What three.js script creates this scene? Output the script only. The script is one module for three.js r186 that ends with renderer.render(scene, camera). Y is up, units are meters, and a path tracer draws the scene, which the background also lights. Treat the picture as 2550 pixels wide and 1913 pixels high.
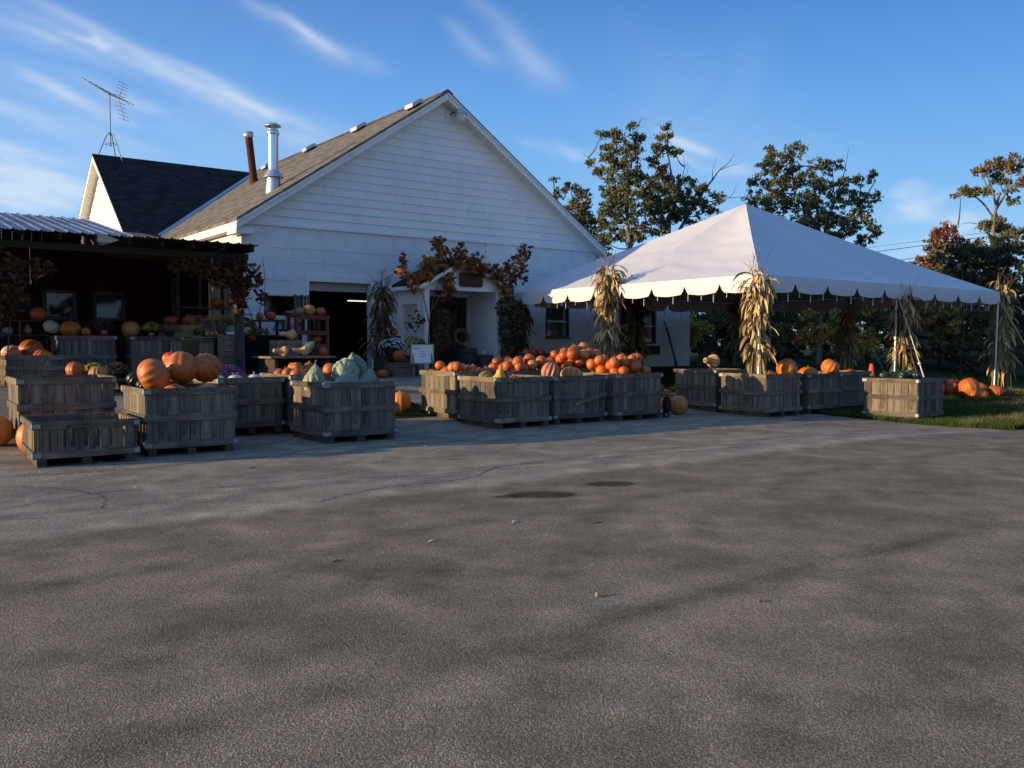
import * as THREE from 'three';
import { mergeGeometries, mergeVertices } from 'three/addons/utils/BufferGeometryUtils.js';
import { RectAreaLightUniformsLib } from 'three/addons/lights/RectAreaLightUniformsLib.js';

// ---------------------------------------------------------------- camera, sky, sun, exposure
// World: x runs along the shop front (to the right), z out from it towards the car park, y up; metres.
const scene = new THREE.Scene();
const camera = new THREE.PerspectiveCamera(46.99, 1024 / 768, 0.1, 900);
const PITCH = Math.atan(101.5 / 2200);
camera.position.set(-10.54, 1.38, 19.97);
camera.lookAt(-10.54 + 0.6 * Math.cos(PITCH), 1.38 - Math.sin(PITCH), 19.97 - 0.8 * Math.cos(PITCH));
const SUN_EL = 9.4 * Math.PI / 180;
const sunDir = new THREE.Vector3(-0.949 * Math.cos(SUN_EL), Math.sin(SUN_EL), -0.316 * Math.cos(SUN_EL)).normalize();
const SKY_GAIN = 0.74;
const sun = new THREE.DirectionalLight(new THREE.Color().setRGB(1.0, 0.75, 0.46), 5.0);
sun.position.copy(sunDir).multiplyScalar(90).add(new THREE.Vector3(2, 0, 4));
sun.target.position.set(2, 0, 4);
sun.castShadow = true; sun.shadow.radius = 1; sun.shadow.mapSize.set(4096, 4096);
Object.assign(sun.shadow.camera, { left: -45, right: 45, top: 40, bottom: -40, near: 1, far: 220 });
scene.add(sun, sun.target);
const renderer = new THREE.WebGLRenderer({ antialias: true });
renderer.setSize(1024, 768);
renderer.toneMapping = THREE.LinearToneMapping;
renderer.toneMappingExposure = 1.3;
renderer.shadowMap.enabled = true;
RectAreaLightUniformsLib.init();

// ---------------------------------------------------------------- random numbers and noise
function rng(seed) { let a = (seed * 2654435761) >>> 0; return () => { a = (a + 0x6d2b79f5) | 0; let t = Math.imul(a ^ (a >>> 15), 1 | a); t = (t + Math.imul(t ^ (t >>> 7), 61 | t)) ^ t; return ((t ^ (t >>> 14)) >>> 0) / 4294967296; }; }
const hash = (x, y, z) => { let h = Math.imul(x, 374761393) + Math.imul(y, 668265263) + Math.imul(z, 2147483647 - 1013); h = Math.imul(h ^ (h >>> 13), 1274126177); return ((h ^ (h >>> 16)) >>> 0) / 4294967296; };
const sm = (t) => t * t * (3 - 2 * t);
function vnoise(x, y, z = 0, px = 0, py = 0) {   // value noise, wraps with period px, py when given
  const xi = Math.floor(x), yi = Math.floor(y), zi = Math.floor(z), fx = sm(x - xi), fy = sm(y - yi), fz = sm(z - zi);
  const X = (i) => (px ? ((i % px) + px) % px : i), Y = (i) => (py ? ((i % py) + py) % py : i);
  const g = (i, j, k) => hash(X(xi + i), Y(yi + j), zi + k);
  const l = (a, b, t) => a + (b - a) * t;
  const a = l(l(g(0, 0, 0), g(1, 0, 0), fx), l(g(0, 1, 0), g(1, 1, 0), fx), fy);
  if (fz === 0) return a;
  return l(a, l(l(g(0, 0, 1), g(1, 0, 1), fx), l(g(0, 1, 1), g(1, 1, 1), fx), fy), fz);
}
function fbm(x, y, z = 0, oct = 4, px = 0, py = 0) { let s = 0, a = 0.5, n = 0; for (let o = 0; o < oct; o++) { s += a * vnoise(x, y, z + o * 7.31 * (z ? 1 : 0), px, py); n += a; x *= 2; y *= 2; z *= 2; px *= 2; py *= 2; a *= 0.5; } return s / n; }
const clamp = (v, a = 0, b = 1) => Math.min(b, Math.max(a, v));
const step = (a, b, v) => sm(clamp((v - a) / (b - a)));
const mix = (a, b, t) => a + (b - a) * t;

// ---------------------------------------------------------------- the sky: clear evening blue with thin cirrus
{
  const W = 2048, H = 1024, d = new Float32Array(W * H * 4);
  const stops = [[-90, [0.16, 0.17, 0.18]], [-2, [0.30, 0.40, 0.50]], [0, [0.52, 0.77, 0.97]], [4, [0.38, 0.68, 0.97]], [9, [0.235, 0.53, 0.93]], [15, [0.135, 0.385, 0.83]], [22, [0.064, 0.228, 0.61]], [45, [0.062, 0.205, 0.57]], [90, [0.058, 0.19, 0.53]]];
  // long cirrus streaks: start, end along the wind, sideways place at start and end, half width, strength
  const streaks = [[1.62, 3.15, -1.90, -1.56, 0.10, 0.46], [1.7, 3.0, -1.72, -1.62, 0.05, 0.30], [2.0, 3.0, -2.10, -1.95, 0.14, 0.22], [2.2, 2.95, -2.38, -2.46, 0.10, 0.34], [1.88, 2.42, -1.26, -1.16, 0.045, 0.30], [1.95, 2.25, -1.20, -1.20, 0.02, 0.3], [2.02, 2.72, -0.72, -0.66, 0.045, 0.20], [2.15, 2.5, -0.82, -0.80, 0.03, 0.13], [2.5, 3.4, -2.85, -3.05, 0.20, 0.60], [2.9, 3.6, -3.3, -3.35, 0.14, 0.62], [3.25, 3.95, -0.40, -0.12, 0.045, 0.40], [3.5, 3.95, -0.42, -0.22, 0.035, 0.36], [3.2, 3.6, -0.90, -0.70, 0.06, 0.30], [4.2, 5.1, 0.55, 0.75, 0.10, 0.42], [4.3, 4.8, 0.80, 0.62, 0.06, 0.40], [4.9, 6.4, 0.9, 1.1, 0.2, 0.4], [1.9, 2.03, -1.80, -1.74, 0.018, 0.45], [1.94, 2.05, -1.72, -1.78, 0.014, 0.35], [2.0, 2.6, -2.06, -2.2, 0.05, 0.2], [-3, -1, -1.2, -0.9, 0.2, 0.3], [-2.5, 0, 1.2, 1.5, 0.2, 0.3]];
  const cx = 0.804, cz = -0.595;                 // the cirrus streaks run this way
  for (let j = 0; j < H; j++) {
    const el = ((j + 0.5) / H - 0.5) * 180, sy = Math.sin(el * Math.PI / 180), cy = Math.cos(el * Math.PI / 180);
    let k = 0; while (k < stops.length - 2 && el > stops[k + 1][0]) k++;
    const t = clamp((el - stops[k][0]) / (stops[k + 1][0] - stops[k][0])), base = [0, 1, 2].map((c) => mix(stops[k][1][c], stops[k + 1][1][c], t));
    for (let i = 0; i < W; i++) {
      const az = ((i + 0.5) / W - 0.5) * 2 * Math.PI, x = Math.cos(az) * cy, z = Math.sin(az) * cy;
      const o = (j * W + i) * 4, ca = x * sunDir.x + sy * sunDir.y + z * sunDir.z;
      const glow = 0.16 * Math.pow(clamp(0.5 + 0.5 * ca), 2.2) + 0.5 * Math.pow(clamp(0.5 + 0.5 * ca), 14);
      let r = base[0] + glow * 0.95, g = base[1] + glow * 0.80, b = base[2] + glow * 0.55;
      if (el > -1) {
        const q = 1 / (Math.max(sy, 0) + 0.07), px_ = x * q, pz_ = z * q;
        let a = px_ * cx + pz_ * cz, c = -px_ * cz + pz_ * cx;
        const w1 = fbm(a * 0.5 + 20, c * 0.5 + 9, 0, 3) - 0.5, w2 = fbm(a * 0.9 + 3, c * 0.9 + 40, 0, 3) - 0.5;
        a += w1 * 0.9; c += w2 * 0.55;
        const fine = fbm(a * 1.8 + 77, c * 10 + 13, 0, 4), puff = fbm(a * 4 + 7, c * 7 + 21, 0, 4);
        let cl = 0.10 * step(0.45, 0.75, fbm(a * 0.35 + 51.7, c * 0.9 + 11.3, 0, 4)) * (0.4 + fine);
        for (const [a0, a1, c0, c1, w, k] of streaks) { const t = (a - w1 * 0.9 - a0) / (a1 - a0); if (t < -0.2 || t > 1.2) continue; const d = (c - w2 * 0.55 + (puff - 0.5) * w * 1.3 - mix(c0, c1, t)) / (w * (0.6 + 0.8 * t)); cl += k * Math.exp(-d * d) * step(-0.15, 0.2, t) * (1 - step(0.7, 1.18, t)) * (0.25 + 1.3 * step(0.25, 0.75, 0.6 * fine + 0.4 * puff)); }
        cl = clamp(cl, 0, 0.62) * step(-1, 2.5, el) * (1 - step(40, 75, el) * 0.5);
        r = mix(r, 0.80, cl); g = mix(g, 0.88, cl); b = mix(b, 0.98, cl);
      }
      d[o] = r * SKY_GAIN; d[o + 1] = g * SKY_GAIN; d[o + 2] = b * SKY_GAIN; d[o + 3] = 1;
    }
  }
  const sky = new THREE.DataTexture(d, W, H, THREE.RGBAFormat, THREE.FloatType);
  sky.mapping = THREE.EquirectangularReflectionMapping; sky.magFilter = THREE.LinearFilter; sky.needsUpdate = true;
  scene.background = sky; scene.environment = sky;
}

// ---------------------------------------------------------------- helpers: naming, things and parts
const taken = new Map(), origin = new Map();
function numbered(name) { const n = taken.get(name) ?? 0; taken.set(name, n + 1); return n ? name + '_' + String(n).padStart(3, '0') : name; }
function thing(name, label, category, [x, y, z] = [0, 0, 0], group = null, turn = 0) {
  const o = new THREE.Group(); o.name = numbered(name); o.position.set(x, y, z); o.rotation.y = turn;
  o.userData = { label, category }; if (group) o.userData.group = group;
  scene.add(o); return o;
}
function site(name, label, category, [x, y, z], group = null) { const o = thing(name, label, category, [x, y, z], group); origin.set(o, [x, y, z]); return o; }  // parts given in world metres
function part(name, geo, mat, parent, extra = null) {
  let p = parent; while (p && !origin.has(p)) p = p.parent;
  if (p && !geo.userData.moved) { const [x, y, z] = origin.get(p); geo.translate(-x, -y, -z); geo.userData.moved = true; }
  const m = new THREE.Mesh(geo, mat); m.name = name; m.castShadow = m.receiveShadow = true; if (extra) m.userData = extra;
  parent.add(m); return m;
}
function solo(name, label, category, geo, mat, group = null, kind = null) {
  const m = new THREE.Mesh(geo, mat); m.name = numbered(name); m.castShadow = m.receiveShadow = true;
  m.userData = { label, category }; if (group) m.userData.group = group; if (kind) m.userData.kind = kind;
  scene.add(m); return m;
}
function structure(name, geo, mat) { const m = new THREE.Mesh(geo, mat); m.name = numbered(name); m.castShadow = m.receiveShadow = true; m.userData = { kind: 'structure' }; scene.add(m); return m; }

// ---------------------------------------------------------------- helpers: geometry (uv in metres)
function box(x0, x1, y0, y1, z0, z1, grain = 'x', uo = 0, vo = 0) {
  const g = new THREE.BoxGeometry(x1 - x0, y1 - y0, z1 - z0); g.translate((x0 + x1) / 2, (y0 + y1) / 2, (z0 + z1) / 2);
  return uvBox(g, grain, uo, vo);
}
function pane(x0, x1, y0, y1, z0, z1) {                    // one sheet of window glass
  if (x1 - x0 < 0.02) return new THREE.PlaneGeometry(z1 - z0, y1 - y0).rotateY(-Math.PI / 2).translate((x0 + x1) / 2, (y0 + y1) / 2, (z0 + z1) / 2);
  return new THREE.PlaneGeometry(x1 - x0, y1 - y0).translate((x0 + x1) / 2, (y0 + y1) / 2, (z0 + z1) / 2);
}
function uvBox(g, grain = 'x', uo = 0, vo = 0) {
  const p = g.attributes.position, n = g.attributes.normal, uv = g.attributes.uv ?? new THREE.BufferAttribute(new Float32Array(p.count * 2), 2);
  const others = { x: ['y', 'z'], y: ['x', 'z'], z: ['x', 'y'] }[grain], get = (a, i, b) => a['get' + b.toUpperCase()](i);
  for (let i = 0; i < p.count; i++) {
    const along = get(p, i, grain), na = Math.abs(get(n, i, others[0])), nb = Math.abs(get(n, i, others[1]));
    if (Math.abs(get(n, i, grain)) > 0.8) uv.setXY(i, get(p, i, others[0]) + uo, get(p, i, others[1]) + vo);
    else uv.setXY(i, along + uo, (na > nb ? get(p, i, others[1]) : get(p, i, others[0])) + vo);
  }
  g.setAttribute('uv', uv); return g;
}
function extrude(points, depth, z0 = 0, holes = []) {    // outline in x, y; thickness from z0 - depth to z0
  const s = new THREE.Shape(points.map(([x, y]) => new THREE.Vector2(x, y)));
  for (const h of holes) s.holes.push(new THREE.Path(h.map(([x, y]) => new THREE.Vector2(x, y))));
  const g = new THREE.ExtrudeGeometry(s, { depth, bevelEnabled: false }); g.translate(0, 0, z0 - depth); return g;
}
const rect = (x0, x1, y0, y1) => [[x0, y0], [x0, y1], [x1, y1], [x1, y0]];
const V = (x, y, z) => new THREE.Vector3(x, y, z);
function tube(points, r0, r1 = r0, sides = 6, seg = 0) {
  const pts = points.map((p) => (p.isVector3 ? p : V(...p))), c = new THREE.CatmullRomCurve3(pts), n = seg || Math.max(2, (pts.length - 1) * 3);
  const g = new THREE.TubeGeometry(c, n, 1, sides, false), p = g.attributes.position;
  for (let i = 0; i <= n; i++) { const t = i / n, q = c.getPointAt(t), r = r0 + (r1 - r0) * t; for (let j = 0; j <= sides; j++) { const k = i * (sides + 1) + j; p.setXYZ(k, q.x + (p.getX(k) - q.x) * r, q.y + (p.getY(k) - q.y) * r, q.z + (p.getZ(k) - q.z) * r); } }
  return g;
}
function beam(a, b, w, h, up = V(0, 1, 0)) {             // a straight bar of section w x h from a to b, uv along it
  const A = a.isVector3 ? a : V(...a), B = b.isVector3 ? b : V(...b), L = A.distanceTo(B);
  const g = uvBox(new THREE.BoxGeometry(w, h, L), 'z'); const m = new THREE.Matrix4().lookAt(A, B, up); g.applyMatrix4(m); g.translate((A.x + B.x) / 2, (A.y + B.y) / 2, (A.z + B.z) / 2); return g;
}
function prism(pts, off) {                                // a flat polygon (3D points, counter-clockwise seen from outside) given a thickness vector
  const P = pts.map((p) => (p.isVector3 ? p : V(...p))), O = V(...off), n = P.length, pos = [], uv = [], idx = [];
  const nor = P[1].clone().sub(P[0]).cross(P[2].clone().sub(P[0])).normalize(), e = P[1].clone().sub(P[0]).normalize(), f = nor.clone().cross(e);
  const push = (q, u, v) => { pos.push(q.x, q.y, q.z); uv.push(u, v); return pos.length / 3 - 1; };
  for (const [s, flip] of [[0, false], [1, true]]) { const k = P.map((p) => push(s ? p.clone().add(O) : p, p.dot(e), p.dot(f))); for (let i = 1; i < n - 1; i++) idx.push(...(flip ? [k[0], k[i + 1], k[i]] : [k[0], k[i], k[i + 1]])); }
  for (let i = 0; i < n; i++) { const a = P[i], b = P[(i + 1) % n], L = a.distanceTo(b), H = O.length(); const k = [push(a, 0, 0), push(a.clone().add(O), 0, H), push(b.clone().add(O), L, H), push(b, L, 0)]; idx.push(k[0], k[1], k[2], k[0], k[2], k[3]); }
  const g = new THREE.BufferGeometry(); g.setAttribute('position', new THREE.Float32BufferAttribute(pos, 3)); g.setAttribute('uv', new THREE.Float32BufferAttribute(uv, 2)); g.setIndex(idx); const out = g.toNonIndexed(); out.computeVertexNormals(); return out;
}
function merge(list) { const plain = list.map((g) => { const h = g.index ? g.toNonIndexed() : g; return h; }); const keys = plain.every((g) => g.attributes.color); for (const g of plain) for (const k of Object.keys(g.attributes)) if (!['position', 'normal', 'uv'].includes(k) && !(k === 'color' && keys)) g.deleteAttribute(k); return mergeGeometries(plain, false); }
function lathe(profile, seg = 20) { return new THREE.LatheGeometry(profile.map(([r, y]) => new THREE.Vector2(r, y)), seg); }
class Soup {                                              // many small faces in one mesh with colours
  constructor() { this.p = []; this.c = []; this.i = []; this.u = []; }
  v(x, y, z, c) { this.p.push(x, y, z); this.c.push(c[0], c[1], c[2]); this.u.push(x * 0.7 + z * 0.7, y); return this.p.length / 3 - 1; }
  tri(a, b, c) { this.i.push(a, b, c); }
  geo() { const g = new THREE.BufferGeometry(); g.setAttribute('position', new THREE.Float32BufferAttribute(this.p, 3)); g.setAttribute('color', new THREE.Float32BufferAttribute(this.c, 3)); g.setAttribute('uv', new THREE.Float32BufferAttribute(this.u, 2)); g.setIndex(this.i); g.computeVertexNormals(); return g; }
}
const tint = (c, r, amt = 0.25) => { const k = 1 + (r() - 0.5) * 2 * amt, w = (r() - 0.5) * amt * 0.6; return [c[0] * k * (1 + w), c[1] * k, c[2] * k * (1 - w)]; };

// ---------------------------------------------------------------- textures
function texture(size, fn, srgb = true, rep = 1) {          // fn(u, v) -> grey or [r, g, b], 0..1
  const d = new Uint8Array(size * size * 4);
  for (let j = 0; j < size; j++) for (let i = 0; i < size; i++) { const c = fn(i / size, j / size), o = (j * size + i) * 4; if (typeof c === 'number') d[o] = d[o + 1] = d[o + 2] = clamp(c) * 255; else { d[o] = clamp(c[0]) * 255; d[o + 1] = clamp(c[1]) * 255; d[o + 2] = clamp(c[2]) * 255; } d[o + 3] = 255; }
  const t = new THREE.DataTexture(d, size, size); t.wrapS = t.wrapT = THREE.RepeatWrapping; t.magFilter = THREE.LinearFilter; t.minFilter = THREE.LinearMipmapLinearFilter; t.generateMipmaps = true;
  if (srgb) t.colorSpace = THREE.SRGBColorSpace; t.repeat.set(rep, rep); t.needsUpdate = true; return t;
}
const T = {};
{ // weathered wood: grain along u, one metre to the tile
  const r = rng(5), knots = []; for (let k = 0; k < 10; k++) knots.push([r(), r(), 0.008 + r() * 0.014]);
  const grain = (u, v) => {
    let w = v; for (const [a, b, s] of knots) { let du = Math.abs(u - a), dv = v - b; du = Math.min(du, 1 - du); if (dv > 0.5) dv -= 1; if (dv < -0.5) dv += 1; w += 0.012 * Math.sign(dv) * Math.exp(-(du * du) / (s * s * 18) - (dv * dv) / (s * s * 5)); }
    const a = fbm(u * 3, w * 64, 0, 3, 3, 64), b = fbm(u * 6, w * 160, 0, 2, 6, 160), c = fbm(u * 4, w * 7, 0, 3, 4, 7);
    let g = 0.34 * a + 0.2 * b + 0.5 * c; for (const [x, y, s] of knots) { let du = Math.abs(u - x), dv = Math.abs(v - y); du = Math.min(du, 1 - du); dv = Math.min(dv, 1 - dv); g -= 0.42 * Math.exp(-(du * du + dv * dv * 1.6) / (s * s)); }
    return g;
  };
  const S = 1024, field = new Float32Array(S * S); for (let j = 0; j < S; j++) for (let i = 0; i < S; i++) field[j * S + i] = grain(i / S, j / S);
  const at = (u, v) => field[Math.min(S - 1, Math.floor(v * S)) * S + Math.min(S - 1, Math.floor(u * S))];
  T.wood = texture(S, (u, v) => { const g = at(u, v), st = step(0.55, 0.75, fbm(u * 5 + 3, v * 9, 0, 4, 5, 9)); const k = 0.42 + 0.78 * g; return [k * mix(1, 0.93, st), k * mix(0.985, 0.93, st), k * mix(0.955, 0.96, st)]; });
  T.woodBump = texture(S, (u, v) => at(u, v), false);
}
{ // asphalt: crushed stone in a dark binder, 2.4 m to the tile
  const S = 2048, h = new Float32Array(S * S), tone = new Float32Array(S * S), r = rng(11), L = 2.4, ppm = S / L;
  for (let k = 0; k < 190000; k++) {
    const cx = r() * S, cy = r() * S, rad = (0.0014 + Math.pow(r(), 3) * 0.0042) * ppm, top = 0.35 + r() * 0.65, tn = 0.55 + r() * 0.9, e = 0.7 + r() * 0.6, an = r() * 3.14, ca = Math.cos(an), sa = Math.sin(an), R = Math.ceil(rad * 1.5);
    for (let y = -R; y <= R; y++) for (let x = -R; x <= R; x++) { const a = (x * ca + y * sa) / e, b = (-x * sa + y * ca) * e, q = (a * a + b * b) / (rad * rad); if (q < 1) { const i = ((Math.floor(cy) + y + S) % S) * S + ((Math.floor(cx) + x + S) % S), v = top * Math.min(1, (1 - q) * 2.2); if (v > h[i]) { h[i] = v; tone[i] = tn; } } }
  }
  const f = (u, v) => Math.min(S * S - 1, Math.floor(v * S) * S + Math.floor(u * S));
  T.asphalt = texture(S, (u, v) => { const i = f(u, v), n = fbm(u * 9, v * 9, 0, 4, 9, 9), k = (h[i] > 0.12 ? 0.60 + 0.17 * (tone[i] - 0.55) : 0.50) * (0.8 + 0.4 * n); return [k * 1.0, k * 0.975, k * 0.94]; });
  T.asphaltBump = texture(S, (u, v) => 0.75 * h[f(u, v)] + 0.25 * fbm(u * 30, v * 30, 0, 3, 30, 30), false);
  for (const t of [T.asphalt, T.asphaltBump]) t.repeat.set(1 / L, 1 / L);
}
// asphalt shingles: courses along v, 2 m to the tile
{
  const course = (v) => { const c = v * 14; return [Math.floor(c), c - Math.floor(c)]; };
  const tab = (u, v) => { const [k, fv] = course(v), x = u * 7 + (k % 2) * 0.5 + 0.2 * hash(k, 3, 1), i = Math.floor(x); return [hash(((i % 7) + 7) % 7, k, 9), fv, x - i]; };
  T.shingle = texture(512, (u, v) => { const [a, fv, fu] = tab(u, v), n = fbm(u * 60, v * 60, 0, 3, 60, 60); const k = (0.62 + 0.26 * a + 0.3 * (n - 0.5)); return [k, k * 0.98, k * 0.95]; }, true, 0.5);
  T.shingleBump = texture(512, (u, v) => { const [a, fv, fu] = tab(u, v); return 0.2 + 0.6 * (1 - fv) - (fu < 0.03 ? 0.25 : 0) + 0.2 * fbm(u * 70, v * 70, 0, 2, 70, 70); }, false, 0.5);
}
// painted block wall: 0.8 m tile (two blocks wide, four courses high), rough paint
T.blockBump = texture(512, (u, v) => { const k = Math.floor(v * 4), fv = v * 4 - k, x = u * 2 + (k % 2) * 0.5, fu = x - Math.floor(x), j = Math.min(fv, 1 - fv) * 0.2, i = Math.min(fu, 1 - fu) * 0.4, d = Math.min(j, i); return 0.45 + 0.3 * step(0.0, 0.008, d) + 0.3 * (fbm(u * 24, v * 24, 0, 4, 24, 24) - 0.5); }, false, 1 / 0.8);
T.paint = texture(512, (u, v) => { const n = fbm(u * 6, v * 6, 0, 5, 6, 6), s = fbm(u * 40, v * 5, 0, 3, 40, 5); const k = 0.95 + 0.07 * (n - 0.5) - 0.025 * step(0.62, 0.8, s); return [k, k * 0.995, k * 0.98]; }, true, 0.5);
T.grit = texture(512, (u, v) => fbm(u * 40, v * 40, 0, 4, 40, 40), false, 1);
T.mottle = texture(512, (u, v) => { const n = fbm(u * 8, v * 8, 0, 5, 8, 8); return [0.82 + 0.34 * (n - 0.5), 0.82 + 0.38 * (n - 0.5), 0.82 + 0.42 * (n - 0.5)]; }, true, 0.5);
T.turf = texture(1024, (u, v) => { const n = fbm(u * 12, v * 12, 0, 4, 12, 12), m = fbm(u * 90, v * 90, 0, 2, 90, 90), s = step(0.58, 0.74, fbm(u * 5 + 2, v * 5, 0, 4, 5, 5)); const k = 0.6 + 0.6 * (m - 0.5) + 0.4 * (n - 0.5); return [k * mix(0.55, 0.95, s), k * mix(0.78, 0.85, s), k * mix(0.32, 0.5, s)]; }, true, 0.25);
T.turfBump = texture(512, (u, v) => fbm(u * 60, v * 60, 0, 3, 60, 60), false, 0.7);

// ---------------------------------------------------------------- materials
const rgb = (r, g, b) => new THREE.Color().setRGB(r, g, b);
const mat = (c, rough = 0.9, o = {}) => new THREE.MeshPhysicalMaterial({ color: rgb(...c), roughness: rough, specularIntensity: rough >= 0.85 ? 0.3 : 1, side: THREE.DoubleSide, ...o });
const M = {};
M.woods = [[0.27, 0.225, 0.165], [0.235, 0.205, 0.16], [0.32, 0.265, 0.19], [0.205, 0.185, 0.155], [0.265, 0.23, 0.18], [0.17, 0.148, 0.12], [0.29, 0.245, 0.185]].map((c) => mat(c, 0.92, { map: T.wood, bumpMap: T.woodBump, bumpScale: 0.003 }));
M.skid = mat([0.22, 0.175, 0.125], 0.92, { map: T.wood, bumpMap: T.woodBump, bumpScale: 0.003 });
M.darkWood = mat([0.11, 0.085, 0.065], 0.9, { map: T.wood, bumpMap: T.woodBump, bumpScale: 0.003 });
M.greyWood = mat([0.135, 0.13, 0.125], 0.9, { map: T.wood, bumpMap: T.woodBump, bumpScale: 0.003 });
M.crate = mat([0.40, 0.32, 0.22], 0.9, { map: T.wood, bumpMap: T.woodBump, bumpScale: 0.002 });
M.redPaint = mat([0.24, 0.045, 0.035], 0.7, { map: T.wood, bumpMap: T.woodBump, bumpScale: 0.002 });
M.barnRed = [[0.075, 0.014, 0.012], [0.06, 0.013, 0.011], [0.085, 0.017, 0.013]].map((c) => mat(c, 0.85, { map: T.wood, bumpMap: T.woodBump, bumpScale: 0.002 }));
M.galv = mat([0.56, 0.58, 0.60], 0.42, { metalness: 0.75, roughnessMap: null });
M.bracket = mat([0.30, 0.32, 0.34], 0.6, { metalness: 0.4 });
M.steel = mat([0.70, 0.70, 0.72], 0.2, { metalness: 1 });
M.darkMetal = mat([0.05, 0.05, 0.055], 0.5, { metalness: 0.6 });
M.aerial = mat([0.16, 0.16, 0.18], 0.5, { metalness: 0.7 });
M.white = mat([0.90, 0.89, 0.86], 0.6, { map: T.paint });
M.siding = mat([0.87, 0.885, 0.88], 0.62, { map: T.paint, bumpMap: T.grit, bumpScale: 0.0008 });
M.block = mat([0.85, 0.875, 0.88], 0.8, { map: T.paint, bumpMap: T.blockBump, bumpScale: 0.008 });
M.roof = mat([0.29, 0.275, 0.245], 0.95, { map: T.shingle, bumpMap: T.shingleBump, bumpScale: 0.006 });
M.roofDark = mat([0.052, 0.052, 0.055], 0.95, { map: T.shingle, bumpMap: T.shingleBump, bumpScale: 0.006 });
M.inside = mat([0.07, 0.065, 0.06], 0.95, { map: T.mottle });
M.concrete = mat([0.30, 0.29, 0.275], 0.9, { map: T.mottle, bumpMap: T.grit, bumpScale: 0.002 });
M.glass = new THREE.MeshPhysicalMaterial({ color: rgb(0.9, 0.93, 0.92), transmission: 1, thickness: 0, roughness: 0.03, ior: 1.5, side: THREE.DoubleSide });
M.black = mat([0.012, 0.012, 0.014], 0.9);
M.cloth = mat([0.64, 0.635, 0.62], 0.55, { bumpMap: T.grit, bumpScale: 0.0006 });
M.rope = mat([0.62, 0.57, 0.46], 0.95);
M.straw = mat([0.50, 0.37, 0.15], 0.95);
M.bark = mat([0.13, 0.105, 0.08], 0.95, { map: T.mottle, bumpMap: T.grit, bumpScale: 0.02 });
M.barkPale = mat([0.27, 0.235, 0.19], 0.95, { map: T.mottle, bumpMap: T.grit, bumpScale: 0.02 });
M.twig = mat([0.10, 0.075, 0.06], 0.95);
M.leaf = mat([1, 1, 1], 0.8, { vertexColors: true });
M.dryLeaf = mat([1, 1, 1], 0.85, { vertexColors: true });
M.petal = mat([1, 1, 1], 0.8, { vertexColors: true });

// ---------------------------------------------------------------- terrain
function ground(x, z) {          // the lot rises towards the shop and dips a little in front of the lawn
  let h = 0.6 * step(8.2, 1.4, z) ;
  h -= 0.15 * Math.exp(-((x - 6.2) ** 2) / 9 - ((z - 11.6) ** 2) / 9);
  h -= 0.05 * step(8, 12.5, x) * step(4, 8.5, z) * (1 - step(12, 16, z));
  h += 0.012 * (fbm(x * 0.35 + 90, z * 0.35 + 90, 0, 2) - 0.5);
  return h;
}
function sheet(xs, zs, lift, colour) {
  const nx = xs.length, nz = zs.length, pos = new Float32Array(nx * nz * 3), uv = new Float32Array(nx * nz * 2), col = colour ? new Float32Array(nx * nz * 3) : null, idx = [];
  for (let j = 0; j < nz; j++) for (let i = 0; i < nx; i++) {
    const k = j * nx + i, x = xs[i], z = zs[j]; pos.set([x, ground(x, z) + lift, z], k * 3); uv.set([x, z], k * 2); if (col) col.set(colour(x, z), k * 3);
    if (i && j) { const a = k - nx - 1, b = k - nx, c = k - 1; idx.push(a, c, b, b, c, k); }
  }
  const g = new THREE.BufferGeometry(); g.setAttribute('position', new THREE.BufferAttribute(pos, 3)); g.setAttribute('uv', new THREE.BufferAttribute(uv, 2)); if (col) g.setAttribute('color', new THREE.BufferAttribute(col, 3)); g.setIndex(idx); g.computeVertexNormals(); return g;
}
function ticks(list) { const out = [list[0][0]]; for (const [to, d] of list.slice(1)) { const from = out[out.length - 1], n = Math.max(1, Math.round((to - from) / d)); for (let i = 1; i <= n; i++) out.push(from + (to - from) * i / n); } return out; }
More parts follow.
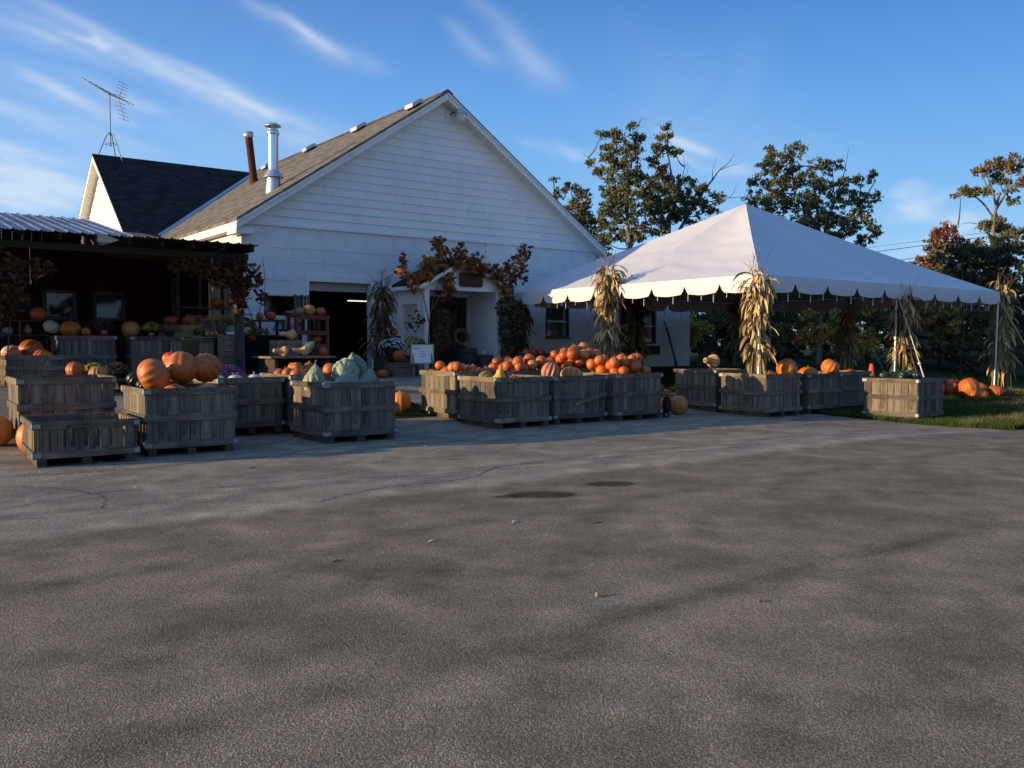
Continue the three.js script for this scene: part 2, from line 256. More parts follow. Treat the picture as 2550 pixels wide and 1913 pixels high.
{
  // old paving near the shop, newer and browner paving this side of the joint at z = 13; drips of oil, worn and dirty patches
  const stains = [[-5.52, 13.73, 0.36, 0.105], [-4.58, 13.66, 0.26, 0.09], [-5.85, 13.62, 0.16, 0.05], [-7.9, 15.2, 0.5, 0.16], [-8.0, 16.9, 0.28, 0.10]];
  const tone = (x, z) => {
    const n = fbm(x * 0.7 + 30, z * 0.7 + 12, 0, 4), m = fbm(x * 2.6 + 5, z * 2.6 + 44, 0, 3), band = fbm(x * 0.16 + 3, z * 1.9 + 8, 0, 4);
    const edge = 13.02 + 0.06 * (fbm(x * 1.2, 4.2, 0, 3) - 0.5) * 2 + 0.05 * (fbm(x * 7, 9.1, 0, 2) - 0.5), newer = step(edge - 0.03, edge + 0.05, z);
    const old = [0.98, 0.88, 0.67], late = [0.83, 0.71, 0.51];
    let k = 0.88 + 0.22 * n + 0.12 * (m - 0.5) + 0.20 * (band - 0.5);
    const worn = Math.exp(-((z - edge + 0.22) ** 2) / 0.03) * (1 - newer) * (0.35 + 0.6 * m); k += 0.34 * worn;   // pale gritty lip along the joint
    const rut = Math.exp(-((z - 16.78 - 0.10 * (fbm(x * 0.9, 2, 0, 3) - 0.5)) ** 2) / 0.006) * step(-8.9, -7.6, x) * step(-3.5, -5.2, x) * (0.4 + 0.8 * m); k *= 1 - 0.33 * rut;
    const dirt = step(0.56, 0.76, fbm(x * 1.5 + 70, z * 1.5 + 7, 0, 4)) * newer;
    for (const [sx, sz, a, b] of stains) { const dx = (x - sx) * 0.8 + (z - sz) * 0.6, dz = -(x - sx) * 0.6 + (z - sz) * 0.8, q = (dx / a) ** 2 + (dz / (b * 2.0)) ** 2 + 0.7 * (m - 0.5); k *= 1 - (sz < 14 ? 0.72 : 0.22) * (1 - step(0.55, 1.15, q)); }
    return [0, 1, 2].map((c) => mix(old[c], late[c], newer) * k * (1 - 0.16 * dirt * (c === 2 ? 1.1 : 0.9)));
  };
  const xs = ticks([[-420, 1], [-60, 60], [-20, 8], [-11, 1.0], [-3, 0.055], [6.5, 0.12], [16, 0.5], [60, 6], [420, 60]]);
  const zs = ticks([[-420, 1], [-60, 60], [-12, 6], [4, 0.5], [8, 0.25], [12.4, 0.1], [14.6, 0.055], [18.6, 0.065], [24, 0.5], [60, 6], [420, 60]]);
  const lot = structure('asphalt_lot', sheet(xs, zs, 0, tone), new THREE.MeshPhysicalMaterial({ vertexColors: true, map: T.asphalt, bumpMap: T.asphaltBump, bumpScale: 0.0045, roughness: 0.95, specularIntensity: 0.22 }));
  // cracks: shallow dirt-filled lines wandering through the old paving
  const crack = (pts, w, seed) => {
    const r = rng(seed), c = new THREE.CatmullRomCurve3(pts.map(([x, z]) => V(x, 0, z))), n = Math.round(c.getLength() / 0.05), s = new Soup(), col = [0.035, 0.032, 0.03];
    let last = null; for (let i = 0; i <= n; i++) { const p = c.getPointAt(i / n), t = c.getTangentAt(i / n), ww = w * (0.25 + r() * 1.1), jx = (r() - 0.5) * 0.035, jz = (r() - 0.5) * 0.035, x = p.x + jx, z = p.z + jz, y = ground(x, z) + 0.004; const a = s.v(x - t.z * ww, y, z + t.x * ww, col), b = s.v(x + t.z * ww, y, z - t.x * ww, col); if (last) { s.tri(last[0], last[1], a); s.tri(a, last[1], b); } last = [a, b]; }
    part('crack', s.geo(), M.dryLeaf, lot);
  };
  crack([[-9.6, 11.6], [-8.6, 11.2], [-7.8, 11.55], [-6.9, 11.6], [-6.0, 12.0], [-5.2, 12.15], [-4.3, 12.3]], 0.006, 1);
  crack([[-8.9, 9.7], [-8.0, 9.75], [-7.2, 9.65], [-6.4, 9.6], [-5.6, 9.2], [-4.9, 9.05], [-3.9, 9.0]], 0.008, 2);
  crack([[-9.3, 10.3], [-8.9, 10.9], [-8.75, 11.5], [-8.9, 12.1]], 0.006, 3);
  crack([[-9.9, 12.0], [-9.2, 12.25], [-8.5, 12.2]], 0.006, 4);
  crack([[-4.6, 9.4], [-3.7, 9.6], [-2.9, 9.3], [-2.2, 8.9]], 0.009, 5);
  crack([[-7.4, 12.9], [-6.6, 12.55], [-5.5, 12.5], [-4.9, 12.1], [-3.8, 11.95], [-2.7, 11.8], [-1.4, 12.05]], 0.006, 6);
  crack([[-3.4, 12.1], [-2.2, 12.35], [-0.7, 12.4], [0.9, 12.2], [2.8, 12.6]], 0.008, 7);
  crack([[0.3, 9.5], [1.5, 9.35], [2.6, 9.7], [3.6, 9.6]], 0.008, 8);
  crack([[-5.0, 10.1], [-4.2, 10.5], [-3.1, 10.55]], 0.004, 9);

  // lawn beside the lot and under the marquee
  const lx = ticks([[4.9, 1], [16, 0.35], [60, 4], [300, 40]]), lz = ticks([[-60, 1], [-10, 5], [4, 0.7], [13.1, 0.3]]);
  const lawn = sheet(lx, lz, 0.03, null), p = lawn.attributes.position;
  for (let i = 0; i < p.count; i++) { const x = p.getX(i), z = p.getZ(i), e = x - 4.9; if (e < 0.9) { const cut = 5.3 + 0.5 * step(9, 12, z) * (1 - step(12.2, 13.1, z)) + 0.1 * (fbm(z * 1.7, 3, 0, 2) - 0.5); if (x < cut) { p.setX(i, cut); p.setY(i, ground(cut, z) + (e < 0.01 ? -0.02 : 0.02)); } } if (z > 12.9) p.setY(i, ground(x, z) - 0.02); }
  lawn.computeVertexNormals();
  structure('lawn', lawn, mat([0.15, 0.16, 0.08], 0.95, { map: T.turf, bumpMap: T.turfBump, bumpScale: 0.03 }));
}

// ---------------------------------------------------------------- the white barn shop
const G0 = 0.6, BX = 2.1, SL = 0.668, EAVE_X = 5.63, RIDGE = 7.95;      // floor level, gable centre, roof slope, half width at the eave, ridge height
const roofY = (x) => RIDGE - SL * Math.abs(x - BX);
const barn = site('barn', 'white gabled barn shop with lap siding and brown shingle roof', 'barn', [BX, G0, 0]);
{
  // front wall with its openings; painted block below, boards above
  const garage = rect(-1.67, 0.0, 0.4, 2.95), win1 = rect(-2.8, -1.85, 2.03, 2.5), door = rect(1.55, 2.95, 0.4, 2.62), win2 = rect(5.71, 6.49, 1.6, 2.44);
  part('front_wall', uvBox(extrude([[-3.3, 0.3], [-3.3, 4.15], [7.6, 4.15], [7.6, 0.3]], 0.22, 0, [garage.map(([x, y]) => [x, Math.max(y, 0.42)]), win1, door.map(([x, y]) => [x, Math.max(y, 0.42)]), win2])), M.block, barn);
  part('gable_wall', uvBox(extrude([[-3.3, 4.155], [7.5, 4.155], [BX + 0.1, roofY(BX) - 0.12], [BX - 0.1, roofY(BX) - 0.12]], 0.18, -0.04)), M.block, barn);
  part('side_wall', box(-3.3, -3.08, 0.3, 4.1, -24, -0.221, 'y'), M.block, barn);
  part('side_wall', box(7.4, 7.6, 0.3, 4.1, -24, -0.221, 'y'), M.block, barn);
  // clapboards of the gable, each a board of its own
  const pitch = 0.203, under = (x) => roofY(x) - 0.19;
  for (let k = 0; ; k++) {
    const y0 = 4.15 + k * pitch, y1 = y0 + pitch + 0.02, half0 = Math.min(5.62, (RIDGE - 0.19 - y0) / SL), half1 = Math.max(0.02, (RIDGE - 0.19 - y1) / SL); if (half0 < 0.2) break;
    const a = BX - Math.min(half0, 5.6), b = BX + Math.min(half0, 5.6), c = BX + Math.min(half1, 5.6), d = BX - Math.min(half1, 5.6);
    const g = prism([[a, y0, 0.035], [b, y0, 0.035], [c, y1, 0.006], [d, y1, 0.006]], [0, 0, -0.03]); part('clapboard', g, M.siding, barn);
  }
  part('drip_board', box(-3.3, 7.6, 4.115, 4.165, 0.002, 0.055), M.siding, barn);
  for (const [x0, x1, y] of [[-2.6, 0.9, 3.62], [-2.2, -0.2, 3.3], [-3.0, -1.9, 2.86], [4.9, 6.9, 3.35], [5.2, 7.2, 2.9]]) { const r = rng(Math.round(x0 * 10 + 99)); let x = x0; while (x < x1) { const l = 0.25 + r() * 0.5; part('open_joint', box(x, Math.min(x + l, x1), y - 0.004 - r() * 0.003, y + 0.002, 0.0015, 0.003), mat([0.32, 0.34, 0.37], 0.9), barn); x += l + r() * 0.1; } }
  // tall board panel and dark joints in the lower wall
  part('board_panel', box(3.62, 4.70, 3.0, 4.11, 0.003, 0.02, 'y'), M.siding, barn);
  for (const x of [3.575, 4.72]) part('corner_batten', box(x - 0.035, x + 0.035, 2.9, 4.112, 0.004, 0.03, 'y'), M.white, barn);
  // roof slabs with shingles, fascia, rakes and soffits
  const z0 = 0.35, z1 = -24.5;
  const roof = part('roof', merge([-1, 1].map((s) => { const ex = BX + s * EAVE_X, ey = roofY(ex), P = [[ex, ey, z0], [BX, RIDGE, z0], [BX, RIDGE, z1], [ex, ey, z1]]; return prism(s < 0 ? P : P.reverse(), [0, -0.07, 0]); })), M.roof, barn);
  { // lay the courses level along the slope
    const uv = roof.geometry.attributes.uv, p = roof.geometry.attributes.position; for (let i = 0; i < uv.count; i++) uv.setXY(i, p.getZ(i), Math.abs(p.getX(i)) * 1.2);
  }
  for (const s of [-1, 1]) {
    const ex = BX + s * EAVE_X, ey = roofY(ex);
    part('rake_board', prism(s < 0 ? [[ex, ey - 0.245, 0.352], [BX, RIDGE - 0.245, 0.352], [BX, RIDGE - 0.072, 0.352], [ex, ey - 0.072, 0.352]] : [[BX, RIDGE - 0.245, 0.352], [ex, ey - 0.245, 0.352], [ex, ey - 0.072, 0.352], [BX, RIDGE - 0.072, 0.352]], [0, 0, -0.03]), M.white, barn);
    part('rake_moulding', prism(s < 0 ? [[ex, ey - 0.12, 0.385], [BX, RIDGE - 0.12, 0.385], [BX, RIDGE - 0.073, 0.385], [ex, ey - 0.073, 0.385]] : [[BX, RIDGE - 0.12, 0.385], [ex, ey - 0.12, 0.385], [ex, ey - 0.073, 0.385], [BX, RIDGE - 0.073, 0.385]], [0, 0, -0.031]), M.white, barn);
    part('fascia', box(Math.min(ex, ex - s * 0.03), Math.max(ex, ex - s * 0.03), ey - 0.245, ey - 0.075, z1, 0.318, 'z'), M.white, barn);
    part('eave_soffit', box(Math.min(ex - s * 0.035, ex - s * 0.33), Math.max(ex - s * 0.035, ex - s * 0.33), ey - 0.235, ey - 0.22, z1, -0.3, 'z'), M.white, barn);
    const n = 15; for (let k = 0; k < n; k++) { const xa = mix(ex - s * 0.03, BX, k / n + 0.0008), xb = mix(ex - s * 0.03, BX, (k + 1) / n - 0.0012), A = [xa, roofY(xa) - 0.225, 0.32], B = [xb, roofY(xb) - 0.225, 0.32], C = [xb, roofY(xb) - 0.225, 0.0], D = [xa, roofY(xa) - 0.225, 0.0]; part('soffit_panel', prism([A, B, C, D], [0, 0.012, 0]), M.white, barn); }
  }
  part('eave_return', box(-3.52, -3.12, 3.86, 4.0, -0.3, 0.3), M.white, barn);
  part('ridge_cap', merge([-1, 1].map((s) => prism(s < 0 ? [[BX - 0.16, RIDGE - 0.085, z0 + 0.003], [BX, RIDGE + 0.02, z0 + 0.003], [BX, RIDGE + 0.02, z1], [BX - 0.16, RIDGE - 0.085, z1]] : [[BX, RIDGE + 0.02, z0 + 0.003], [BX + 0.16, RIDGE - 0.085, z0 + 0.003], [BX + 0.16, RIDGE - 0.085, z1], [BX, RIDGE + 0.02, z1]], [0, 0.012, 0]))), M.roof, barn);
  // low metal roof vents along the ridge
  for (const [x, z] of [[1.52, -0.35], [1.62, -3.7], [1.68, -7.3], [1.72, -11.0], [1.74, -14.5]]) {
    const y = roofY(x), tilt = Math.atan(SL);
    part('roof_vent', uvBox(extrude([[-0.2, 0.06], [-0.14, 0.15], [0.16, 0.15], [0.22, 0.06]], 0.4, 0.2)).rotateZ(tilt).translate(x, y, z), M.galv, roof);
    part('vent_base', new THREE.BoxGeometry(0.3, 0.07, 0.3).translate(0, 0.03, 0).rotateZ(tilt).translate(x, y, z), M.darkMetal, roof);
  }
  // shiny stove pipe and the older rusty flue
  const cx = -2.05, cz = -1.15, cy = roofY(cx), pipe = part('stove_pipe', lathe([[0.125, 0.0], [0.125, 0.46], [0.128, 0.47], [0.125, 0.48], [0.125, 1.36], [0.15, 1.37], [0.15, 1.45], [0.13, 1.46], [0.13, 1.5]], 28).translate(cx, cy - 0.05, cz), M.steel, barn);
  part('storm_collar', lathe([[0.125, 0.52], [0.25, 0.33], [0.24, 0.325], [0.12, 0.5]], 28).translate(cx, cy - 0.05, cz), M.galv, pipe);
  part('flashing_cone', lathe([[0.21, -0.2], [0.15, 0.36], [0.14, 0.36]], 28).translate(cx, cy - 0.02, cz), M.galv, pipe);
  part('rain_cap', lathe([[0.0, 1.66], [0.1, 1.65], [0.19, 1.6], [0.2, 1.57], [0.17, 1.575], [0.0, 1.59]], 28).translate(cx, cy - 0.05, cz), M.galv, pipe);
  for (let k = 0; k < 4; k++) part('cap_leg', new THREE.BoxGeometry(0.02, 0.14, 0.004).translate(0.12, 1.51, 0).rotateY(k * Math.PI / 2 + 0.4).translate(cx, cy - 0.05, cz), M.darkMetal, pipe);
  const rust = mat([0.16, 0.055, 0.028], 0.85, { map: T.mottle, bumpMap: T.grit, bumpScale: 0.004 });
  const fx = -0.1, fz = -7.6, fy = roofY(fx), flue = part('rusty_flue', lathe([[0.13, -0.2], [0.16, 0.06], [0.115, 0.14], [0.115, 1.42]], 22).rotateZ(0.11).translate(fx, fy, fz), rust, barn, { label: 'rust brown metal flue leaning slightly' });
  part('flue_cap', lathe([[0.115, 1.36], [0.12, 1.4], [0.165, 1.43], [0.165, 1.56], [0, 1.57]], 8).rotateZ(0.11).translate(fx, fy, fz), M.galv, flue);
  // lamp under the peak
  const lamp = part('yard_light', lathe([[0, 0.1], [0.1, 0.1], [0.16, 0.05], [0.165, 0]], 20).translate(2.52, 7.40, 0.32), M.galv, barn);
  part('lamp_bowl', lathe([[0.14, 0], [0.13, -0.1], [0.10, -0.2], [0, -0.21]], 20).translate(2.52, 7.40, 0.32), mat([0.62, 0.64, 0.64], 0.25), lamp);
  part('lamp_arm', tube([[2.36, 7.42, 0.04], [2.38, 7.46, 0.14], [2.5, 7.45, 0.28]], 0.018, 0.018, 7), M.darkMetal, lamp);
  part('lamp_box', box(2.22, 2.34, 7.34, 7.54, 0.036, 0.06), M.white, lamp);
  // the open shop door, window frames, panes
  const frame = (x0, x1, y0, y1, w, zf, name, par, m = M.white) => { const f = part(name, merge([box(x0 - w, x0, y0 - w, y1 + w, zf - 0.1, zf, 'y'), box(x1, x1 + w, y0 - w, y1 + w, zf - 0.1, zf, 'y'), box(x0, x1, y1, y1 + w, zf - 0.1, zf), box(x0, x1, y0 - w, y0, zf - 0.1, zf)]), m, par); return f; };
  part('door_jamb', merge([box(-1.75, -1.668, 0.5, 3.03, -0.2, 0.03, 'y'), box(-0.002, 0.12, 0.5, 3.03, -0.2, 0.035, 'y'), box(-1.668, -0.002, 2.87, 3.03, -0.2, 0.03)]), M.white, barn);
  part('door_track_panel', box(-1.668, -0.002, 2.66, 2.869, -0.32, -0.235), mat([0.5, 0.49, 0.46], 0.7), barn);
  const w1 = frame(-2.8, -1.85, 2.03, 2.5, 0.07, 0.03, 'window', barn); part('pane', pane(-2.8, -1.85, 2.03, 2.5, -0.1, -0.094), M.glass, w1);
  const w2 = frame(5.71, 6.49, 1.6, 2.44, 0.045, 0.02, 'window', barn, M.greyWood); part('meeting_rail', box(5.71, 6.49, 2.0, 2.04, -0.11, -0.04), M.white, w2);
  part('pane', pane(5.71, 6.49, 2.04, 2.44, -0.09, -0.085), M.glass, w2); part('pane', pane(5.71, 6.49, 1.6, 2.0, -0.075, -0.07), M.glass, w2); part('sill', box(5.62, 6.58, 1.50, 1.555, -0.02, 0.09), M.concrete, w2);
  // room behind: floor, ceiling, back and side walls close it
  part('shop_floor', box(-3.08, 7.4, 0.35, 0.58, -11, -0.22), M.concrete, barn);
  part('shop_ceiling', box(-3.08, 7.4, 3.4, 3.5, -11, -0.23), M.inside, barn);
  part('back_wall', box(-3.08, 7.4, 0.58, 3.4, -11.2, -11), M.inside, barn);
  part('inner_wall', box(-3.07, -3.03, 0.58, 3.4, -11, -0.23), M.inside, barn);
  part('post', box(-0.62, -0.5, 0.58, 3.4, -4.1, -3.98, 'y'), M.darkWood, barn);
  part('post', box(2.8, 2.92, 0.58, 3.4, -4.1, -3.98, 'y'), M.darkWood, barn);
  // fluorescent fitting hanging inside the door
  const glow = new THREE.MeshStandardMaterial({ color: rgb(0.9, 0.9, 0.85), emissive: rgb(1.0, 0.95, 0.72), emissiveIntensity: 0.95 });
  for (const [x, y, z] of [[2.55, 2.72, -5.2], [5.0, 2.74, -4.2]]) {
    const f = part('ceiling_light', box(x - 0.62, x + 0.62, y, y + 0.06, z - 0.09, z + 0.09), mat([0.4, 0.4, 0.4], 0.6), barn); part('tube_lamp', box(x - 0.6, x + 0.6, y - 0.03, y - 0.002, z - 0.05, z + 0.05), glow, f);
    const L = new THREE.RectAreaLight(rgb(1.0, 0.93, 0.75), 0.5, 1.2, 0.1); L.position.set(x - BX, y - 0.035 - G0, z); L.lookAt(x - BX, -10, z); L.rotation.set(-Math.PI / 2, 0, 0); barn.add(L);
  }
  // shelves and goods standing dim inside the door
  part('counter', box(-1.6, 0.6, 0.58, 1.35, -6.4, -5.8), M.darkWood, barn);
  part('notice_board', box(-0.72, -0.42, 1.9, 2.3, -3.975, -3.96), mat([0.35, 0.34, 0.3], 0.8), barn);
}
// annex: the lower white block that continues the front to the right
const annex = site('annex', 'low white block annex behind the marquee with blue framed window', 'annex', [9.7, G0, 0]);
{
  const w3 = rect(8.64, 10.14, 1.42, 2.43);
  part('front_wall', uvBox(extrude([[7.61, 0.3], [7.61, 3.3], [11.82, 3.3], [11.82, 0.3]], 0.22, -0.003, [w3])), M.block, annex);
  part('side_wall', box(11.6, 11.82, 0.3, 3.3, -8, -0.224, 'y'), M.block, annex);
  part('roof', box(7.61, 11.95, 3.302, 3.42, -8, 0.12), M.roofDark, annex);
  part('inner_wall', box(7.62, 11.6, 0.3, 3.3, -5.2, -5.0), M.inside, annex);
  const blue = mat([0.06, 0.09, 0.2], 0.6), f = part('window', merge([box(8.58, 8.64, 1.36, 2.49, -0.1, 0.03, 'y'), box(10.14, 10.2, 1.36, 2.49, -0.1, 0.03, 'y'), box(8.64, 10.14, 2.43, 2.49, -0.1, 0.03), box(8.64, 10.14, 1.36, 1.42, -0.1, 0.03)]), blue, annex);
  part('mullion', box(9.34, 9.42, 1.42, 2.43, -0.09, -0.02, 'y'), M.white, f); part('pane', pane(8.64, 9.34, 1.42, 2.43, -0.07, -0.064), M.glass, f); part('pane', pane(9.42, 10.14, 1.42, 2.43, -0.07, -0.064), M.glass, f); part('meeting_rail', box(8.64, 10.14, 1.9, 1.945, -0.06, -0.03), M.white, f);
  part('window_box', box(8.7, 10.1, 1.02, 1.3, 0.002, 0.3), M.darkWood, annex);
}
// ---------------------------------------------------------------- wing behind with the dark steep roof
const wing = site('barn_wing', 'rear wing with steep charcoal shingle roof and sunlit cream gable', 'barn wing', [-1, G0, -12]);
{
  const rz = -12, ry = 7.65, ey = 4.55, hz = 4.1, gx = -3.62, sl = (ry - ey) / hz;
  part('gable_wall', prism([[gx, 0.4, rz - 3.8], [gx, 0.4, rz + 3.8], [gx, ry - sl * 3.8 - 0.15, rz + 3.8], [gx, ry - 0.15, rz], [gx, ry - sl * 3.8 - 0.15, rz - 3.8]], [0.2, 0, 0]), M.siding, wing);
  for (let k = 0; k < 24; k++) { const y0 = 4.0 + k * 0.2, y1 = y0 + 0.215, h0 = Math.min(3.8, (ry - 0.16 - y0) / sl), h1 = Math.max(0.02, Math.min(3.8, (ry - 0.16 - y1) / sl)); if (h0 < 0.15) break; part('clapboard', prism([[gx - 0.03, y0, rz - h0], [gx - 0.03, y0, rz + h0], [gx - 0.008, y1, rz + h1], [gx - 0.008, y1, rz - h1]], [0.025, 0, 0]), M.siding, wing); }
  part('front_wall', box(gx + 0.2, -3.31, 0.4, 4.6, rz + 3.6, rz + 3.8), M.siding, wing);
  const roof = part('roof', merge([1, -1].map((s) => { const P = [[gx - 0.3, ey, rz + s * hz], [1.9, ey, rz + s * hz], [1.9, ry, rz], [gx - 0.3, ry, rz]]; return prism(s > 0 ? P : P.reverse(), [0, -0.07, 0]); })), M.roofDark, wing);
  { const uv = roof.geometry.attributes.uv, p = roof.geometry.attributes.position; for (let i = 0; i < uv.count; i++) uv.setXY(i, p.getX(i), Math.abs(p.getZ(i)) * 1.25); }
  for (const s of [1, -1]) {
    part('rake_board', prism([[gx - 0.305, ey - 0.24, rz + s * hz], [gx - 0.305, ey - 0.075, rz + s * hz], [gx - 0.305, ry - 0.075, rz], [gx - 0.305, ry - 0.24, rz]], [0.03, 0, 0]), M.white, wing);
    const n = 12; for (let k = 0; k < n; k++) { const a = k / n + 0.001, b = (k + 1) / n - 0.0015, za = rz + s * hz * (1 - a), zb = rz + s * hz * (1 - b), ya = mix(ey, ry, a) - 0.2, yb = mix(ey, ry, b) - 0.2; part('soffit_panel', prism([[gx - 0.27, ya, za], [gx, ya, za], [gx, yb, zb], [gx - 0.27, yb, zb]], [0, 0.012, 0]), M.white, wing); }
  }
  // valley flashing where it meets the barn roof
  const y0 = 4.62, y1 = 7.6, at = (y, d) => [BX - (RIDGE - y) / SL - d, y + 0.03, rz + (ry - y) / sl + d * 0.2];
  part('valley_flashing', prism([at(y0, -0.06), at(y0, 0.1), at(y1, 0.1), at(y1, -0.06)], [0, 0.012, 0]), M.galv, wing);
}
{ // television aerial on its ridge
  const a = site('roof_aerial', 'old television aerial on a tripod above the wing ridge', 'aerial', [-3.35, 7.6, -12]), B = V(-3.35, 7.65, -12);
  for (const [dx, dz] of [[-0.3, 0], [0.24, 0.3], [0.2, -0.3]]) part('leg', tube([[B.x + dx * 1.25, B.y - Math.abs(dz) * 0.75, B.z + dz], [B.x + dx * 0.25, B.y + 0.72, B.z + dz * 0.2], [B.x, B.y + 0.78, B.z]], 0.016, 0.016, 6), M.aerial, a);
  part('tripod_ring', new THREE.TorusGeometry(0.17, 0.01, 5, 16).rotateX(Math.PI / 2).translate(B.x, B.y + 0.38, B.z), M.aerial, a);
  part('mast', tube([[B.x, B.y + 0.3, B.z], [B.x, B.y + 2.1, B.z]], 0.02, 0.02, 8), M.aerial, a);
  const along = V(0.62, -0.52, 0.72).normalize(), up = V(0, 1, 0), side = along.clone().cross(up).normalize(), P = (t, s, h) => B.clone().add(V(0, 2.0, 0)).addScaledVector(along, t).addScaledVector(side, s).addScaledVector(up, h).toArray();
  part('boom', beam(P(-1.15, 0, 0.05), P(0.95, 0, 0.05), 0.03, 0.03), M.aerial, a);
  part('lower_boom', beam(P(-0.55, 0, -0.12), P(0.4, 0, -0.12), 0.02, 0.02), M.aerial, a);
  for (let k = 0; k < 9; k++) part('element', beam(P(-1.1 + k * 0.2, -0.12 - k * 0.07, 0.07), P(-1.1 + k * 0.2, 0.12 + k * 0.07, 0.07), 0.012, 0.012), M.aerial, a);
  for (const s of [1, -1]) { part('reflector_arm', beam(P(0.4, 0, 0.05), P(0.62, 0, 0.05 + s * 0.62), 0.02, 0.02), M.aerial, a); for (let k = 1; k < 6; k++) { const t = k / 5.2; part('element', beam(P(0.4 + 0.22 * t, -0.28, 0.05 + s * 0.62 * t), P(0.4 + 0.22 * t, 0.28, 0.05 + s * 0.62 * t), 0.01, 0.01), M.aerial, a); } }
}

// ---------------------------------------------------------------- lean-to porch with the red shed behind
const porch = site('porch_shed', 'dark red board shed with deep porch under corrugated metal roof', 'shed', [-8, G0, 0]);
const porchY = (z) => 3.40 + (2.1 - z) * 0.188;
{
  const r = rng(21);
  for (let k = 0, x = -10.6; x < -3.45; k++) { const w = 0.185 + r() * 0.03, x1 = Math.min(x + w, -3.4); part('wall_board', box(x, x1 - 0.006, 0.45, x1 > -6.2 ? 3.55 : 4.0, -2.05 - r() * 0.006, -2.02 + r() * 0.006, 'y', r() * 3, r() * 3), M.barnRed[k % 3], porch); x += w; }
  part('back_wall', box(-16, -3.4, 0.3, 3.55, -2.4, -2.08), M.darkWood, porch);
  part('side_wall', box(-16, -10.65, 0.3, 4.0, -2.07, -2.0, 'y'), M.barnRed[0], porch);
  for (const [x0, x1, y0, y1] of [[-7.0, -6.46, 1.98, 2.50], [-5.98, -5.43, 1.97, 2.49]]) {
    const w = part('window', merge([box(x0 - 0.07, x0, y0 - 0.07, y1 + 0.07, -2.06, -1.97, 'y'), box(x1, x1 + 0.07, y0 - 0.07, y1 + 0.07, -2.06, -1.97, 'y'), box(x0, x1, y1, y1 + 0.07, -2.06, -1.97), box(x0, x1, y0 - 0.07, y0, -2.06, -1.97)]), M.greyWood, porch);
    part('pane', pane(x0, x1, y0, y1, -2.008, -2.002), M.glass, w); part('dark_room', box(x0, x1, y0, y1, -2.014, -2.0105), M.black, w);
  }
  part('corner_post', box(-4.33, -4.22, 0.5, 2.95, -1.9, -1.79, 'y'), M.greyWood, porch);
  // corrugated sheets
  const metal = mat([0.46, 0.47, 0.49], 0.5, { metalness: 0.55, map: T.mottle });
  const flatY = (z) => 3.40 + (2.1 - z) * 0.012, SPLIT = -6.15;      // the right hand part is a nearly level canopy
  const sheetOf = (x0, x1, zz, yy, lift) => {
    const S = new Soup(), nx = 48, rows = [];
    for (const z of zz) { const row = []; for (let i = 0; i <= nx; i++) { const x = mix(x0, x1, i / nx), ph = ((x + 40) / 0.225) % 1, rib = Math.exp(-((ph - 0.5) ** 2) / 0.012), y = yy(z) + 0.03 * rib + 0.008 * Math.sin((x + 40) * 2 * Math.PI / 0.075) + lift + 0.012 * (fbm(x * 3, z * 2 + 5, 0, 2) - 0.5); row.push([S.v(x, y, z, [1, 1, 1]), S.v(x, y - 0.006, z, [1, 1, 1])]); } rows.push(row); }
    for (let j = 0; j < zz.length - 1; j++) for (let i = 0; i < nx; i++) { const a = rows[j][i], b = rows[j][i + 1], c = rows[j + 1][i], d = rows[j + 1][i + 1]; S.tri(a[0], b[0], c[0]); S.tri(b[0], d[0], c[0]); S.tri(a[1], c[1], b[1]); S.tri(b[1], c[1], d[1]); if (!j) { S.tri(a[0], a[1], b[0]); S.tri(b[0], a[1], b[1]); } }
    const g = S.geo(); g.deleteAttribute('color'); return g;
  };
  for (let s = 0; s < 9; s++) { const x1 = SPLIT - s * 0.9 + (s ? 0.06 : 0); part('roof_sheet', sheetOf(x1 - 0.96, x1, [2.14, 1.0, -0.4, -2.3], porchY, 0.004 * (s % 2)), metal, porch); }
  const oldMetal = mat([0.13, 0.115, 0.10], 0.85, { map: T.mottle });
  for (let s = 0; s < 3; s++) { const x1 = -3.70 - s * 0.82; part('canopy_sheet', sheetOf(Math.max(x1 - 0.88, SPLIT + 0.005), x1, [2.16 + 0.03 * s, 1.0, -0.25], flatY, 0.004 * (s % 2)), oldMetal, porch); }
  for (let k = 0; k < 15; k++) { const x = -3.80 - k * 0.6, flat = x > SPLIT; part('rafter', beam([x, (flat ? flatY(2.06) : porchY(2.06)) - 0.075, 2.06], flat ? [x, flatY(-0.25) - 0.075, -0.25] : [x, porchY(-2.0) - 0.075, -2.0], 0.045, 0.12), M.darkWood, porch); }
  part('front_beam', box(-14, -3.75, 3.12, 3.255, 1.55, 1.66), mat([0.045, 0.036, 0.03], 0.9), porch);
  part('rear_beam', box(SPLIT, -3.42, 3.2, 3.33, -0.22, -0.1), M.darkWood, porch);
  for (const x of [-3.95, -8.75]) part('post', box(x - 0.08, x + 0.08, 0.4, 3.1, 1.53, 1.68, 'y'), M.greyWood, porch);
  part('rear_roof', prism([[SPLIT + 0.01, 3.42, -0.3], [-3.42, 3.42, -0.3], [-3.42, 4.66, -7.9], [SPLIT + 0.01, 4.66, -7.9]], [0, -0.08, 0]), M.roof, porch);
  part('gable_infill', prism([[SPLIT - 0.02, 3.35, -0.3], [SPLIT - 0.02, 4.17, -2.2], [SPLIT - 0.02, 3.5, -2.2]], [-0.03, 0, 0]), M.darkWood, porch);
  part('rear_wall', box(-6.1, -3.45, 0.4, 4.4, -7.6, -7.4), M.siding, porch);
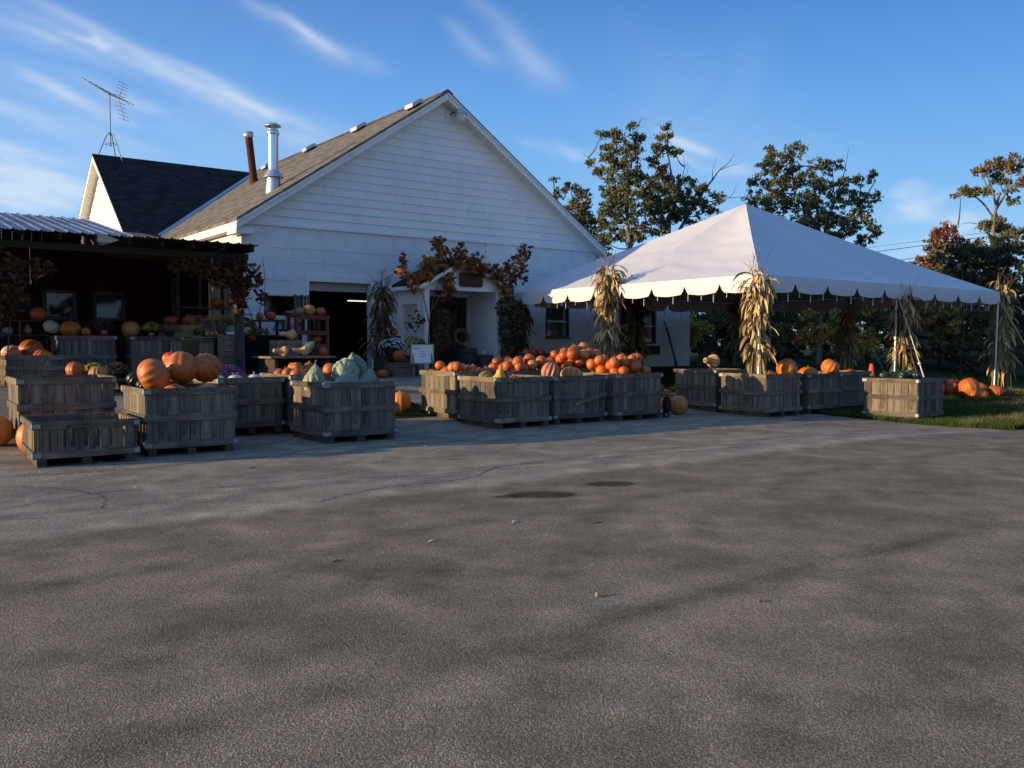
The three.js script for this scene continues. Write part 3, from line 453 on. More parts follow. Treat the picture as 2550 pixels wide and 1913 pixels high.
  for (const [x, z, l] of [[-4.55, 1.75, 0.62], [-7.86, 1.75, 0.6], [-8.35, 1.75, 0.4]]) { const h = part('hanging_cord', tube([[x, 3.12, z], [x, 3.12 - l, z]], 0.006, 0.006, 5), M.rope, porch); part('cord_weight', lathe([[0, 0.05], [0.025, 0.03], [0.02, -0.03], [0, -0.05]], 8).translate(x, 3.1 - l, z), M.rope, h); }
}

// ---------------------------------------------------------------- gabled entry portico with the red door
const portico = site('entry_portico', 'white gabled entry portico around the dark red shop door', 'portico', [1.9, G0, 0.6]);
{
  const x0 = 0.77, x1 = 3.05, zf = 1.28, top = 2.9, apex = 3.52, cx = (x0 + x1) / 2;
  part('floor_slab', box(x0, x1, 0.35, 0.66, 0.004, zf + 0.15), M.concrete, portico);
  part('left_wall', merge([box(x0, x0 + 0.08, 0.66, top, 0.003, 0.16, 'y'), box(x0, x0 + 0.08, 0.66, top, 1.06, zf, 'y'), box(x0, x0 + 0.08, 2.42, top, 0.16, 1.06, 'y'), box(x0, x0 + 0.08, 0.66, 1.2, 0.16, 1.06, 'y')]), M.siding, portico);
  const lw = part('side_window', merge([box(x0 - 0.02, x0 + 0.06, 1.2, 2.42, 0.16, 0.22, 'y'), box(x0 - 0.02, x0 + 0.06, 1.2, 2.42, 1.0, 1.06, 'y'), box(x0 - 0.02, x0 + 0.06, 2.36, 2.42, 0.22, 1.0, 'z'), box(x0 - 0.02, x0 + 0.06, 1.2, 1.26, 0.22, 1.0, 'z')]), M.white, portico); part('pane', pane(x0 + 0.03, x0 + 0.036, 1.26, 2.36, 0.22, 1.0), M.glass, lw);
  for (let k = 0; k < 6; k++) part('right_wall_board', box(x1 - 0.07, x1 - 0.01 + (k % 2) * 0.004, 0.66, top, 0.004 + k * 0.21, 0.206 + k * 0.21, 'y'), M.siding, portico);
  part('front_post', box(x0 - 0.01, x0 + 0.13, 0.66, 2.72, zf - 0.02, zf + 0.06, 'y'), M.white, portico);
  part('front_post', box(x1 - 0.12, x1 + 0.01, 0.66, 2.72, zf - 0.02, zf + 0.06, 'y'), M.white, portico);
  part('header', box(x0 - 0.06, x1 + 0.06, 2.7, 2.9, zf - 0.05, zf + 0.08), M.white, portico);
  part('pediment', prism([[x0 - 0.05, 2.902, zf + 0.06], [x1 + 0.05, 2.902, zf + 0.06], [cx, apex - 0.05, zf + 0.06]], [0, 0, -0.06]), M.siding, portico);
  part('ceiling', box(x0 + 0.08, x1 - 0.07, 2.72, 2.76, 0.006, zf - 0.05), M.siding, portico);
  part('side_frieze', box(x0 - 0.03, x0 + 0.02, 2.62, 2.9, 0.005, zf - 0.02, 'z'), M.white, portico);
  for (const s of [-1, 1]) { const ex = s < 0 ? x0 - 0.2 : x1 + 0.2, ey = 2.80; const P = [[ex, ey, zf + 0.22], [cx, apex, zf + 0.22], [cx, apex, 0.06], [ex, ey, 0.06]]; part('roof_slope', prism(s < 0 ? P : P.reverse(), [0, 0.06, 0]), M.roofDark, portico); part('roof_trim', prism(s < 0 ? [[ex, ey - 0.1, zf + 0.222], [cx, apex - 0.1, zf + 0.222], [cx, apex - 0.004, zf + 0.222], [ex, ey - 0.004, zf + 0.222]] : [[cx, apex - 0.1, zf + 0.222], [ex, ey - 0.1, zf + 0.222], [ex, ey - 0.004, zf + 0.222], [cx, apex - 0.004, zf + 0.222]], [0, 0, -0.03]), M.white, portico); part('eave_trim', box(ex - 0.015, ex + 0.015, ey - 0.1, ey - 0.003, 0.06, zf + 0.19, 'z'), M.white, portico); }
  const lamp = part('porch_light', lathe([[0, 0.04], [0.14, 0.04], [0.15, 0], [0.11, -0.05], [0, -0.07]], 18).translate(1.55, 2.68, 0.75), M.darkMetal, portico);
  // doors set in the barn wall
  const dr = mat([0.085, 0.012, 0.011], 0.6, { map: T.wood });
  const d = part('door', merge([box(1.92, 2.10, 0.66, 2.6, -0.14, -0.09, 'y'), box(2.72, 2.94, 0.66, 2.6, -0.14, -0.09, 'y'), box(2.10, 2.72, 2.36, 2.6, -0.14, -0.09), box(2.10, 2.72, 0.66, 1.32, -0.14, -0.09)]), dr, portico);
  for (let i = 0; i < 3; i++) for (let j = 0; j < 3; j++) part('door_pane', pane(2.11 + i * 0.205, 2.30 + i * 0.205, 1.335 + j * 0.345, 1.665 + j * 0.345, -0.125, -0.12), M.glass, d);
  part('muntin', merge([box(2.3, 2.314, 1.32, 2.36, -0.13, -0.1, 'y'), box(2.506, 2.52, 1.32, 2.36, -0.13, -0.1, 'y'), box(2.1, 2.72, 1.666, 1.68, -0.131, -0.101), box(2.1, 2.72, 2.011, 2.025, -0.131, -0.101)]), dr, d);
  part('door_knob', new THREE.SphereGeometry(0.035, 12, 8).translate(2.0, 1.56, -0.06), M.galv, d);
  part('sidelight', merge([box(1.55, 1.62, 0.66, 2.6, -0.14, -0.08, 'y'), box(1.84, 1.915, 0.66, 2.6, -0.14, -0.08, 'y')]), dr, portico);
  part('threshold', box(1.5, 2.98, 0.585, 0.662, -0.2, 0.003), M.concrete, portico);
}
{ // rounded wooden name board hung on the pediment
  const s = new THREE.Shape(), w = 0.34, h = 0.17, r = 0.06; s.moveTo(-w + r, -h); s.lineTo(w - r, -h); s.quadraticCurveTo(w, -h, w, -h + r); s.lineTo(w, h - r); s.quadraticCurveTo(w, h, w - r, h); s.lineTo(-w + r, h); s.quadraticCurveTo(-w, h, -w, h - r); s.lineTo(-w, -h + r); s.quadraticCurveTo(-w, -h, -w + r, -h);
  const g = new THREE.ExtrudeGeometry(s, { depth: 0.03, bevelEnabled: true, bevelSize: 0.008, bevelThickness: 0.008, bevelSegments: 2 });
  const o = thing('name_board', 'dark red rounded wooden board hung under the dry vine', 'sign', [2.1, 2.98, 1.385]);
  part('board', uvBox(g), mat([0.10, 0.03, 0.02], 0.7, { map: T.wood }), o);
}

// ---------------------------------------------------------------- white frame marquee
const TX0 = 3.68, TX1 = 13.55, TZ0 = 0.5, TZ1 = 9.05, TE = 2.72, TA = 5.08, TCX = (TX0 + TX1) / 2, TCZ = (TZ0 + TZ1) / 2;
const tent = site('marquee', 'large white peaked frame marquee with scalloped valance beside the barn', 'marquee', [TCX, 0.2, TCZ]);
{
  const mids = [[TCX, TZ1], [TX1, TCZ], [TCX, TZ0], [TX0, TCZ]], corners = [[TX0, TZ1], [TX1, TZ1], [TX1, TZ0], [TX0, TZ0]];
  // canopy: eight stretched gores between hip and mid rafters; the cloth sags between them and puckers along the seams
  const S = new Soup(), N = 34, white = [1, 1, 1];
  const gore = (A, B, seed) => {
    const rows = []; for (let j = 0; j <= N; j++) {
      const t = j / N, row = []; for (let i = 0; i <= N; i++) {
        const s = i / N, ex = mix(A[0], B[0], s), ez = mix(A[1], B[1], s), x = mix(ex, TCX, t), z = mix(ez, TCZ, t); let y = mix(TE, TA, t);
        const w = 1 - t; y -= 0.11 * Math.sin(Math.PI * s) * Math.sin(Math.PI * Math.min(1, t * 1.05)) * 1.0 + 0.055 * Math.sin(Math.PI * t);
        const seam = Math.exp(-s * 7) + Math.exp(-(1 - s) * 7), d = s * w * 5;
        y += 0.022 * seam * w * Math.sin(d * 3 + t * 46 + seed) * step(0, 0.08, t) * (s > 0.01 && s < 0.99 ? 1 : 0) * (0.3 + fbm(t * 5 + seed, s * 4, 0, 2) * 1.3);
        y += 0.05 * (fbm(s * 7 * w + seed * 3.1 + t * 3, t * 16 + seed, 0, 3) - 0.5) * Math.sin(Math.PI * s) * step(0, 0.15, t);
        row.push(S.v(x, y, z, white));
      } rows.push(row);
    }
    for (let j = 0; j < N; j++) for (let i = 0; i < N; i++) { const a = rows[j][i], b = rows[j][i + 1], c = rows[j + 1][i], d = rows[j + 1][i + 1]; S.tri(a, b, c); S.tri(b, d, c); }
  };
  corners.forEach((c, k) => { gore(mids[(k + 3) % 4], c, k * 2 + 1); gore(c, mids[k], k * 2 + 2); });
  const g = mergeVertices(S.geo(), 1e-4); g.deleteAttribute('color'); g.computeVertexNormals();
  const canopy = part('canopy', g, M.cloth, tent);
  // valance with keyhole notches, one per side
  corners.forEach((A, k) => {
    const B = corners[(k + 1) % 4], L = Math.hypot(B[0] - A[0], B[1] - A[1]), n = 9, s = new Soup(), hh = 0.33, m = 18, rows = [];
    const ox = (B[1] - A[1]) / L, oz = -(B[0] - A[0]) / L, sg = ((A[0] + B[0]) / 2 - TCX) * ox + ((A[1] + B[1]) / 2 - TCZ) * oz > 0 ? 1 : -1;
    for (let i = 0; i <= n * m; i++) {
      const t = i / (n * m), f = (t * n) % 1, notch = Math.min(f, 1 - f), e = i === 0 || i === n * m ? 0 : Math.exp(-((notch / 0.055) ** 2)), low = hh - 0.015 * Math.cos(2 * Math.PI * f) - e * 0.17;
      const bulge = 0.02 + 0.018 * Math.sin(t * 41 + k) * Math.sin(t * 17 + k * 2); const row = []; for (let j = 0; j <= 4; j++) { const d = j / 4, b = sg * (0.03 + bulge * Math.sin(d * 2.4)); row.push(s.v(mix(A[0], B[0], t) + ox * b, TE + 0.005 - d * low, mix(A[1], B[1], t) + oz * b, white)); } rows.push(row);
    }
    for (let i = 0; i < rows.length - 1; i++) for (let j = 0; j < 4; j++) { const a = rows[i][j], b = rows[i + 1][j], c = rows[i][j + 1], d = rows[i + 1][j + 1]; s.tri(a, c, b); s.tri(b, c, d); }
    const vg = s.geo(); vg.deleteAttribute('color'); part('valance', vg, M.cloth, tent);
    for (let i = 1; i < 22; i++) { const t = i / 22 + 0.008 * Math.sin(i * 7.3 + k), x = mix(A[0], B[0], t) - ox * sg * 0.05, z = mix(A[1], B[1], t) - oz * sg * 0.05, h = 0.12 + 0.05 * Math.sin(i * 3.7 + k * 2); part('tie_strap', box(x - 0.013, x + 0.013, TE - 0.34 - h, TE - 0.05, z - 0.004, z + 0.004, 'y'), M.cloth, tent); }
    part('eave_pipe', tube([[A[0], TE - 0.03, A[1]], [B[0], TE - 0.03, B[1]]], 0.028, 0.028, 8, 1), M.galv, tent);
  });
  for (const [x, z] of [...corners, ...mids]) {
    const sag = corners.some((c) => c[0] === x && c[1] === z) ? 0.09 : 0.08;
    part('rafter', tube([[x, TE - 0.06, z], [mix(x, TCX, 0.5), (TE + TA) / 2 - 0.05 - sag, mix(z, TCZ, 0.5)], [TCX, TA - 0.08, TCZ]], 0.026, 0.026, 8), M.galv, tent);
    const y0 = ground(x, z), leanX = x === TX1 && z === TZ1 ? -0.1 : 0; const leg = part('leg', tube([[x + leanX, y0, z], [x, TE - 0.03, z]], 0.028, 0.028, 10, 1), M.galv, tent);
    part('foot_plate', box(x + leanX - 0.08, x + leanX + 0.08, y0 - 0.01, y0 + 0.035, z - 0.08, z + 0.08), M.darkMetal, leg);
  }
  for (const [x, z, ex, ez] of [[TCX, TZ1, 8.3, 10.15], [TX1, TZ1, 14.75, 10.0], [TX1, TCZ, 15.3, 5.0]]) {
    const y1 = ground(ex, ez), top = TE - 0.15, rope = part('guy_rope', tube([[x, top, z], [ex, y1 + 0.02, ez]], 0.011, 0.011, 6, 1), M.rope, tent), t = 0.62;
    part('slack_rope', tube([[mix(x, ex, t), mix(top, y1, t), mix(z, ez, t)], [mix(x, ex, 0.8) + 0.05, mix(top, y1, 0.8), mix(z, ez, 0.8) - 0.03], [ex + 0.03, y1 + 0.03, ez]], 0.012, 0.012, 6), M.rope, rope);
    part('knot', new THREE.IcosahedronGeometry(0.038, 1).translate(mix(x, ex, t), mix(top, y1, t), mix(z, ez, t)), M.rope, rope);
    part('stake', tube([[ex - 0.02, y1 - 0.1, ez], [ex + 0.03, y1 + 0.16, ez]], 0.016, 0.016, 7, 1), M.darkMetal, rope);
  }
}

// ---------------------------------------------------------------- apple bins
const geoCache = new Map();
const cached = (key, make) => { if (!geoCache.has(key)) geoCache.set(key, make()); return geoCache.get(key); };
function plank(w, h, t, variant) { return cached(['p', w.toFixed(3), h.toFixed(3), t, variant].join(), () => uvBox(new THREE.BoxGeometry(w, h, t), 'y', variant * 0.37, variant * 0.61).translate(0, h / 2, 0)); }
function rail(l, h, t, variant) { return cached(['r', l.toFixed(3), h.toFixed(3), t, variant].join(), () => uvBox(new THREE.BoxGeometry(l, h, t), 'x', variant * 0.29, variant * 0.47)); }
function bin(label, x, z, { W = 1.12, D = 1.15, H = 0.82, turn = 0, seed = 1, gap = 0.006, y = null, group = 'slatted wooden orchard bins', deck = 0.5, broken = false, half = false, planks = 8, dark = 0 } = {}) {
  // x, z: the front left corner; the bin runs right along x and back along -z
  const r = rng(seed * 7 + 3), c = Math.cos(turn), s = Math.sin(turn), cx = x + (W / 2) * c - (D / 2) * s, cz = z - (D / 2) * c - (W / 2) * s * 1;
  const base = y ?? Math.max(ground(cx, cz), ground(x, z) - 0.02), o = thing('orchard_bin', label, 'wooden bin', [cx, base, cz], group, turn);
  const wood = () => M.woods[Math.floor(r() * (M.woods.length - (dark ? 2 : 0))) + (dark ? 1 : 0)], put = (name, geo, m, px, py, pz, ry = 0, rz = 0) => { const k = new THREE.Mesh(geo, m); k.name = name; k.position.set(px, py, pz); k.rotation.set(0, ry, rz); k.castShadow = k.receiveShadow = true; o.add(k); return k; };
  const t = 0.018, b0 = 0.105, wi = W - 0.05, di = D - 0.05, ph = H - b0 - 0.004;
  for (const [len, ry, off] of [[wi, 0, di / 2], [wi, Math.PI, di / 2], [di, Math.PI / 2, wi / 2], [di, -Math.PI / 2, wi / 2]]) {
    const n = planks - (len === di ? 1 : 0), widths = Array.from({ length: n }, () => 0.8 + Math.round(r() * 3) * 0.14), tot = widths.reduce((a, b) => a + b), g = gap; let u = -len / 2;
    for (let i = 0; i < n; i++) { const w = (widths[i] / tot) * len; const m = put('slat', plank(Math.round((w - g * (0.6 + Math.floor(r() * 3) * 0.5)) * 200) / 200, ph - (half ? 0 : Math.floor(r() * 3) * 0.004), t, Math.floor(r() * 4)), wood(), Math.cos(ry) * (u + w / 2) + Math.sin(ry) * off, b0, -Math.sin(ry) * (u + w / 2) + Math.cos(ry) * off, ry); m.rotation.z = (r() - 0.5) * 0.008; u += w; }
  }
  for (const [sx, sz] of [[-1, -1], [-1, 1], [1, -1], [1, 1]]) put('corner_post', plank(0.055, ph - 0.01, 0.055, 1), wood(), sx * (wi / 2 - 0.045), b0, sz * (di / 2 - 0.045));
  const rh = 0.082, levels = half ? [b0 + rh / 2 - 0.012, H - rh / 2] : [b0 + rh / 2 - 0.012, b0 + ph * 0.5, H - rh / 2];
  levels.forEach((ly, li) => {
    for (const [len, ry, off] of [[W + 0.012, 0, D / 2 - 0.006], [W + 0.012, Math.PI, D / 2 - 0.006], [D - 0.032, Math.PI / 2, W / 2 - 0.006], [D - 0.032, -Math.PI / 2, W / 2 - 0.006]]) {
      let L = len, du = 0; if (broken && li === 1 && ry === 0) { L = len * 0.5; du = -len * 0.25; }
      put('rail', rail(Math.round(L * 100) / 100, rh, 0.022, Math.floor(r() * 5)), wood(), Math.cos(ry) * du + Math.sin(ry) * off, ly + (r() - 0.5) * 0.006, -Math.sin(ry) * du + Math.cos(ry) * off, ry, (r() - 0.5) * 0.006);
    }
    if (li !== 1 || half) for (const [sx, sz] of [[-1, 1], [1, 1], [-1, -1], [1, -1]]) if (r() < 0.8) {
      put('corner_bracket', cached('bra', () => mergeGeometries([new THREE.BoxGeometry(0.085, 0.05, 0.003).translate(0.042, 0, 0.0015), new THREE.BoxGeometry(0.003, 0.05, 0.06).translate(-0.0015, 0, -0.027)])), M.bracket, sx * (W / 2 + 0.006), ly, sz * (D / 2 + 0.0055), sx * sz > 0 ? (sx > 0 ? Math.PI / 2 : -Math.PI / 2) : (sx < 0 ? 0 : Math.PI)).scale.set(1, 1, 1);
    }
  });
  if (broken) put('loose_rail', rail(0.72, 0.075, 0.02, 2), M.woods[2], 0.2, b0 + ph * 0.44, D / 2 + 0.018, 0, 0.21);
  for (const sx of [-0.42, 0, 0.42]) put('skid', cached('sk' + D.toFixed(2), () => uvBox(new THREE.BoxGeometry(0.10, 0.085, D - 0.04), 'z').translate(0, 0.0425, 0)), M.skid, sx * W, 0, 0);
  put('floor', cached(['fl', W, D].join(), () => uvBox(new THREE.BoxGeometry(W - 0.1, 0.018, D - 0.1), 'x').translate(0, 0.096, 0)), M.woods[3], 0, 0, 0);
  if (deck) put('raised_floor', cached(['fl', W, D].join(), () => uvBox(new THREE.BoxGeometry(W - 0.1, 0.018, D - 0.1), 'x').translate(0, 0.096, 0)), M.woods[3], 0, deck - 0.1, 0);
  o.userData.floorY = undefined; delete o.userData.floorY;
  return { o, x0: cx - wi / 2 + 0.05, x1: cx + wi / 2 - 0.05, z0: cz - di / 2 + 0.05, z1: cz + di / 2 - 0.05, top: base + H, deck: base + (deck || 0.1) + 0.005, cx, cz, base };
}
const BIN = {};
BIN.L4 = bin('grey slatted bin heaped with five big orange pumpkins, front left', -7.71, 8.81, { seed: 4, H: 0.83, D: 1.2, turn: -0.02, deck: 0.48 });
BIN.L3 = bin('empty low slatted bin standing in front at far left', -8.95, 9.05, { seed: 3, W: 1.1, D: 1.2, H: 0.5, turn: -0.05, gap: 0.038, deck: 0, half: true });
BIN.L2 = bin('slatted bin behind the empty low one, holding a pink and a red pumpkin', -8.85, 7.24, { seed: 2, W: 1.17, D: 1.18, H: 0.85, turn: -0.03, gap: 0.012, deck: 0.45 });
BIN.L6 = bin('slatted bin full of warty blue green squash', -5.37, 8.83, { seed: 6, W: 1.12, H: 0.84, D: 1.16, deck: 0.5 });
BIN.L6b = bin('bin of small orange pumpkins behind the blue green squash', -5.32, 7.55, { seed: 16, W: 1.14, H: 0.86, D: 1.2, deck: 0.6 });
BIN.L5 = bin('deeply shaded slatted bin holding a few white pumpkins', -6.35, 7.42, { seed: 5, W: 0.98, H: 0.82, D: 1.2, deck: 0.5, turn: 0.0 });
BIN.L1 = bin('slatted bin at the left edge with large orange and white pumpkins', -8.28, 1.66, { seed: 1, W: 1.1, D: 1.1, H: 0.56, deck: 0.32 });
BIN.B1 = bin('bin under the porch topped with a pumpkin and mauve flowers', -7.33, 1.05, { seed: 8, W: 1.08, D: 1.0, H: 0.93, deck: 0.83 });
BIN.B2 = bin('bin under the porch topped with yellow and red flowers', -5.98, 1.05, { seed: 9, W: 1.04, D: 1.0, H: 0.92, deck: 0.82 });
BIN.M2 = bin('sunlit bin of mixed yellow and striped gourds', -2.30, 8.57, { seed: 22, W: 1.1, H: 0.83, D: 1.16, turn: -0.03, deck: 0.55 });
BIN.M1 = bin('sunlit bin heaped with small pumpkins behind the mixed gourds', -2.26, 7.30, { seed: 21, W: 1.15, H: 0.82, D: 1.18, turn: -0.01, deck: 0.55 });
BIN.M3 = bin('bin with a loose slanting board across its front', -1.09, 8.55, { seed: 23, W: 1.2, H: 0.82, D: 1.15, broken: true, deck: 0.5 });
BIN.M3b = bin('bin of small pumpkins behind the one with the slanting board', -1.05, 7.25, { seed: 33, W: 1.12, H: 0.80, D: 1.1, deck: 0.55 });
BIN.M4 = bin('bin heaped high with small orange pumpkins, right end of the middle row', 0.31, 8.63, { seed: 24, W: 1.12, H: 0.84, D: 1.1, deck: 0.58 });
BIN.M4b = bin('bin heaped with small pumpkins behind the right end of the middle row', 0.28, 7.4, { seed: 34, W: 1.12, H: 0.84, D: 1.1, deck: 0.58 });
BIN.R2 = bin('sunlit bin under the front marquee corner beside the corn bundle', 3.42, 9.42, { seed: 42, W: 1.14, H: 0.83, D: 1.12, deck: 0.5, gap: 0.014 });
BIN.R1 = bin('sunlit bin with a butternut squash lying across its corner', 3.5, 8.14, { seed: 41, W: 1.15, H: 0.84, D: 1.15, deck: 0.55, gap: 0.014 });
BIN.R3 = bin('shaded bin right of the front marquee corner holding orange pumpkins', 4.95, 9.30, { seed: 43, W: 1.14, H: 0.81, D: 1.12, deck: 0.5 });
BIN.R4 = bin('shaded bin beside the dark squash bin with one pumpkin on top', 6.2, 9.22, { seed: 44, W: 1.16, H: 0.83, D: 1.12, deck: 0.5 });
BIN.R5 = bin('bin of dark green squash at the lawn edge, rightmost of all bins', 5.74, 11.17, { seed: 45, W: 1.12, H: 0.83, D: 1.11, turn: 0.07, deck: 0.6 });

// ---------------------------------------------------------------- pumpkins, squash and gourds
const skin = (c, rough = 0.5) => mat(c, rough, { vertexColors: true });
const TONE = {
  orange: skin([0.50, 0.135, 0.018]), deep: skin([0.43, 0.095, 0.014]), bright: skin([0.56, 0.17, 0.022]), small: skin([0.52, 0.125, 0.018]), small2: skin([0.46, 0.10, 0.014]), tan: skin([0.46, 0.20, 0.055]), amber: skin([0.50, 0.20, 0.035]),
  pink: skin([0.52, 0.20, 0.11]), red: skin([0.50, 0.055, 0.018]), white: skin([0.60, 0.57, 0.47]), pale: skin([0.52, 0.50, 0.30]), blue: skin([0.20, 0.25, 0.19], 0.65), sage: skin([0.26, 0.30, 0.20], 0.65), dark: skin([0.014, 0.026, 0.017], 0.35), butternut: skin([0.58, 0.34, 0.14], 0.5), yellow: skin([0.62, 0.36, 0.03]), olive: skin([0.20, 0.17, 0.06]),
};
const stemMat = [mat([0.16, 0.15, 0.075], 0.85), mat([0.075, 0.10, 0.05], 0.8), mat([0.28, 0.24, 0.14], 0.9)];
function bodyGeo({ ribs = 12, depth = 0.07, flat = 0.8, seg = 44, rows = 20, dip = 0.12, lump = 0.05, seed = 1, wart = 0, prof = null, mott = 0.17, bump = 0 }) {
  const pos = [], col = [], idx = [], ph = seed * 1.7;
  for (let j = 0; j <= rows; j++) for (let i = 0; i < seg; i++) {
    const f = Math.PI * j / rows, th = 2 * Math.PI * i / seg, dx = Math.cos(th), dz = Math.sin(th);
    let rho = Math.pow(Math.max(0, Math.sin(f)), 0.82), y = Math.cos(f) * flat; if (prof) { [rho, y] = prof(j / rows); }
    const gr = Math.pow(0.5 + 0.5 * Math.cos(ribs * th + 0.35 * Math.sin(th * 2 + ph) + ph), 3);
    let k = 1 - depth * gr * Math.min(1, rho * 1.6); k *= 1 + lump * 2 * (vnoise(dx * 1.6 + seed * 3 + 9, y * 1.6 + 7, dz * 1.6 + 5) - 0.5);
    if (wart) k *= 1 + wart * (fbm(dx * 6 + seed, y * 6 + 3, dz * 6 + 2, 3) - 0.45);
    if (bump) k *= 1 + bump * (vnoise(dx * 3 + seed, y * 3, dz * 3 + 2) - 0.5);
    const r = rho * k; y -= dip * Math.exp(-((r / 0.2) ** 2)) * (j < rows / 2 ? 1 : 0) * (prof ? 0 : 1); if (!prof && j > rows / 2) y += dip * 0.6 * Math.exp(-((r / 0.25) ** 2));
    pos.push(dx * r, y, dz * r); const n = 1 + mott * 2 * (fbm(dx * 2.4 + seed * 5, y * 3 + 1, dz * 2.4 + 3, 3) - 0.5); col.push(n, n * (0.97 + 0.06 * hash(i, j, seed)), n);
  }
  for (let j = 0; j < rows; j++) for (let i = 0; i < seg; i++) { const a = j * seg + i, b = j * seg + (i + 1) % seg, c = a + seg, d = b + seg; idx.push(a, b, c, b, d, c); }
  const g = new THREE.BufferGeometry(); g.setAttribute('position', new THREE.Float32BufferAttribute(pos, 3)); g.setAttribute('color', new THREE.Float32BufferAttribute(col, 3)); g.setIndex(idx); g.computeVertexNormals(); g.computeBoundingBox(); g.translate(0, -g.boundingBox.min.y, 0); g.computeBoundingBox(); return g;
}
function stemGeo(h, r, bend, seed) {
  const q = rng(seed), c = [V(0, 0, 0), V(bend * 0.2, h * 0.45, 0), V(bend * 0.75, h * 0.85, bend * 0.2), V(bend * 1.3, h, bend * 0.3)], g = tube(c, r, r * 0.72, 10, 7), p = g.attributes.position;
  for (let i = 0; i < p.count; i++) { const row = Math.floor(i / 11), a = i % 11, t = row / 7, ce = new THREE.CatmullRomCurve3(c).getPointAt(t), k = 1 + 0.22 * Math.cos(a * Math.PI * 2 / 10 * 5) + (t < 0.12 ? 0.5 : 0) + (t > 0.9 ? 0.3 : 0); p.setXYZ(i, ce.x + (p.getX(i) - ce.x) * k, ce.y + (p.getY(i) - ce.y) * k, ce.z + (p.getZ(i) - ce.z) * k); }
  const cap = new THREE.CircleGeometry(r * 0.95, 8).rotateX(-Math.PI / 2).translate(bend * 1.3, h + 0.002, bend * 0.3); g.computeVertexNormals(); return merge([g, cap]);
}
const KIND = {};
for (let v = 0; v < 5; v++) {
  KIND['pumpkin' + v] = { g: bodyGeo({ ribs: [13, 15, 11, 16, 12][v], depth: [0.07, 0.10, 0.06, 0.085, 0.11][v], flat: [0.86, 0.78, 0.95, 0.72, 0.88][v], lump: 0.06, seed: v + 1, seg: 56, rows: 22 }), s: stemGeo(0.34, 0.105, [0.12, -0.2, 0.25, 0.05, -0.1][v], v + 3) };
  KIND['little' + v] = { g: bodyGeo({ ribs: [9, 10, 8, 11, 9][v], depth: [0.05, 0.035, 0.06, 0.04, 0.055][v], flat: [0.92, 1.0, 0.88, 0.95, 0.82][v], lump: 0.05, seed: v + 11, seg: 30, rows: 14, dip: 0.1 }), s: stemGeo([0.5, 0.4, 0.55, 0.45, 0.35][v], 0.10, [0.2, -0.25, 0.1, 0.3, -0.15][v], v + 23) };
}
KIND.ribbed = { g: bodyGeo({ ribs: 11, depth: 0.26, flat: 0.78, lump: 0.05, seed: 31, seg: 66, rows: 22, dip: 0.2 }), s: stemGeo(0.2, 0.08, 0.1, 40) };
KIND.flat = { g: bodyGeo({ ribs: 9, depth: 0.12, flat: 0.6, lump: 0.10, seed: 33, seg: 54, rows: 20, dip: 0.15 }), s: stemGeo(0.16, 0.07, 0.05, 41) };
KIND.oval = { g: bodyGeo({ ribs: 10, depth: 0.03, flat: 0.72, lump: 0.04, seed: 35, seg: 40 }), s: stemGeo(0.14, 0.05, 0.1, 42) };
KIND.acorn = { g: bodyGeo({ ribs: 10, depth: 0.24, flat: 1.05, lump: 0.04, seed: 37, seg: 40, rows: 16, dip: 0.05 }), s: stemGeo(0.2, 0.07, 0.05, 43) };
KIND.pear = { g: bodyGeo({ depth: 0.02, seed: 39, seg: 32, rows: 22, lump: 0.04, prof: (t) => { const y = 1.5 - 2.5 * t; return [y > 0.2 ? Math.max(0, 0.42 + 0.5 * Math.exp(-((y - 0.1) ** 2) / 0.22) - 0.42 * step(1.1, 1.5, y)) * Math.sqrt(clamp((1.5 - y) / 0.25)) : Math.sqrt(clamp(1 - ((y - 0.05) / 1.05) ** 2)) * 0.95, y]; } }), s: stemGeo(0.22, 0.07, 0.12, 44) };
for (let v = 0; v < 3; v++) {
  KIND['hubbard' + v] = { g: bodyGeo({ ribs: 9, depth: 0.035, seed: 50 + v, seg: 64, rows: 40, lump: 0.14, wart: [0.34, 0.26, 0.42][v], mott: 0.3, prof: (t) => { const y = 1.45 - 2.8 * t, q = clamp((y + 1.35) / 2.8); return [Math.pow(Math.sin(Math.PI * Math.pow(q, 0.82)), 0.72) * (0.62 + 0.45 * (1 - q)) * (q > 0.86 ? mix(1, 0.55, step(0.86, 1, q)) : 1), y]; } }), s: stemGeo(0.25, 0.1, 0.05, 60 + v) };
  KIND['butternut' + v] = { g: bodyGeo({ ribs: 6, depth: 0.02, seed: 70 + v, seg: 34, rows: 30, lump: 0.05, prof: (t) => { const y = 1.9 - 3.3 * t; const bulb = Math.exp(-((y + 0.55) ** 2) / 0.42) * 0.62, neck = 0.42, end = Math.sqrt(clamp((1.9 - y) / 0.35)) * Math.sqrt(clamp((y + 1.4) / 0.45)); return [(neck + bulb) * end, y + 0]; } }), s: stemGeo(0.16, 0.08, 0.02, 80 + v) };
}
let fruitSeed = 1;
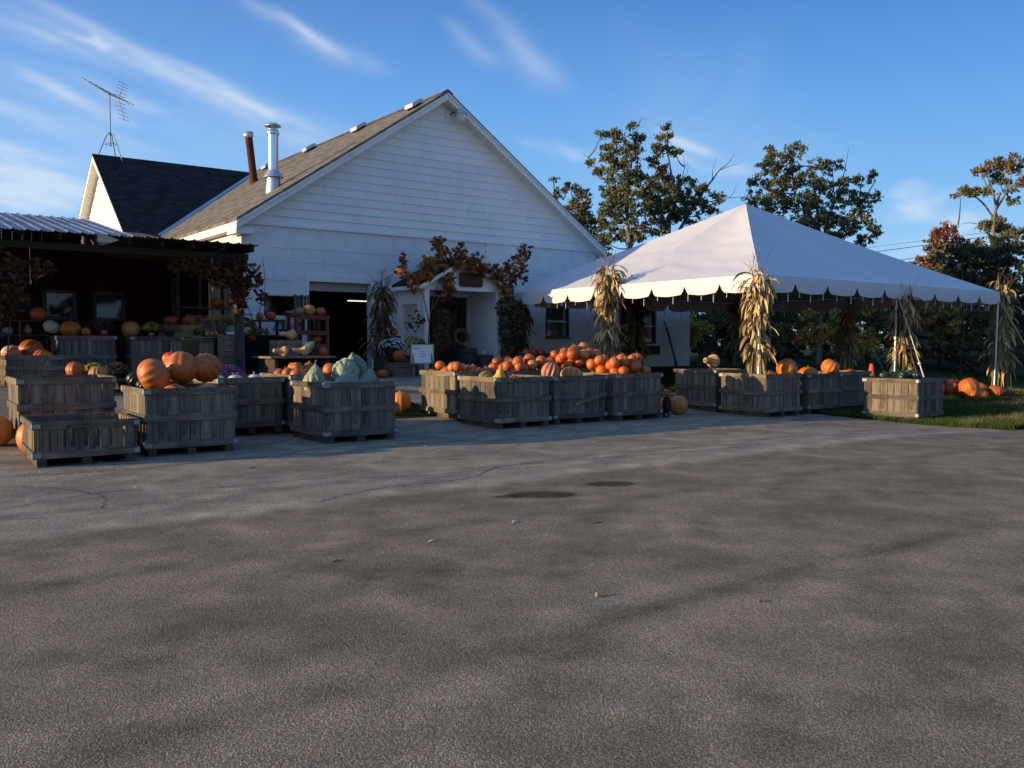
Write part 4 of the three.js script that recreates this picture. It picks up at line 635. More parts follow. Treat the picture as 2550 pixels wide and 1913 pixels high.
function fruit(name, kind, tone, label, [x, y, z], r, { group = null, turn = null, tilt = 0, axis = 0, category = null, squash = 1, sit = true } = {}) {
  const K = KIND[kind], o = thing(name, label, category ?? name.replace(/_/g, ' ').split(' ').slice(-1)[0], [x, y, z], group), q = rng(fruitSeed++ * 13 + 5);
  const b = new THREE.Mesh(K.g, TONE[tone]); b.name = 'rind'; const s = new THREE.Mesh(K.s, stemMat[Math.floor(q() * 3)]); s.name = 'stem'; for (const m of [b, s]) { m.castShadow = m.receiveShadow = true; o.add(m); }
  const top = K.g.boundingBox.max.y, ratio = top; s.position.y = kind.startsWith('pumpkin') || kind.startsWith('little') ? top - 0.17 : kind === 'ribbed' || kind === 'flat' ? top - 0.2 : top - 0.05; if (/pumpkin|ribbed|flat/.test(kind)) s.scale.setScalar(0.85);
  o.scale.set(r, r * squash, r); const T_ = turn ?? q() * 6.28; o.rotation.order = 'YXZ'; o.rotation.set(0, T_, 0);
  if (tilt) { // lean or lie: turn about the middle so that it still rests at y
    const e = new THREE.Euler(0, 0, 0, 'YXZ'); e.set(tilt, axis, 0); o.rotation.copy(e); const h = ratio * r * squash, c = V(0, h / 2, 0).applyEuler(e), reach = Math.abs(Math.cos(tilt)) * h / 2 + Math.abs(Math.sin(tilt)) * r * 0.92; o.position.set(x - c.x, y + Math.max(reach, 0) - c.y, z - c.z);
  }
  return o;
}
const heightOf = (kind, r, squash = 1) => KIND[kind].g.boundingBox.max.y * r * squash;
// let round things settle into a heap: each comes to rest on the lowest spot it finds
function heap(B, n, r0, r1, seed, place, { x0 = B.x0, x1 = B.x1, z0 = B.z0, z1 = B.z1, floor = B.deck, crown = 0 } = {}) {
  const q = rng(seed), done = [];
  for (let k = 0; k < n; k++) {
    const r = r0 + (r1 - r0) * q(); let best = null;
    for (let t = 0; t < 40; t++) {
      const x = mix(x0 + r, x1 - r, q()), z = mix(z0 + r, z1 - r, q()); let y = floor + r * 0.9;
      for (const p of done) { const d = Math.hypot(x - p.x, z - p.z), R = (r + p.r) * 0.94; if (d < R) y = Math.max(y, p.y + Math.sqrt(R * R - d * d)); }
      const cost = y + crown * Math.hypot(x - (x0 + x1) / 2, z - (z0 + z1) / 2); if (!best || cost < best.cost) best = { x, y, z, r, cost };
    }
    done.push(best); place(best, k, q);
  }
  return done;
}
const littles = (label, group) => (p, k, q) => { const v = 'little' + Math.floor(q() * 5); fruit('pumpkin', v, q() < 0.12 ? 'tan' : q() < 0.5 ? 'small' : q() < 0.7 ? 'small2' : 'deep', label, [p.x, p.y - p.r * 0.9, p.z], p.r, { group, tilt: (q() - 0.5) * 1.6, axis: q() * 6.28 }); };

// front left bins
fruit('pumpkin', 'pumpkin0', 'orange', 'big orange pumpkin leaning on the left rim of the front left bin', [-7.43, 0.72, 8.18], 0.215, { tilt: 1.15, axis: 1.2 });
fruit('pumpkin', 'pumpkin2', 'orange', 'big orange pumpkin in the middle of the front left bin', [-7.03, 0.78, 7.98], 0.222, { tilt: 0.5, axis: 2.6 });
fruit('pumpkin', 'pumpkin4', 'deep', 'big dimpled orange pumpkin at the right of the front left bin', [-6.71, 0.80, 8.02], 0.205, { tilt: 1.0, axis: -0.6 });
fruit('pumpkin', 'pumpkin1', 'orange', 'half hidden pumpkin low at the front of the front left bin', [-7.25, 0.50, 8.50], 0.185, { tilt: 0.3, axis: 0.4, squash: 1.1 });
fruit('pumpkin', 'pumpkin3', 'tan', 'dull tan pumpkin low at the front right of the front left bin', [-6.83, 0.50, 8.38], 0.19, { tilt: -0.3, axis: 0.9, squash: 1.15 });
for (const [x, z, y, r] of [[-7.58, 7.78, 0.80, 0.085], [-7.5, 7.92, 0.74, 0.08], [-7.30, 7.75, 0.84, 0.075]]) fruit('squash', 'acorn', 'dark', 'dark green squash tucked behind the big pumpkins', [x, y, z], r, { group: 'dark squash behind the big pumpkins', tilt: 0.6, axis: x * 9, category: 'squash' });
fruit('pumpkin', 'flat', 'pink', 'dusty pink pumpkin showing above the bin at far left', [-8.52, 0.46, 6.72], 0.25, { squash: 1.35 });
fruit('pumpkin', 'flat', 'red', 'scarlet squash showing above the bin at far left', [-7.98, 0.46, 6.66], 0.25, { squash: 1.25, category: 'squash' });
fruit('pumpkin', 'pumpkin2', 'bright', 'bright orange pumpkin on the ground at the left edge of the picture', [-9.05, ground(-9.05, 6.9), 6.9], 0.20, { squash: 1.05 });
for (const [x, r] of [[-8.75, 0.17], [-8.42, 0.18], [-8.08, 0.17], [-7.86, 0.15]]) fruit('pumpkin', 'pumpkin' + Math.round(r * 100) % 5, 'bright', 'orange pumpkin on the ground behind the empty low bin', [x, ground(x, 7.56), 7.56], r, { group: 'pumpkins behind the empty low bin', squash: 1.2 });
for (const [x, z, r] of [[-6.0, 7.1, 0.115], [-5.72, 7.15, 0.12], [-5.86, 6.75, 0.11], [-6.12, 6.7, 0.11]]) fruit('pumpkin', 'little3', 'white', 'small white pumpkin in the deeply shaded bin', [x, BIN.L5.deck + 0.13, z], r, { group: 'white pumpkins in the shaded bin' });
{ const o = thing('straw_layer', 'bed of straw under the white pumpkins in the shaded bin', 'straw', [BIN.L5.cx, BIN.L5.deck, BIN.L5.cz]); const s = new Soup(), q = rng(77); for (let k = 0; k < 500; k++) { const x = (q() - 0.5) * 0.8, z = (q() - 0.5) * 0.98, a = q() * 6.28, l = 0.06 + q() * 0.1, y = 0.02 + q() * 0.11, c = tint([0.3, 0.22, 0.1], q); const i = s.v(x, y, z, c), j = s.v(x + Math.cos(a) * l, y + (q() - 0.5) * 0.04, z + Math.sin(a) * l, c), m = s.v(x + 0.008, y + 0.006, z + 0.008, c); s.tri(i, j, m); } part('straw', s.geo(), M.dryLeaf, o, { kind: 'stuff' }); }
// warty blue green squash
[['hubbard0', 'sage', -5.20, 8.12, 0.62, 0.155, 0.1, 0.5], ['hubbard1', 'blue', -4.86, 8.50, 0.62, 0.15, 1.3, 1.9], ['hubbard2', 'sage', -4.72, 8.15, 0.74, 0.175, 1.15, 2.5], ['hubbard0', 'blue', -4.48, 7.98, 0.80, 0.16, 0.9, -0.7], ['hubbard1', 'blue', -5.08, 7.92, 0.60, 0.14, 1.3, 0.4], ['hubbard2', 'blue', -4.62, 8.52, 0.58, 0.13, 1.2, 3.0], ['hubbard1', 'sage', -5.14, 8.56, 0.56, 0.14, 1.4, 1.2], ['hubbard2', 'blue', -4.46, 8.35, 0.62, 0.13, 0.3, 1.0]].forEach(([k, t, x, z, y, r, tilt, axis], i) => fruit('squash', k, t, 'warty blue green squash heaped in its bin', [x, y - 0.03, z], r * 1.14, { group: 'warty squash in the bin', tilt, axis, category: 'squash' }));
fruit('squash', 'acorn', 'blue', 'small round green squash with pale stem at the bin corner', [-4.4, 0.68, 8.66], 0.085, { category: 'squash' });
heap(BIN.L6b, 30, 0.085, 0.11, 6, littles('small orange pumpkin in the bin behind the warty squash', 'small pumpkins behind the warty squash'));
// bins by the porch
fruit('pumpkin', 'pumpkin1', 'pink', 'pinkish pumpkin at the left edge with its stem end showing', [-8.10, 0.93, 1.15], 0.19, { tilt: 1.4, axis: 0.5 });
fruit('pumpkin', 'pumpkin3', 'white', 'white pumpkin behind the pinkish one at the left edge', [-8.05, 1.06, 0.8], 0.2);
fruit('pumpkin', 'pumpkin2', 'deep', 'large orange pumpkin lying on its side in the left edge bin', [-7.76, 0.98, 0.95], 0.225, { tilt: 1.3, axis: 2.2 });
fruit('pumpkin', 'pumpkin4', 'bright', 'round yellow orange pumpkin at the front of the left edge bin', [-7.62, 0.86, 1.35], 0.205, { tilt: 0.25, axis: 1 });
fruit('pumpkin', 'pumpkin0', 'deep', 'small pumpkin low in the right corner of the left edge bin', [-7.36, 0.86, 1.3], 0.14);
fruit('squash', 'oval', 'sage', 'small green squash lying low in the left edge bin', [-7.95, 0.92, 1.42], 0.08, { category: 'squash' });
const onB = 1.535;
fruit('pumpkin', 'pumpkin1', 'orange', 'orange pumpkin with a pale curved stem on the porch bin', [-6.98, onB - 0.02, 0.5], 0.195, { squash: 1.05 });
fruit('squash', 'oval', 'pale', 'cream green oval squash beside the pumpkin on the porch bin', [-7.30, onB, 0.35], 0.165, { category: 'squash', tilt: 0.5, axis: 0.8 });
fruit('pumpkin', 'little1', 'deep', 'tiny pumpkin at the right corner of the porch bin', [-6.42, onB, 0.82], 0.06);
fruit('pumpkin', 'little3', 'orange', 'small pumpkin peeping out beside the mauve flowers', [-6.74, onB, 0.72], 0.085);
fruit('pumpkin', 'pumpkin0', 'tan', 'tan pumpkin with an upright stem beside the yellow flowers', [-5.84, onB - 0.03, 0.45], 0.18, { squash: 1.1 });
fruit('gourd', 'pear', 'olive', 'long green gourd lying on the rim beneath the yellow flowers', [-5.52, 1.505, 0.86], 0.05, { tilt: 1.4, axis: 1.3, category: 'gourd' });
fruit('pumpkin', 'flat', 'red', 'red pumpkin standing behind the red flowers', [-4.92, 1.8, 0.1], 0.15);
// shelf at the far left under the porch
{
  const o = site('display_rack', 'rough wooden rack of cubbies under the porch at far left', 'rack', [-7.75, G0, 0.1]);
  for (const y of [1.83, 1.55]) part('shelf', box(-8.35, -7.36, y - 0.022, y, -0.12, 0.34), M.darkWood, o);
  for (const x of [-8.35, -7.86, -7.39]) part('upright', box(x, x + 0.025, 0.6, 1.808, -0.1, 0.32, 'y'), M.greyWood, o);
  part('skirt', box(-8.34, -7.37, 0.62, 1.5, 0.3, 0.315), M.black, o);
}
fruit('pumpkin', 'pumpkin2', 'deep', 'orange pumpkin sitting alone on top of the porch rack', [-7.50, 1.832, 0.16], 0.145);
fruit('gourd', 'pear', 'amber', 'pear shaped orange gourd in the porch rack', [-7.70, 1.552, 0.18], 0.085, { category: 'gourd' });
fruit('gourd', 'oval', 'blue', 'dull green gourd in the left cubby of the porch rack', [-8.05, 1.552, 0.18], 0.11, { category: 'gourd' });
// behind the front bins
fruit('pumpkin', 'pumpkin2', 'deep', 'shaded pumpkin on a stand behind the far left bins', [-7.38, 0.78, 3.0], 0.15);
fruit('pumpkin', 'pumpkin1', 'tan', 'shaded squat pumpkin beside the low green flowers', [-7.05, 0.74, 3.2], 0.16);
{ const o = site('low_bench', 'low plank bench behind the far left bins', 'bench', [-6.6, 0.45, 2.9]); part('seat', box(-7.6, -5.6, 0.70, 0.74, 2.45, 3.4), M.darkWood, o); for (const x of [-7.5, -6.6, -5.75]) part('leg', box(x, x + 0.06, 0.42, 0.70, 2.5, 3.35, 'y'), M.darkWood, o); }
fruit('pumpkin', 'pumpkin0', 'red', 'red orange pumpkin behind the front left bin', [-6.2, 1.0, 4.6], 0.14);
{ const o = site('display_barrel', 'upturned dark tub behind the front left bin', 'tub', [-6.2, 0.3, 4.6]); part('tub', lathe([[0, 0.7], [0.26, 0.7], [0.3, 0], [0, 0]], 22).translate(-6.2, 0.3, 4.6), M.darkWood, o); part('hoop', lathe([[0.272, 0.6], [0.282, 0.6], [0.285, 0.55], [0.274, 0.55]], 22).translate(-6.2, 0.3, 4.6), M.darkMetal, o); }

// ---------------------------------------------------------------- middle row
heap(BIN.M1, 58, 0.072, 0.10, 31, littles('small orange pumpkin in the sunlit bin behind the mixed gourds', 'small pumpkins behind the mixed gourds'));
[['pear', 'yellow', -1.98, 8.22, 0.66, 0.15, 0.15], ['acorn', 'olive', -2.06, 7.92, 0.70, 0.12, 0.9], ['pear', 'butternut', -1.98, 8.44, 0.66, 0.075, 1.3], ['little2', 'yellow', -2.12, 8.18, 0.66, 0.09, 0.6], ['acorn', 'dark', -1.72, 8.3, 0.62, 0.10, 0.5], ['little1', 'amber', -1.55, 8.25, 0.62, 0.11, 0.4], ['ribbed', 'red', -1.42, 7.9, 0.66, 0.12, 0.5], ['flat', 'orange', -1.65, 7.75, 0.66, 0.12, 0.3], ['acorn', 'sage', -1.8, 7.95, 0.64, 0.10, 1.0], ['pear', 'amber', -1.5, 8.05, 0.7, 0.08, 1.3], ['little0', 'yellow', -1.9, 7.7, 0.68, 0.10, 0.6]].forEach(([k, t, x, z, y, r, tilt], i) => fruit('gourd', k, t, ['tall yellow bumpy gourd standing in the mixed bin', 'green striped squash in the mixed gourd bin', 'small buff gourd lying at the front of the mixed bin', 'yellow gourd near the left rim of the mixed bin', 'dark green gourd in the middle of the mixed bin', 'amber gourd at the front right of the mixed bin', 'scarlet turban gourd at the right of the mixed bin', 'flat orange gourd at the back of the mixed bin', 'sage green gourd in the mixed bin', 'narrow amber gourd lying in the mixed bin', 'yellow gourd at the back of the mixed bin'][i], [x, y - 0.06, z], r, { tilt, axis: i * 1.3, category: 'gourd' }));
fruit('pumpkin', 'ribbed', 'pink', 'deeply ribbed pink pumpkin on the corner of the broken railed bin', [-0.90, 0.70, 8.22], 0.16, { squash: 1.3, tilt: 0.3, axis: 1 });
fruit('pumpkin', 'ribbed', 'amber', 'red and yellow ribbed pumpkin in the broken railed bin', [-0.42, 0.60, 8.22], 0.2, { tilt: 0.4, axis: 2 });
fruit('pumpkin', 'pumpkin1', 'orange', 'orange pumpkin at the back of the broken railed bin', [-0.65, 0.52, 7.8], 0.17);
heap(BIN.M3b, 46, 0.08, 0.11, 35, littles('small orange pumpkin heaped behind the broken railed bin', 'small pumpkins behind the broken railed bin'), { crown: 0.12 });
heap(BIN.M4b, 56, 0.085, 0.115, 36, littles('small orange pumpkin heaped behind the right end of the middle row', 'small pumpkins at the back right of the middle row'), { crown: 0.1 });
heap(BIN.M4, 44, 0.085, 0.115, 37, littles('small orange pumpkin heaped in the right end bin of the middle row', 'small pumpkins in the right end middle bin'), { crown: 0.06 });
// pumpkins on the ground between the rows
for (const [x, z, r, v, t] of [[-2.60, 6.05, 0.18, 2, 'bright'], [-2.9, 6.3, 0.13, 0, 'bright'], [-2.75, 5.65, 0.15, 4, 'deep'], [-2.42, 5.5, 0.16, 1, 'orange'], [-2.15, 5.3, 0.15, 3, 'deep'], [-3.05, 5.75, 0.14, 4, 'orange'], [-2.8, 5.2, 0.14, 2, 'deep']]) fruit('pumpkin', 'pumpkin' + v, t, 'orange pumpkin on the turf mat left of the sunlit bins', [x, ground(x, z) + 0.008, z], r, { group: 'pumpkins on the turf mat', squash: 1.08 });
{ const xs = ticks([[-3.3, 1], [-1.9, 0.14]]), zs = ticks([[4.9, 1], [6.65, 0.17]]), g = sheet(xs, zs, 0.006, null); solo('turf_mat', 'small green artificial turf mat under the ground pumpkins', 'mat', g, mat([0.10, 0.15, 0.05], 0.95, { map: T.turf })); }
{ const q = rng(91); for (let k = 0; k < 22; k++) { const x = 2.9 + q() * 2.2, z = 2.4 + q() * 3.4, r = 0.14 + q() * 0.07; fruit('pumpkin', 'pumpkin' + Math.floor(q() * 5), ['orange', 'bright', 'deep'][Math.floor(q() * 3)], 'orange pumpkin on the ground under the left side of the marquee', [x, ground(x, z), z], r, { group: 'pumpkins on the ground under the marquee', squash: 0.9 + q() * 0.3 }); } }
for (const [x, z, r, t] of [[2.42, 8.12, 0.19, 'tan'], [2.05, 7.98, 0.15, 'orange'], [2.55, 7.62, 0.16, 'bright'], [2.2, 7.55, 0.15, 'bright'], [2.85, 7.4, 0.15, 'deep'], [2.5, 7.15, 0.16, 'bright'], [2.95, 6.95, 0.16, 'orange'], [2.7, 6.6, 0.16, 'bright'], [3.2, 6.4, 0.17, 'deep'], [3.0, 6.0, 0.18, 'orange']]) fruit('pumpkin', 'pumpkin' + Math.floor(r * 100) % 5, t, 'pumpkin on the ground in the gap between bin rows', [x, ground(x, z), z], r, { group: 'pumpkins in the gap between bin rows', squash: 1.15 });
// ---------------------------------------------------------------- right row
fruit('squash', 'butternut0', 'butternut', 'long butternut squash lying across the rim of the sunlit bin', [3.78, 0.865, 7.75], 0.145, { tilt: -1.5, axis: 1.75, category: 'squash' });
fruit('pumpkin', 'pumpkin0', 'orange', 'orange pumpkin low in the sunlit bin by the front marquee corner', [4.12, 0.52, 9.0], 0.16, { squash: 1.15 });
fruit('pumpkin', 'pumpkin3', 'white', 'white pumpkin behind the orange one by the front marquee corner', [4.4, 0.55, 8.75], 0.14, { squash: 1.35 });
fruit('pumpkin', 'pumpkin2', 'bright', 'large round orange pumpkin above the front marquee corner bin', [4.62, 0.62, 9.02], 0.205, { squash: 1.05, tilt: 1.2, axis: 0.3 });
fruit('pumpkin', 'pumpkin1', 'orange', 'squat pumpkin with a leafy stem in the shaded right bin', [5.4, 0.62, 8.98], 0.19, { squash: 0.95 });
fruit('pumpkin', 'pumpkin4', 'bright', 'orange pumpkin between the shaded right bins', [6.16, 0.64, 9.0], 0.2, { squash: 0.95, tilt: 0.5, axis: 0.5 });
fruit('pumpkin', 'pumpkin3', 'orange', 'orange pumpkin on the rightmost shaded bin near the traffic cone', [6.95, 0.52, 8.95], 0.19, { squash: 1.1 });
for (const [x, z] of [[5.0, 8.7], [5.75, 8.75], [6.4, 8.7], [6.75, 8.6], [4.9, 8.4]]) fruit('squash', 'acorn', 'dark', 'dark squash low in the shaded right bins', [x, 0.56, z], 0.1, { group: 'dark squash in the shaded right bins', tilt: 1, axis: x * 3, category: 'squash' });
heap(BIN.R5, 17, 0.095, 0.125, 45, (p, k, q) => fruit('squash', 'acorn', 'dark', 'dark green squash in the bin at the lawn edge', [p.x, p.y - p.r, p.z], p.r, { group: 'dark squash at the lawn edge', tilt: (q() - 0.5) * 3, axis: q() * 6, category: 'squash' }));
{ const q = rng(101); for (const [x, z, r] of [[11.6, 9.3, 0.24], [12.1, 8.9, 0.22], [11.2, 8.6, 0.25], [12.5, 8.4, 0.22], [12.0, 8.2, 0.25], [12.9, 8.9, 0.23], [13.3, 8.5, 0.22], [12.8, 7.8, 0.25], [13.6, 7.9, 0.22], [11.3, 9.7, 0.2], [10.6, 8.9, 0.2], [13.0, 9.3, 0.2]]) fruit('pumpkin', 'pumpkin' + Math.floor(q() * 5), ['orange', 'bright', 'deep'][Math.floor(q() * 3)], 'orange pumpkin on the grass near the right marquee pole', [x, ground(x, z) + 0.02, z], r, { group: 'pumpkins on the grass by the right pole', squash: 0.85 + q() * 0.25, tilt: q() * 0.4, axis: q() * 6 }); }

// ---------------------------------------------------------------- flowers in pots
function mumGeo(seed, petals, leaves, spiky = 0) {
  const q = rng(seed), L = new Soup(), F = new Soup(), dome = (k) => { const a = q() * 6.283, e = Math.pow(q(), 0.55) * 1.72, w = 1 + 0.12 * Math.sin(a * 3 + seed); return [Math.cos(a) * Math.sin(e) * w * k, Math.cos(e) * 0.82 * k + 0.42, Math.sin(a) * Math.sin(e) * w * k]; };
  for (let k = 0; k < 1500; k++) { const [x, y, z] = dome(0.55 + 0.43 * Math.pow(q(), 0.5)), a = q() * 6.283, l = 0.07 + q() * 0.06, w = 0.022 + q() * 0.014, u = (q() - 0.2) * 0.8, c = tint(leaves, q, 0.45), ca = Math.cos(a), sa = Math.sin(a); const A = L.v(x, y, z, c), B = L.v(x + ca * l * 0.5 - sa * w, y + u * l * 0.5, z + sa * l * 0.5 + ca * w, c), C = L.v(x + ca * l, y + u * l * 0.8 - 0.01, z + sa * l, c), D = L.v(x + ca * l * 0.5 + sa * w, y + u * l * 0.5 + 0.01, z + sa * l * 0.5 - ca * w, c); L.tri(A, B, C); L.tri(A, C, D); }
  for (let k = 0; k < petals[3]; k++) {
    const [x, y, z] = dome(0.97 + q() * 0.08 + spiky * q()); if (y < 0.42 + q() * 0.25) continue; const n = V(x, (y - 0.35) * 1.2, z).normalize(), t = V(n.z + 0.01, 0.1, -n.x).normalize(), b = n.clone().cross(t), r = 0.038 + q() * 0.022, c = tint(petals, q, 0.3), m = 7, mid = F.v(x + n.x * 0.02, y + n.y * 0.02, z + n.z * 0.02, c), ring = [];
    for (let i = 0; i < m; i++) { const a = i / m * 6.283, rr = r * (i % 2 ? 1 : 0.72); ring.push(F.v(x + (t.x * Math.cos(a) + b.x * Math.sin(a)) * rr, y + (t.y * Math.cos(a) + b.y * Math.sin(a)) * rr, z + (t.z * Math.cos(a) + b.z * Math.sin(a)) * rr, c)); }
    for (let i = 0; i < m; i++) F.tri(mid, ring[i], ring[(i + 1) % m]);
  }
  return [L.geo(), F.geo()];
}
const potGeo = lathe([[0, 0], [0.30, 0], [0.40, 0.42], [0.44, 0.42], [0.44, 0.5], [0.38, 0.5], [0.36, 0.42], [0, 0.42]], 22), potMat = mat([0.05, 0.05, 0.045], 0.6), clayMat = mat([0.33, 0.10, 0.045], 0.8);
const MUM = { mauve: mumGeo(1, [0.16, 0.05, 0.09, 260], [0.055, 0.075, 0.035]), yellow: mumGeo(2, [0.52, 0.44, 0.05, 620], [0.06, 0.09, 0.03]), red: mumGeo(3, [0.27, 0.035, 0.025, 420], [0.05, 0.08, 0.03]), purple: mumGeo(4, [0.22, 0.05, 0.24, 760], [0.03, 0.045, 0.02]), pink: mumGeo(5, [0.50, 0.27, 0.30, 240], [0.055, 0.10, 0.035], 0.08), white: mumGeo(6, [0.66, 0.70, 0.74, 420], [0.03, 0.045, 0.025]), green: mumGeo(7, [0.13, 0.10, 0.05, 160], [0.05, 0.075, 0.035]), gold: mumGeo(8, [0.40, 0.36, 0.04, 420], [0.06, 0.09, 0.03]), rust: mumGeo(9, [0.28, 0.07, 0.03, 320], [0.04, 0.055, 0.025]) };
function mum(kind, label, [x, y, z], r, pot = potMat, h = 1) {
  const o = thing('potted_mum', label, 'flowers', [x, y, z], null, r * 37); o.scale.set(r, r * h, r);
  for (const [n, g, m] of [['pot', potGeo, pot], ['foliage', MUM[kind][0], M.leaf], ['blossoms', MUM[kind][1], M.petal]]) { const k = new THREE.Mesh(g, m); k.name = n; k.castShadow = k.receiveShadow = true; if (n !== 'pot') k.userData = { kind: 'stuff' }; o.add(k); }
  return o;
}
mum('mauve', 'mauve flowering plant on the left porch bin', [-6.44, 1.535, 0.45], 0.27);
mum('yellow', 'yellow flowering plant on the porch bin', [-5.42, 1.535, 0.42], 0.23);
mum('red', 'dark red flowering plant on the porch bin beside the yellow one', [-5.10, 1.52, 0.62], 0.26);
mum('gold', 'low yellow green plant on the bench behind the far left bins', [-7.02, 0.742, 2.72], 0.23);
mum('rust', 'low rust coloured plant on the bench beside the yellow green one', [-6.62, 0.742, 2.7], 0.23);
mum('green', 'green budding plant on the bench end', [-6.02, 0.742, 2.8], 0.26);
mum('purple', 'bright purple flowering plant behind the shaded bin', [-5.28, 0.58, 4.7], 0.33);
{ const o = site('plant_stand', 'low crate stand under the purple flowers', 'stand', [-5.28, 0.3, 4.7]); part('top', box(-5.9, -4.6, 0.54, 0.578, 4.3, 5.1), M.darkWood, o); for (const x of [-5.85, -4.7]) part('side', box(x, x + 0.04, ground(x, 4.7) - 0.02, 0.54, 4.34, 5.06, 'y'), M.darkWood, o); }
mum('green', 'dark green plant left of the warty squash bin', [-4.78, 0.58, 4.75], 0.22);
fruit('squash', 'pumpkin3', 'pale', 'pale green squash beside the purple flowers', [-4.55, 0.55, 5.35], 0.16, { category: 'squash' });
mum('pink', 'pink flowering plant on the black draped table', [-2.66, 1.572, 0.85], 0.25);
mum('white', 'white flowering plant beside the portico corn bundle', [-0.26, 1.10, 1.55], 0.33);
mum('gold', 'yellow green flowering plant in a clay pot by the portico', [0.22, 1.22, 1.72], 0.27, clayMat);
mum('rust', 'small pink green plant beside the small pumpkin bin', [-5.0, 0.84, 6.7], 0.12);
mum('green', 'leafy plant behind the warty squash bin', [-3.3, 0.62, 5.2], 0.3);
mum('gold', 'small yellow plant at the left edge behind the bins', [-9.35, ground(-9.35, 6.2), 6.2], 0.26);

// ---------------------------------------------------------------- display furniture left of the shop door
function crate(label, x0, x1, y0, y1, z0, z1, seed, { open = false, mark = false, m = M.crate, group = null } = {}) {
  const o = site('wooden_crate', label, 'crate', [(x0 + x1) / 2, y0, (z0 + z1) / 2], group), q = rng(seed), n = Math.max(2, Math.round((y1 - y0) / 0.13)), h = (y1 - y0) / n;
  for (let k = 0; k < n; k++) for (const [zz, s] of [[z1, 1], [z0, -1]]) if (!(open && s > 0)) part('slat', box(x0, x1, y0 + k * h + 0.006, y0 + (k + 1) * h - 0.006, s > 0 ? zz - 0.012 : zz, s > 0 ? zz : zz + 0.012, 'x', q() * 3, q() * 3), m, o);
  for (const [xx, s] of [[x0, 1], [x1, -1]]) part('end', box(s > 0 ? xx + 0.001 : xx - 0.018, s > 0 ? xx + 0.018 : xx - 0.001, y0, y1, z0 + 0.013, z1 - 0.013, 'z', q() * 3, q() * 3), m, o);
  if (!open) for (const xx of [x0, x1 - 0.035]) part('corner_slat', box(xx, xx + 0.035, y0 + 0.004, y1 - 0.004, z1 + 0.001, z1 + 0.01, 'y', q()), m, o);
  part('base', box(x0 + 0.02, x1 - 0.02, y0 + 0.004, y0 + 0.018, z0 + 0.014, z1 - 0.014), m, o);
  if (mark) part('stencil_ring', new THREE.RingGeometry(0.032, 0.045, 24).translate((x0 + x1) / 2 + 0.03, mix(y0, y1, 0.25), z1 + 0.002), M.black, o), part('stencil_bar', box((x0 + x1) / 2 - 0.12, (x0 + x1) / 2 - 0.03, mix(y0, y1, 0.25) - 0.012, mix(y0, y1, 0.25) + 0.012, z1 + 0.0015, z1 + 0.003), M.black, o);
  return o;
}
{ // long table draped in black
  const o = site('display_table', 'display table draped to the ground in black cloth', 'table', [-3.2, G0, 0.6]);
  part('table_top', box(-4.14, -2.3, 1.53, 1.57, 0.18, 1.05), M.darkWood, o); part('skirt', merge([box(-3.95, -2.3, 0.64, 1.528, 1.02, 1.032), box(-2.312, -2.3, 0.64, 1.528, 0.2, 1.02), box(-4.12, -4.108, 0.64, 1.528, 0.2, 1.02)]), M.black, o);
  for (const [x, z] of [[-4.08, 0.24], [-2.36, 0.24], [-4.08, 0.98], [-2.36, 0.98]]) part('leg', box(x - 0.03, x + 0.03, 0.58, 1.53, z - 0.03, z + 0.03, 'y'), M.darkWood, o);
}
crate('tall pale crate standing on end at the black table corner', -4.24, -3.97, 0.6, 1.575, 1.06, 1.34, 11, { m: M.crate });
{ const o = site('folding_stand', 'slatted wooden stand with dark wire frame left of the black table', 'stand', [-4.5, G0, 1.0]); part('top', box(-4.78, -4.24, 1.49, 1.52, 0.62, 1.1), M.crate, o); part('panel', box(-4.6, -4.3, 0.62, 1.47, 1.0, 1.02, 'y'), M.crate, o); for (const x of [-4.75, -4.3]) part('wire_leg', tube([[x - 0.05, 0.6, 1.12], [x, 1.5, 1.06]], 0.012, 0.012, 6, 1), M.darkMetal, o); part('wire_rail', tube([[-4.76, 1.42, 1.07], [-4.28, 1.42, 1.07]], 0.01, 0.01, 6, 1), M.darkMetal, o); }
function basket(label, [x, y, z], r, tilt) { const o = thing('bushel_basket', label, 'basket', [x, y, z]); o.rotation.set(tilt, 0, 0); part('wall', lathe([[r * 0.72, 0], [r, r * 1.1], [r * 0.96, r * 1.1], [r * 0.68, 0.02]], 26), M.crate, o); part('rim', new THREE.TorusGeometry(r, r * 0.06, 6, 26).rotateX(Math.PI / 2).translate(0, r * 1.1, 0), M.crate, o); part('base', new THREE.CircleGeometry(r * 0.7, 20).rotateX(-Math.PI / 2).translate(0, 0.012, 0), M.crate, o); return o; }
basket('tipped bushel basket spilling yellow gourds', [-4.3, 1.69, 0.62], 0.145, 1.25);
basket('tipped dark basket holding an orange gourd on the black table', [-3.42, 1.74, 0.35], 0.17, 1.25);
for (const [x, z, r, t] of [[-4.38, 0.9, 0.055, 'yellow'], [-4.3, 0.95, 0.05, 'amber'], [-4.22, 0.88, 0.055, 'yellow'], [-4.34, 0.8, 0.05, 'yellow']]) fruit('gourd', 'pear', t, 'little yellow gourd spilling from the tipped basket', [x, 1.522, z], r, { group: 'gourds from the tipped basket', tilt: 1.2, axis: x * 20, category: 'gourd' });
fruit('squash', 'acorn', 'dark', 'green squash left of the tipped basket', [-4.6, 1.522, 0.85], 0.075, { category: 'squash', tilt: 1 });
crate('small open crate on its side on the black table', -4.0, -3.66, 1.572, 1.9, 0.2, 0.5, 12, { open: true });
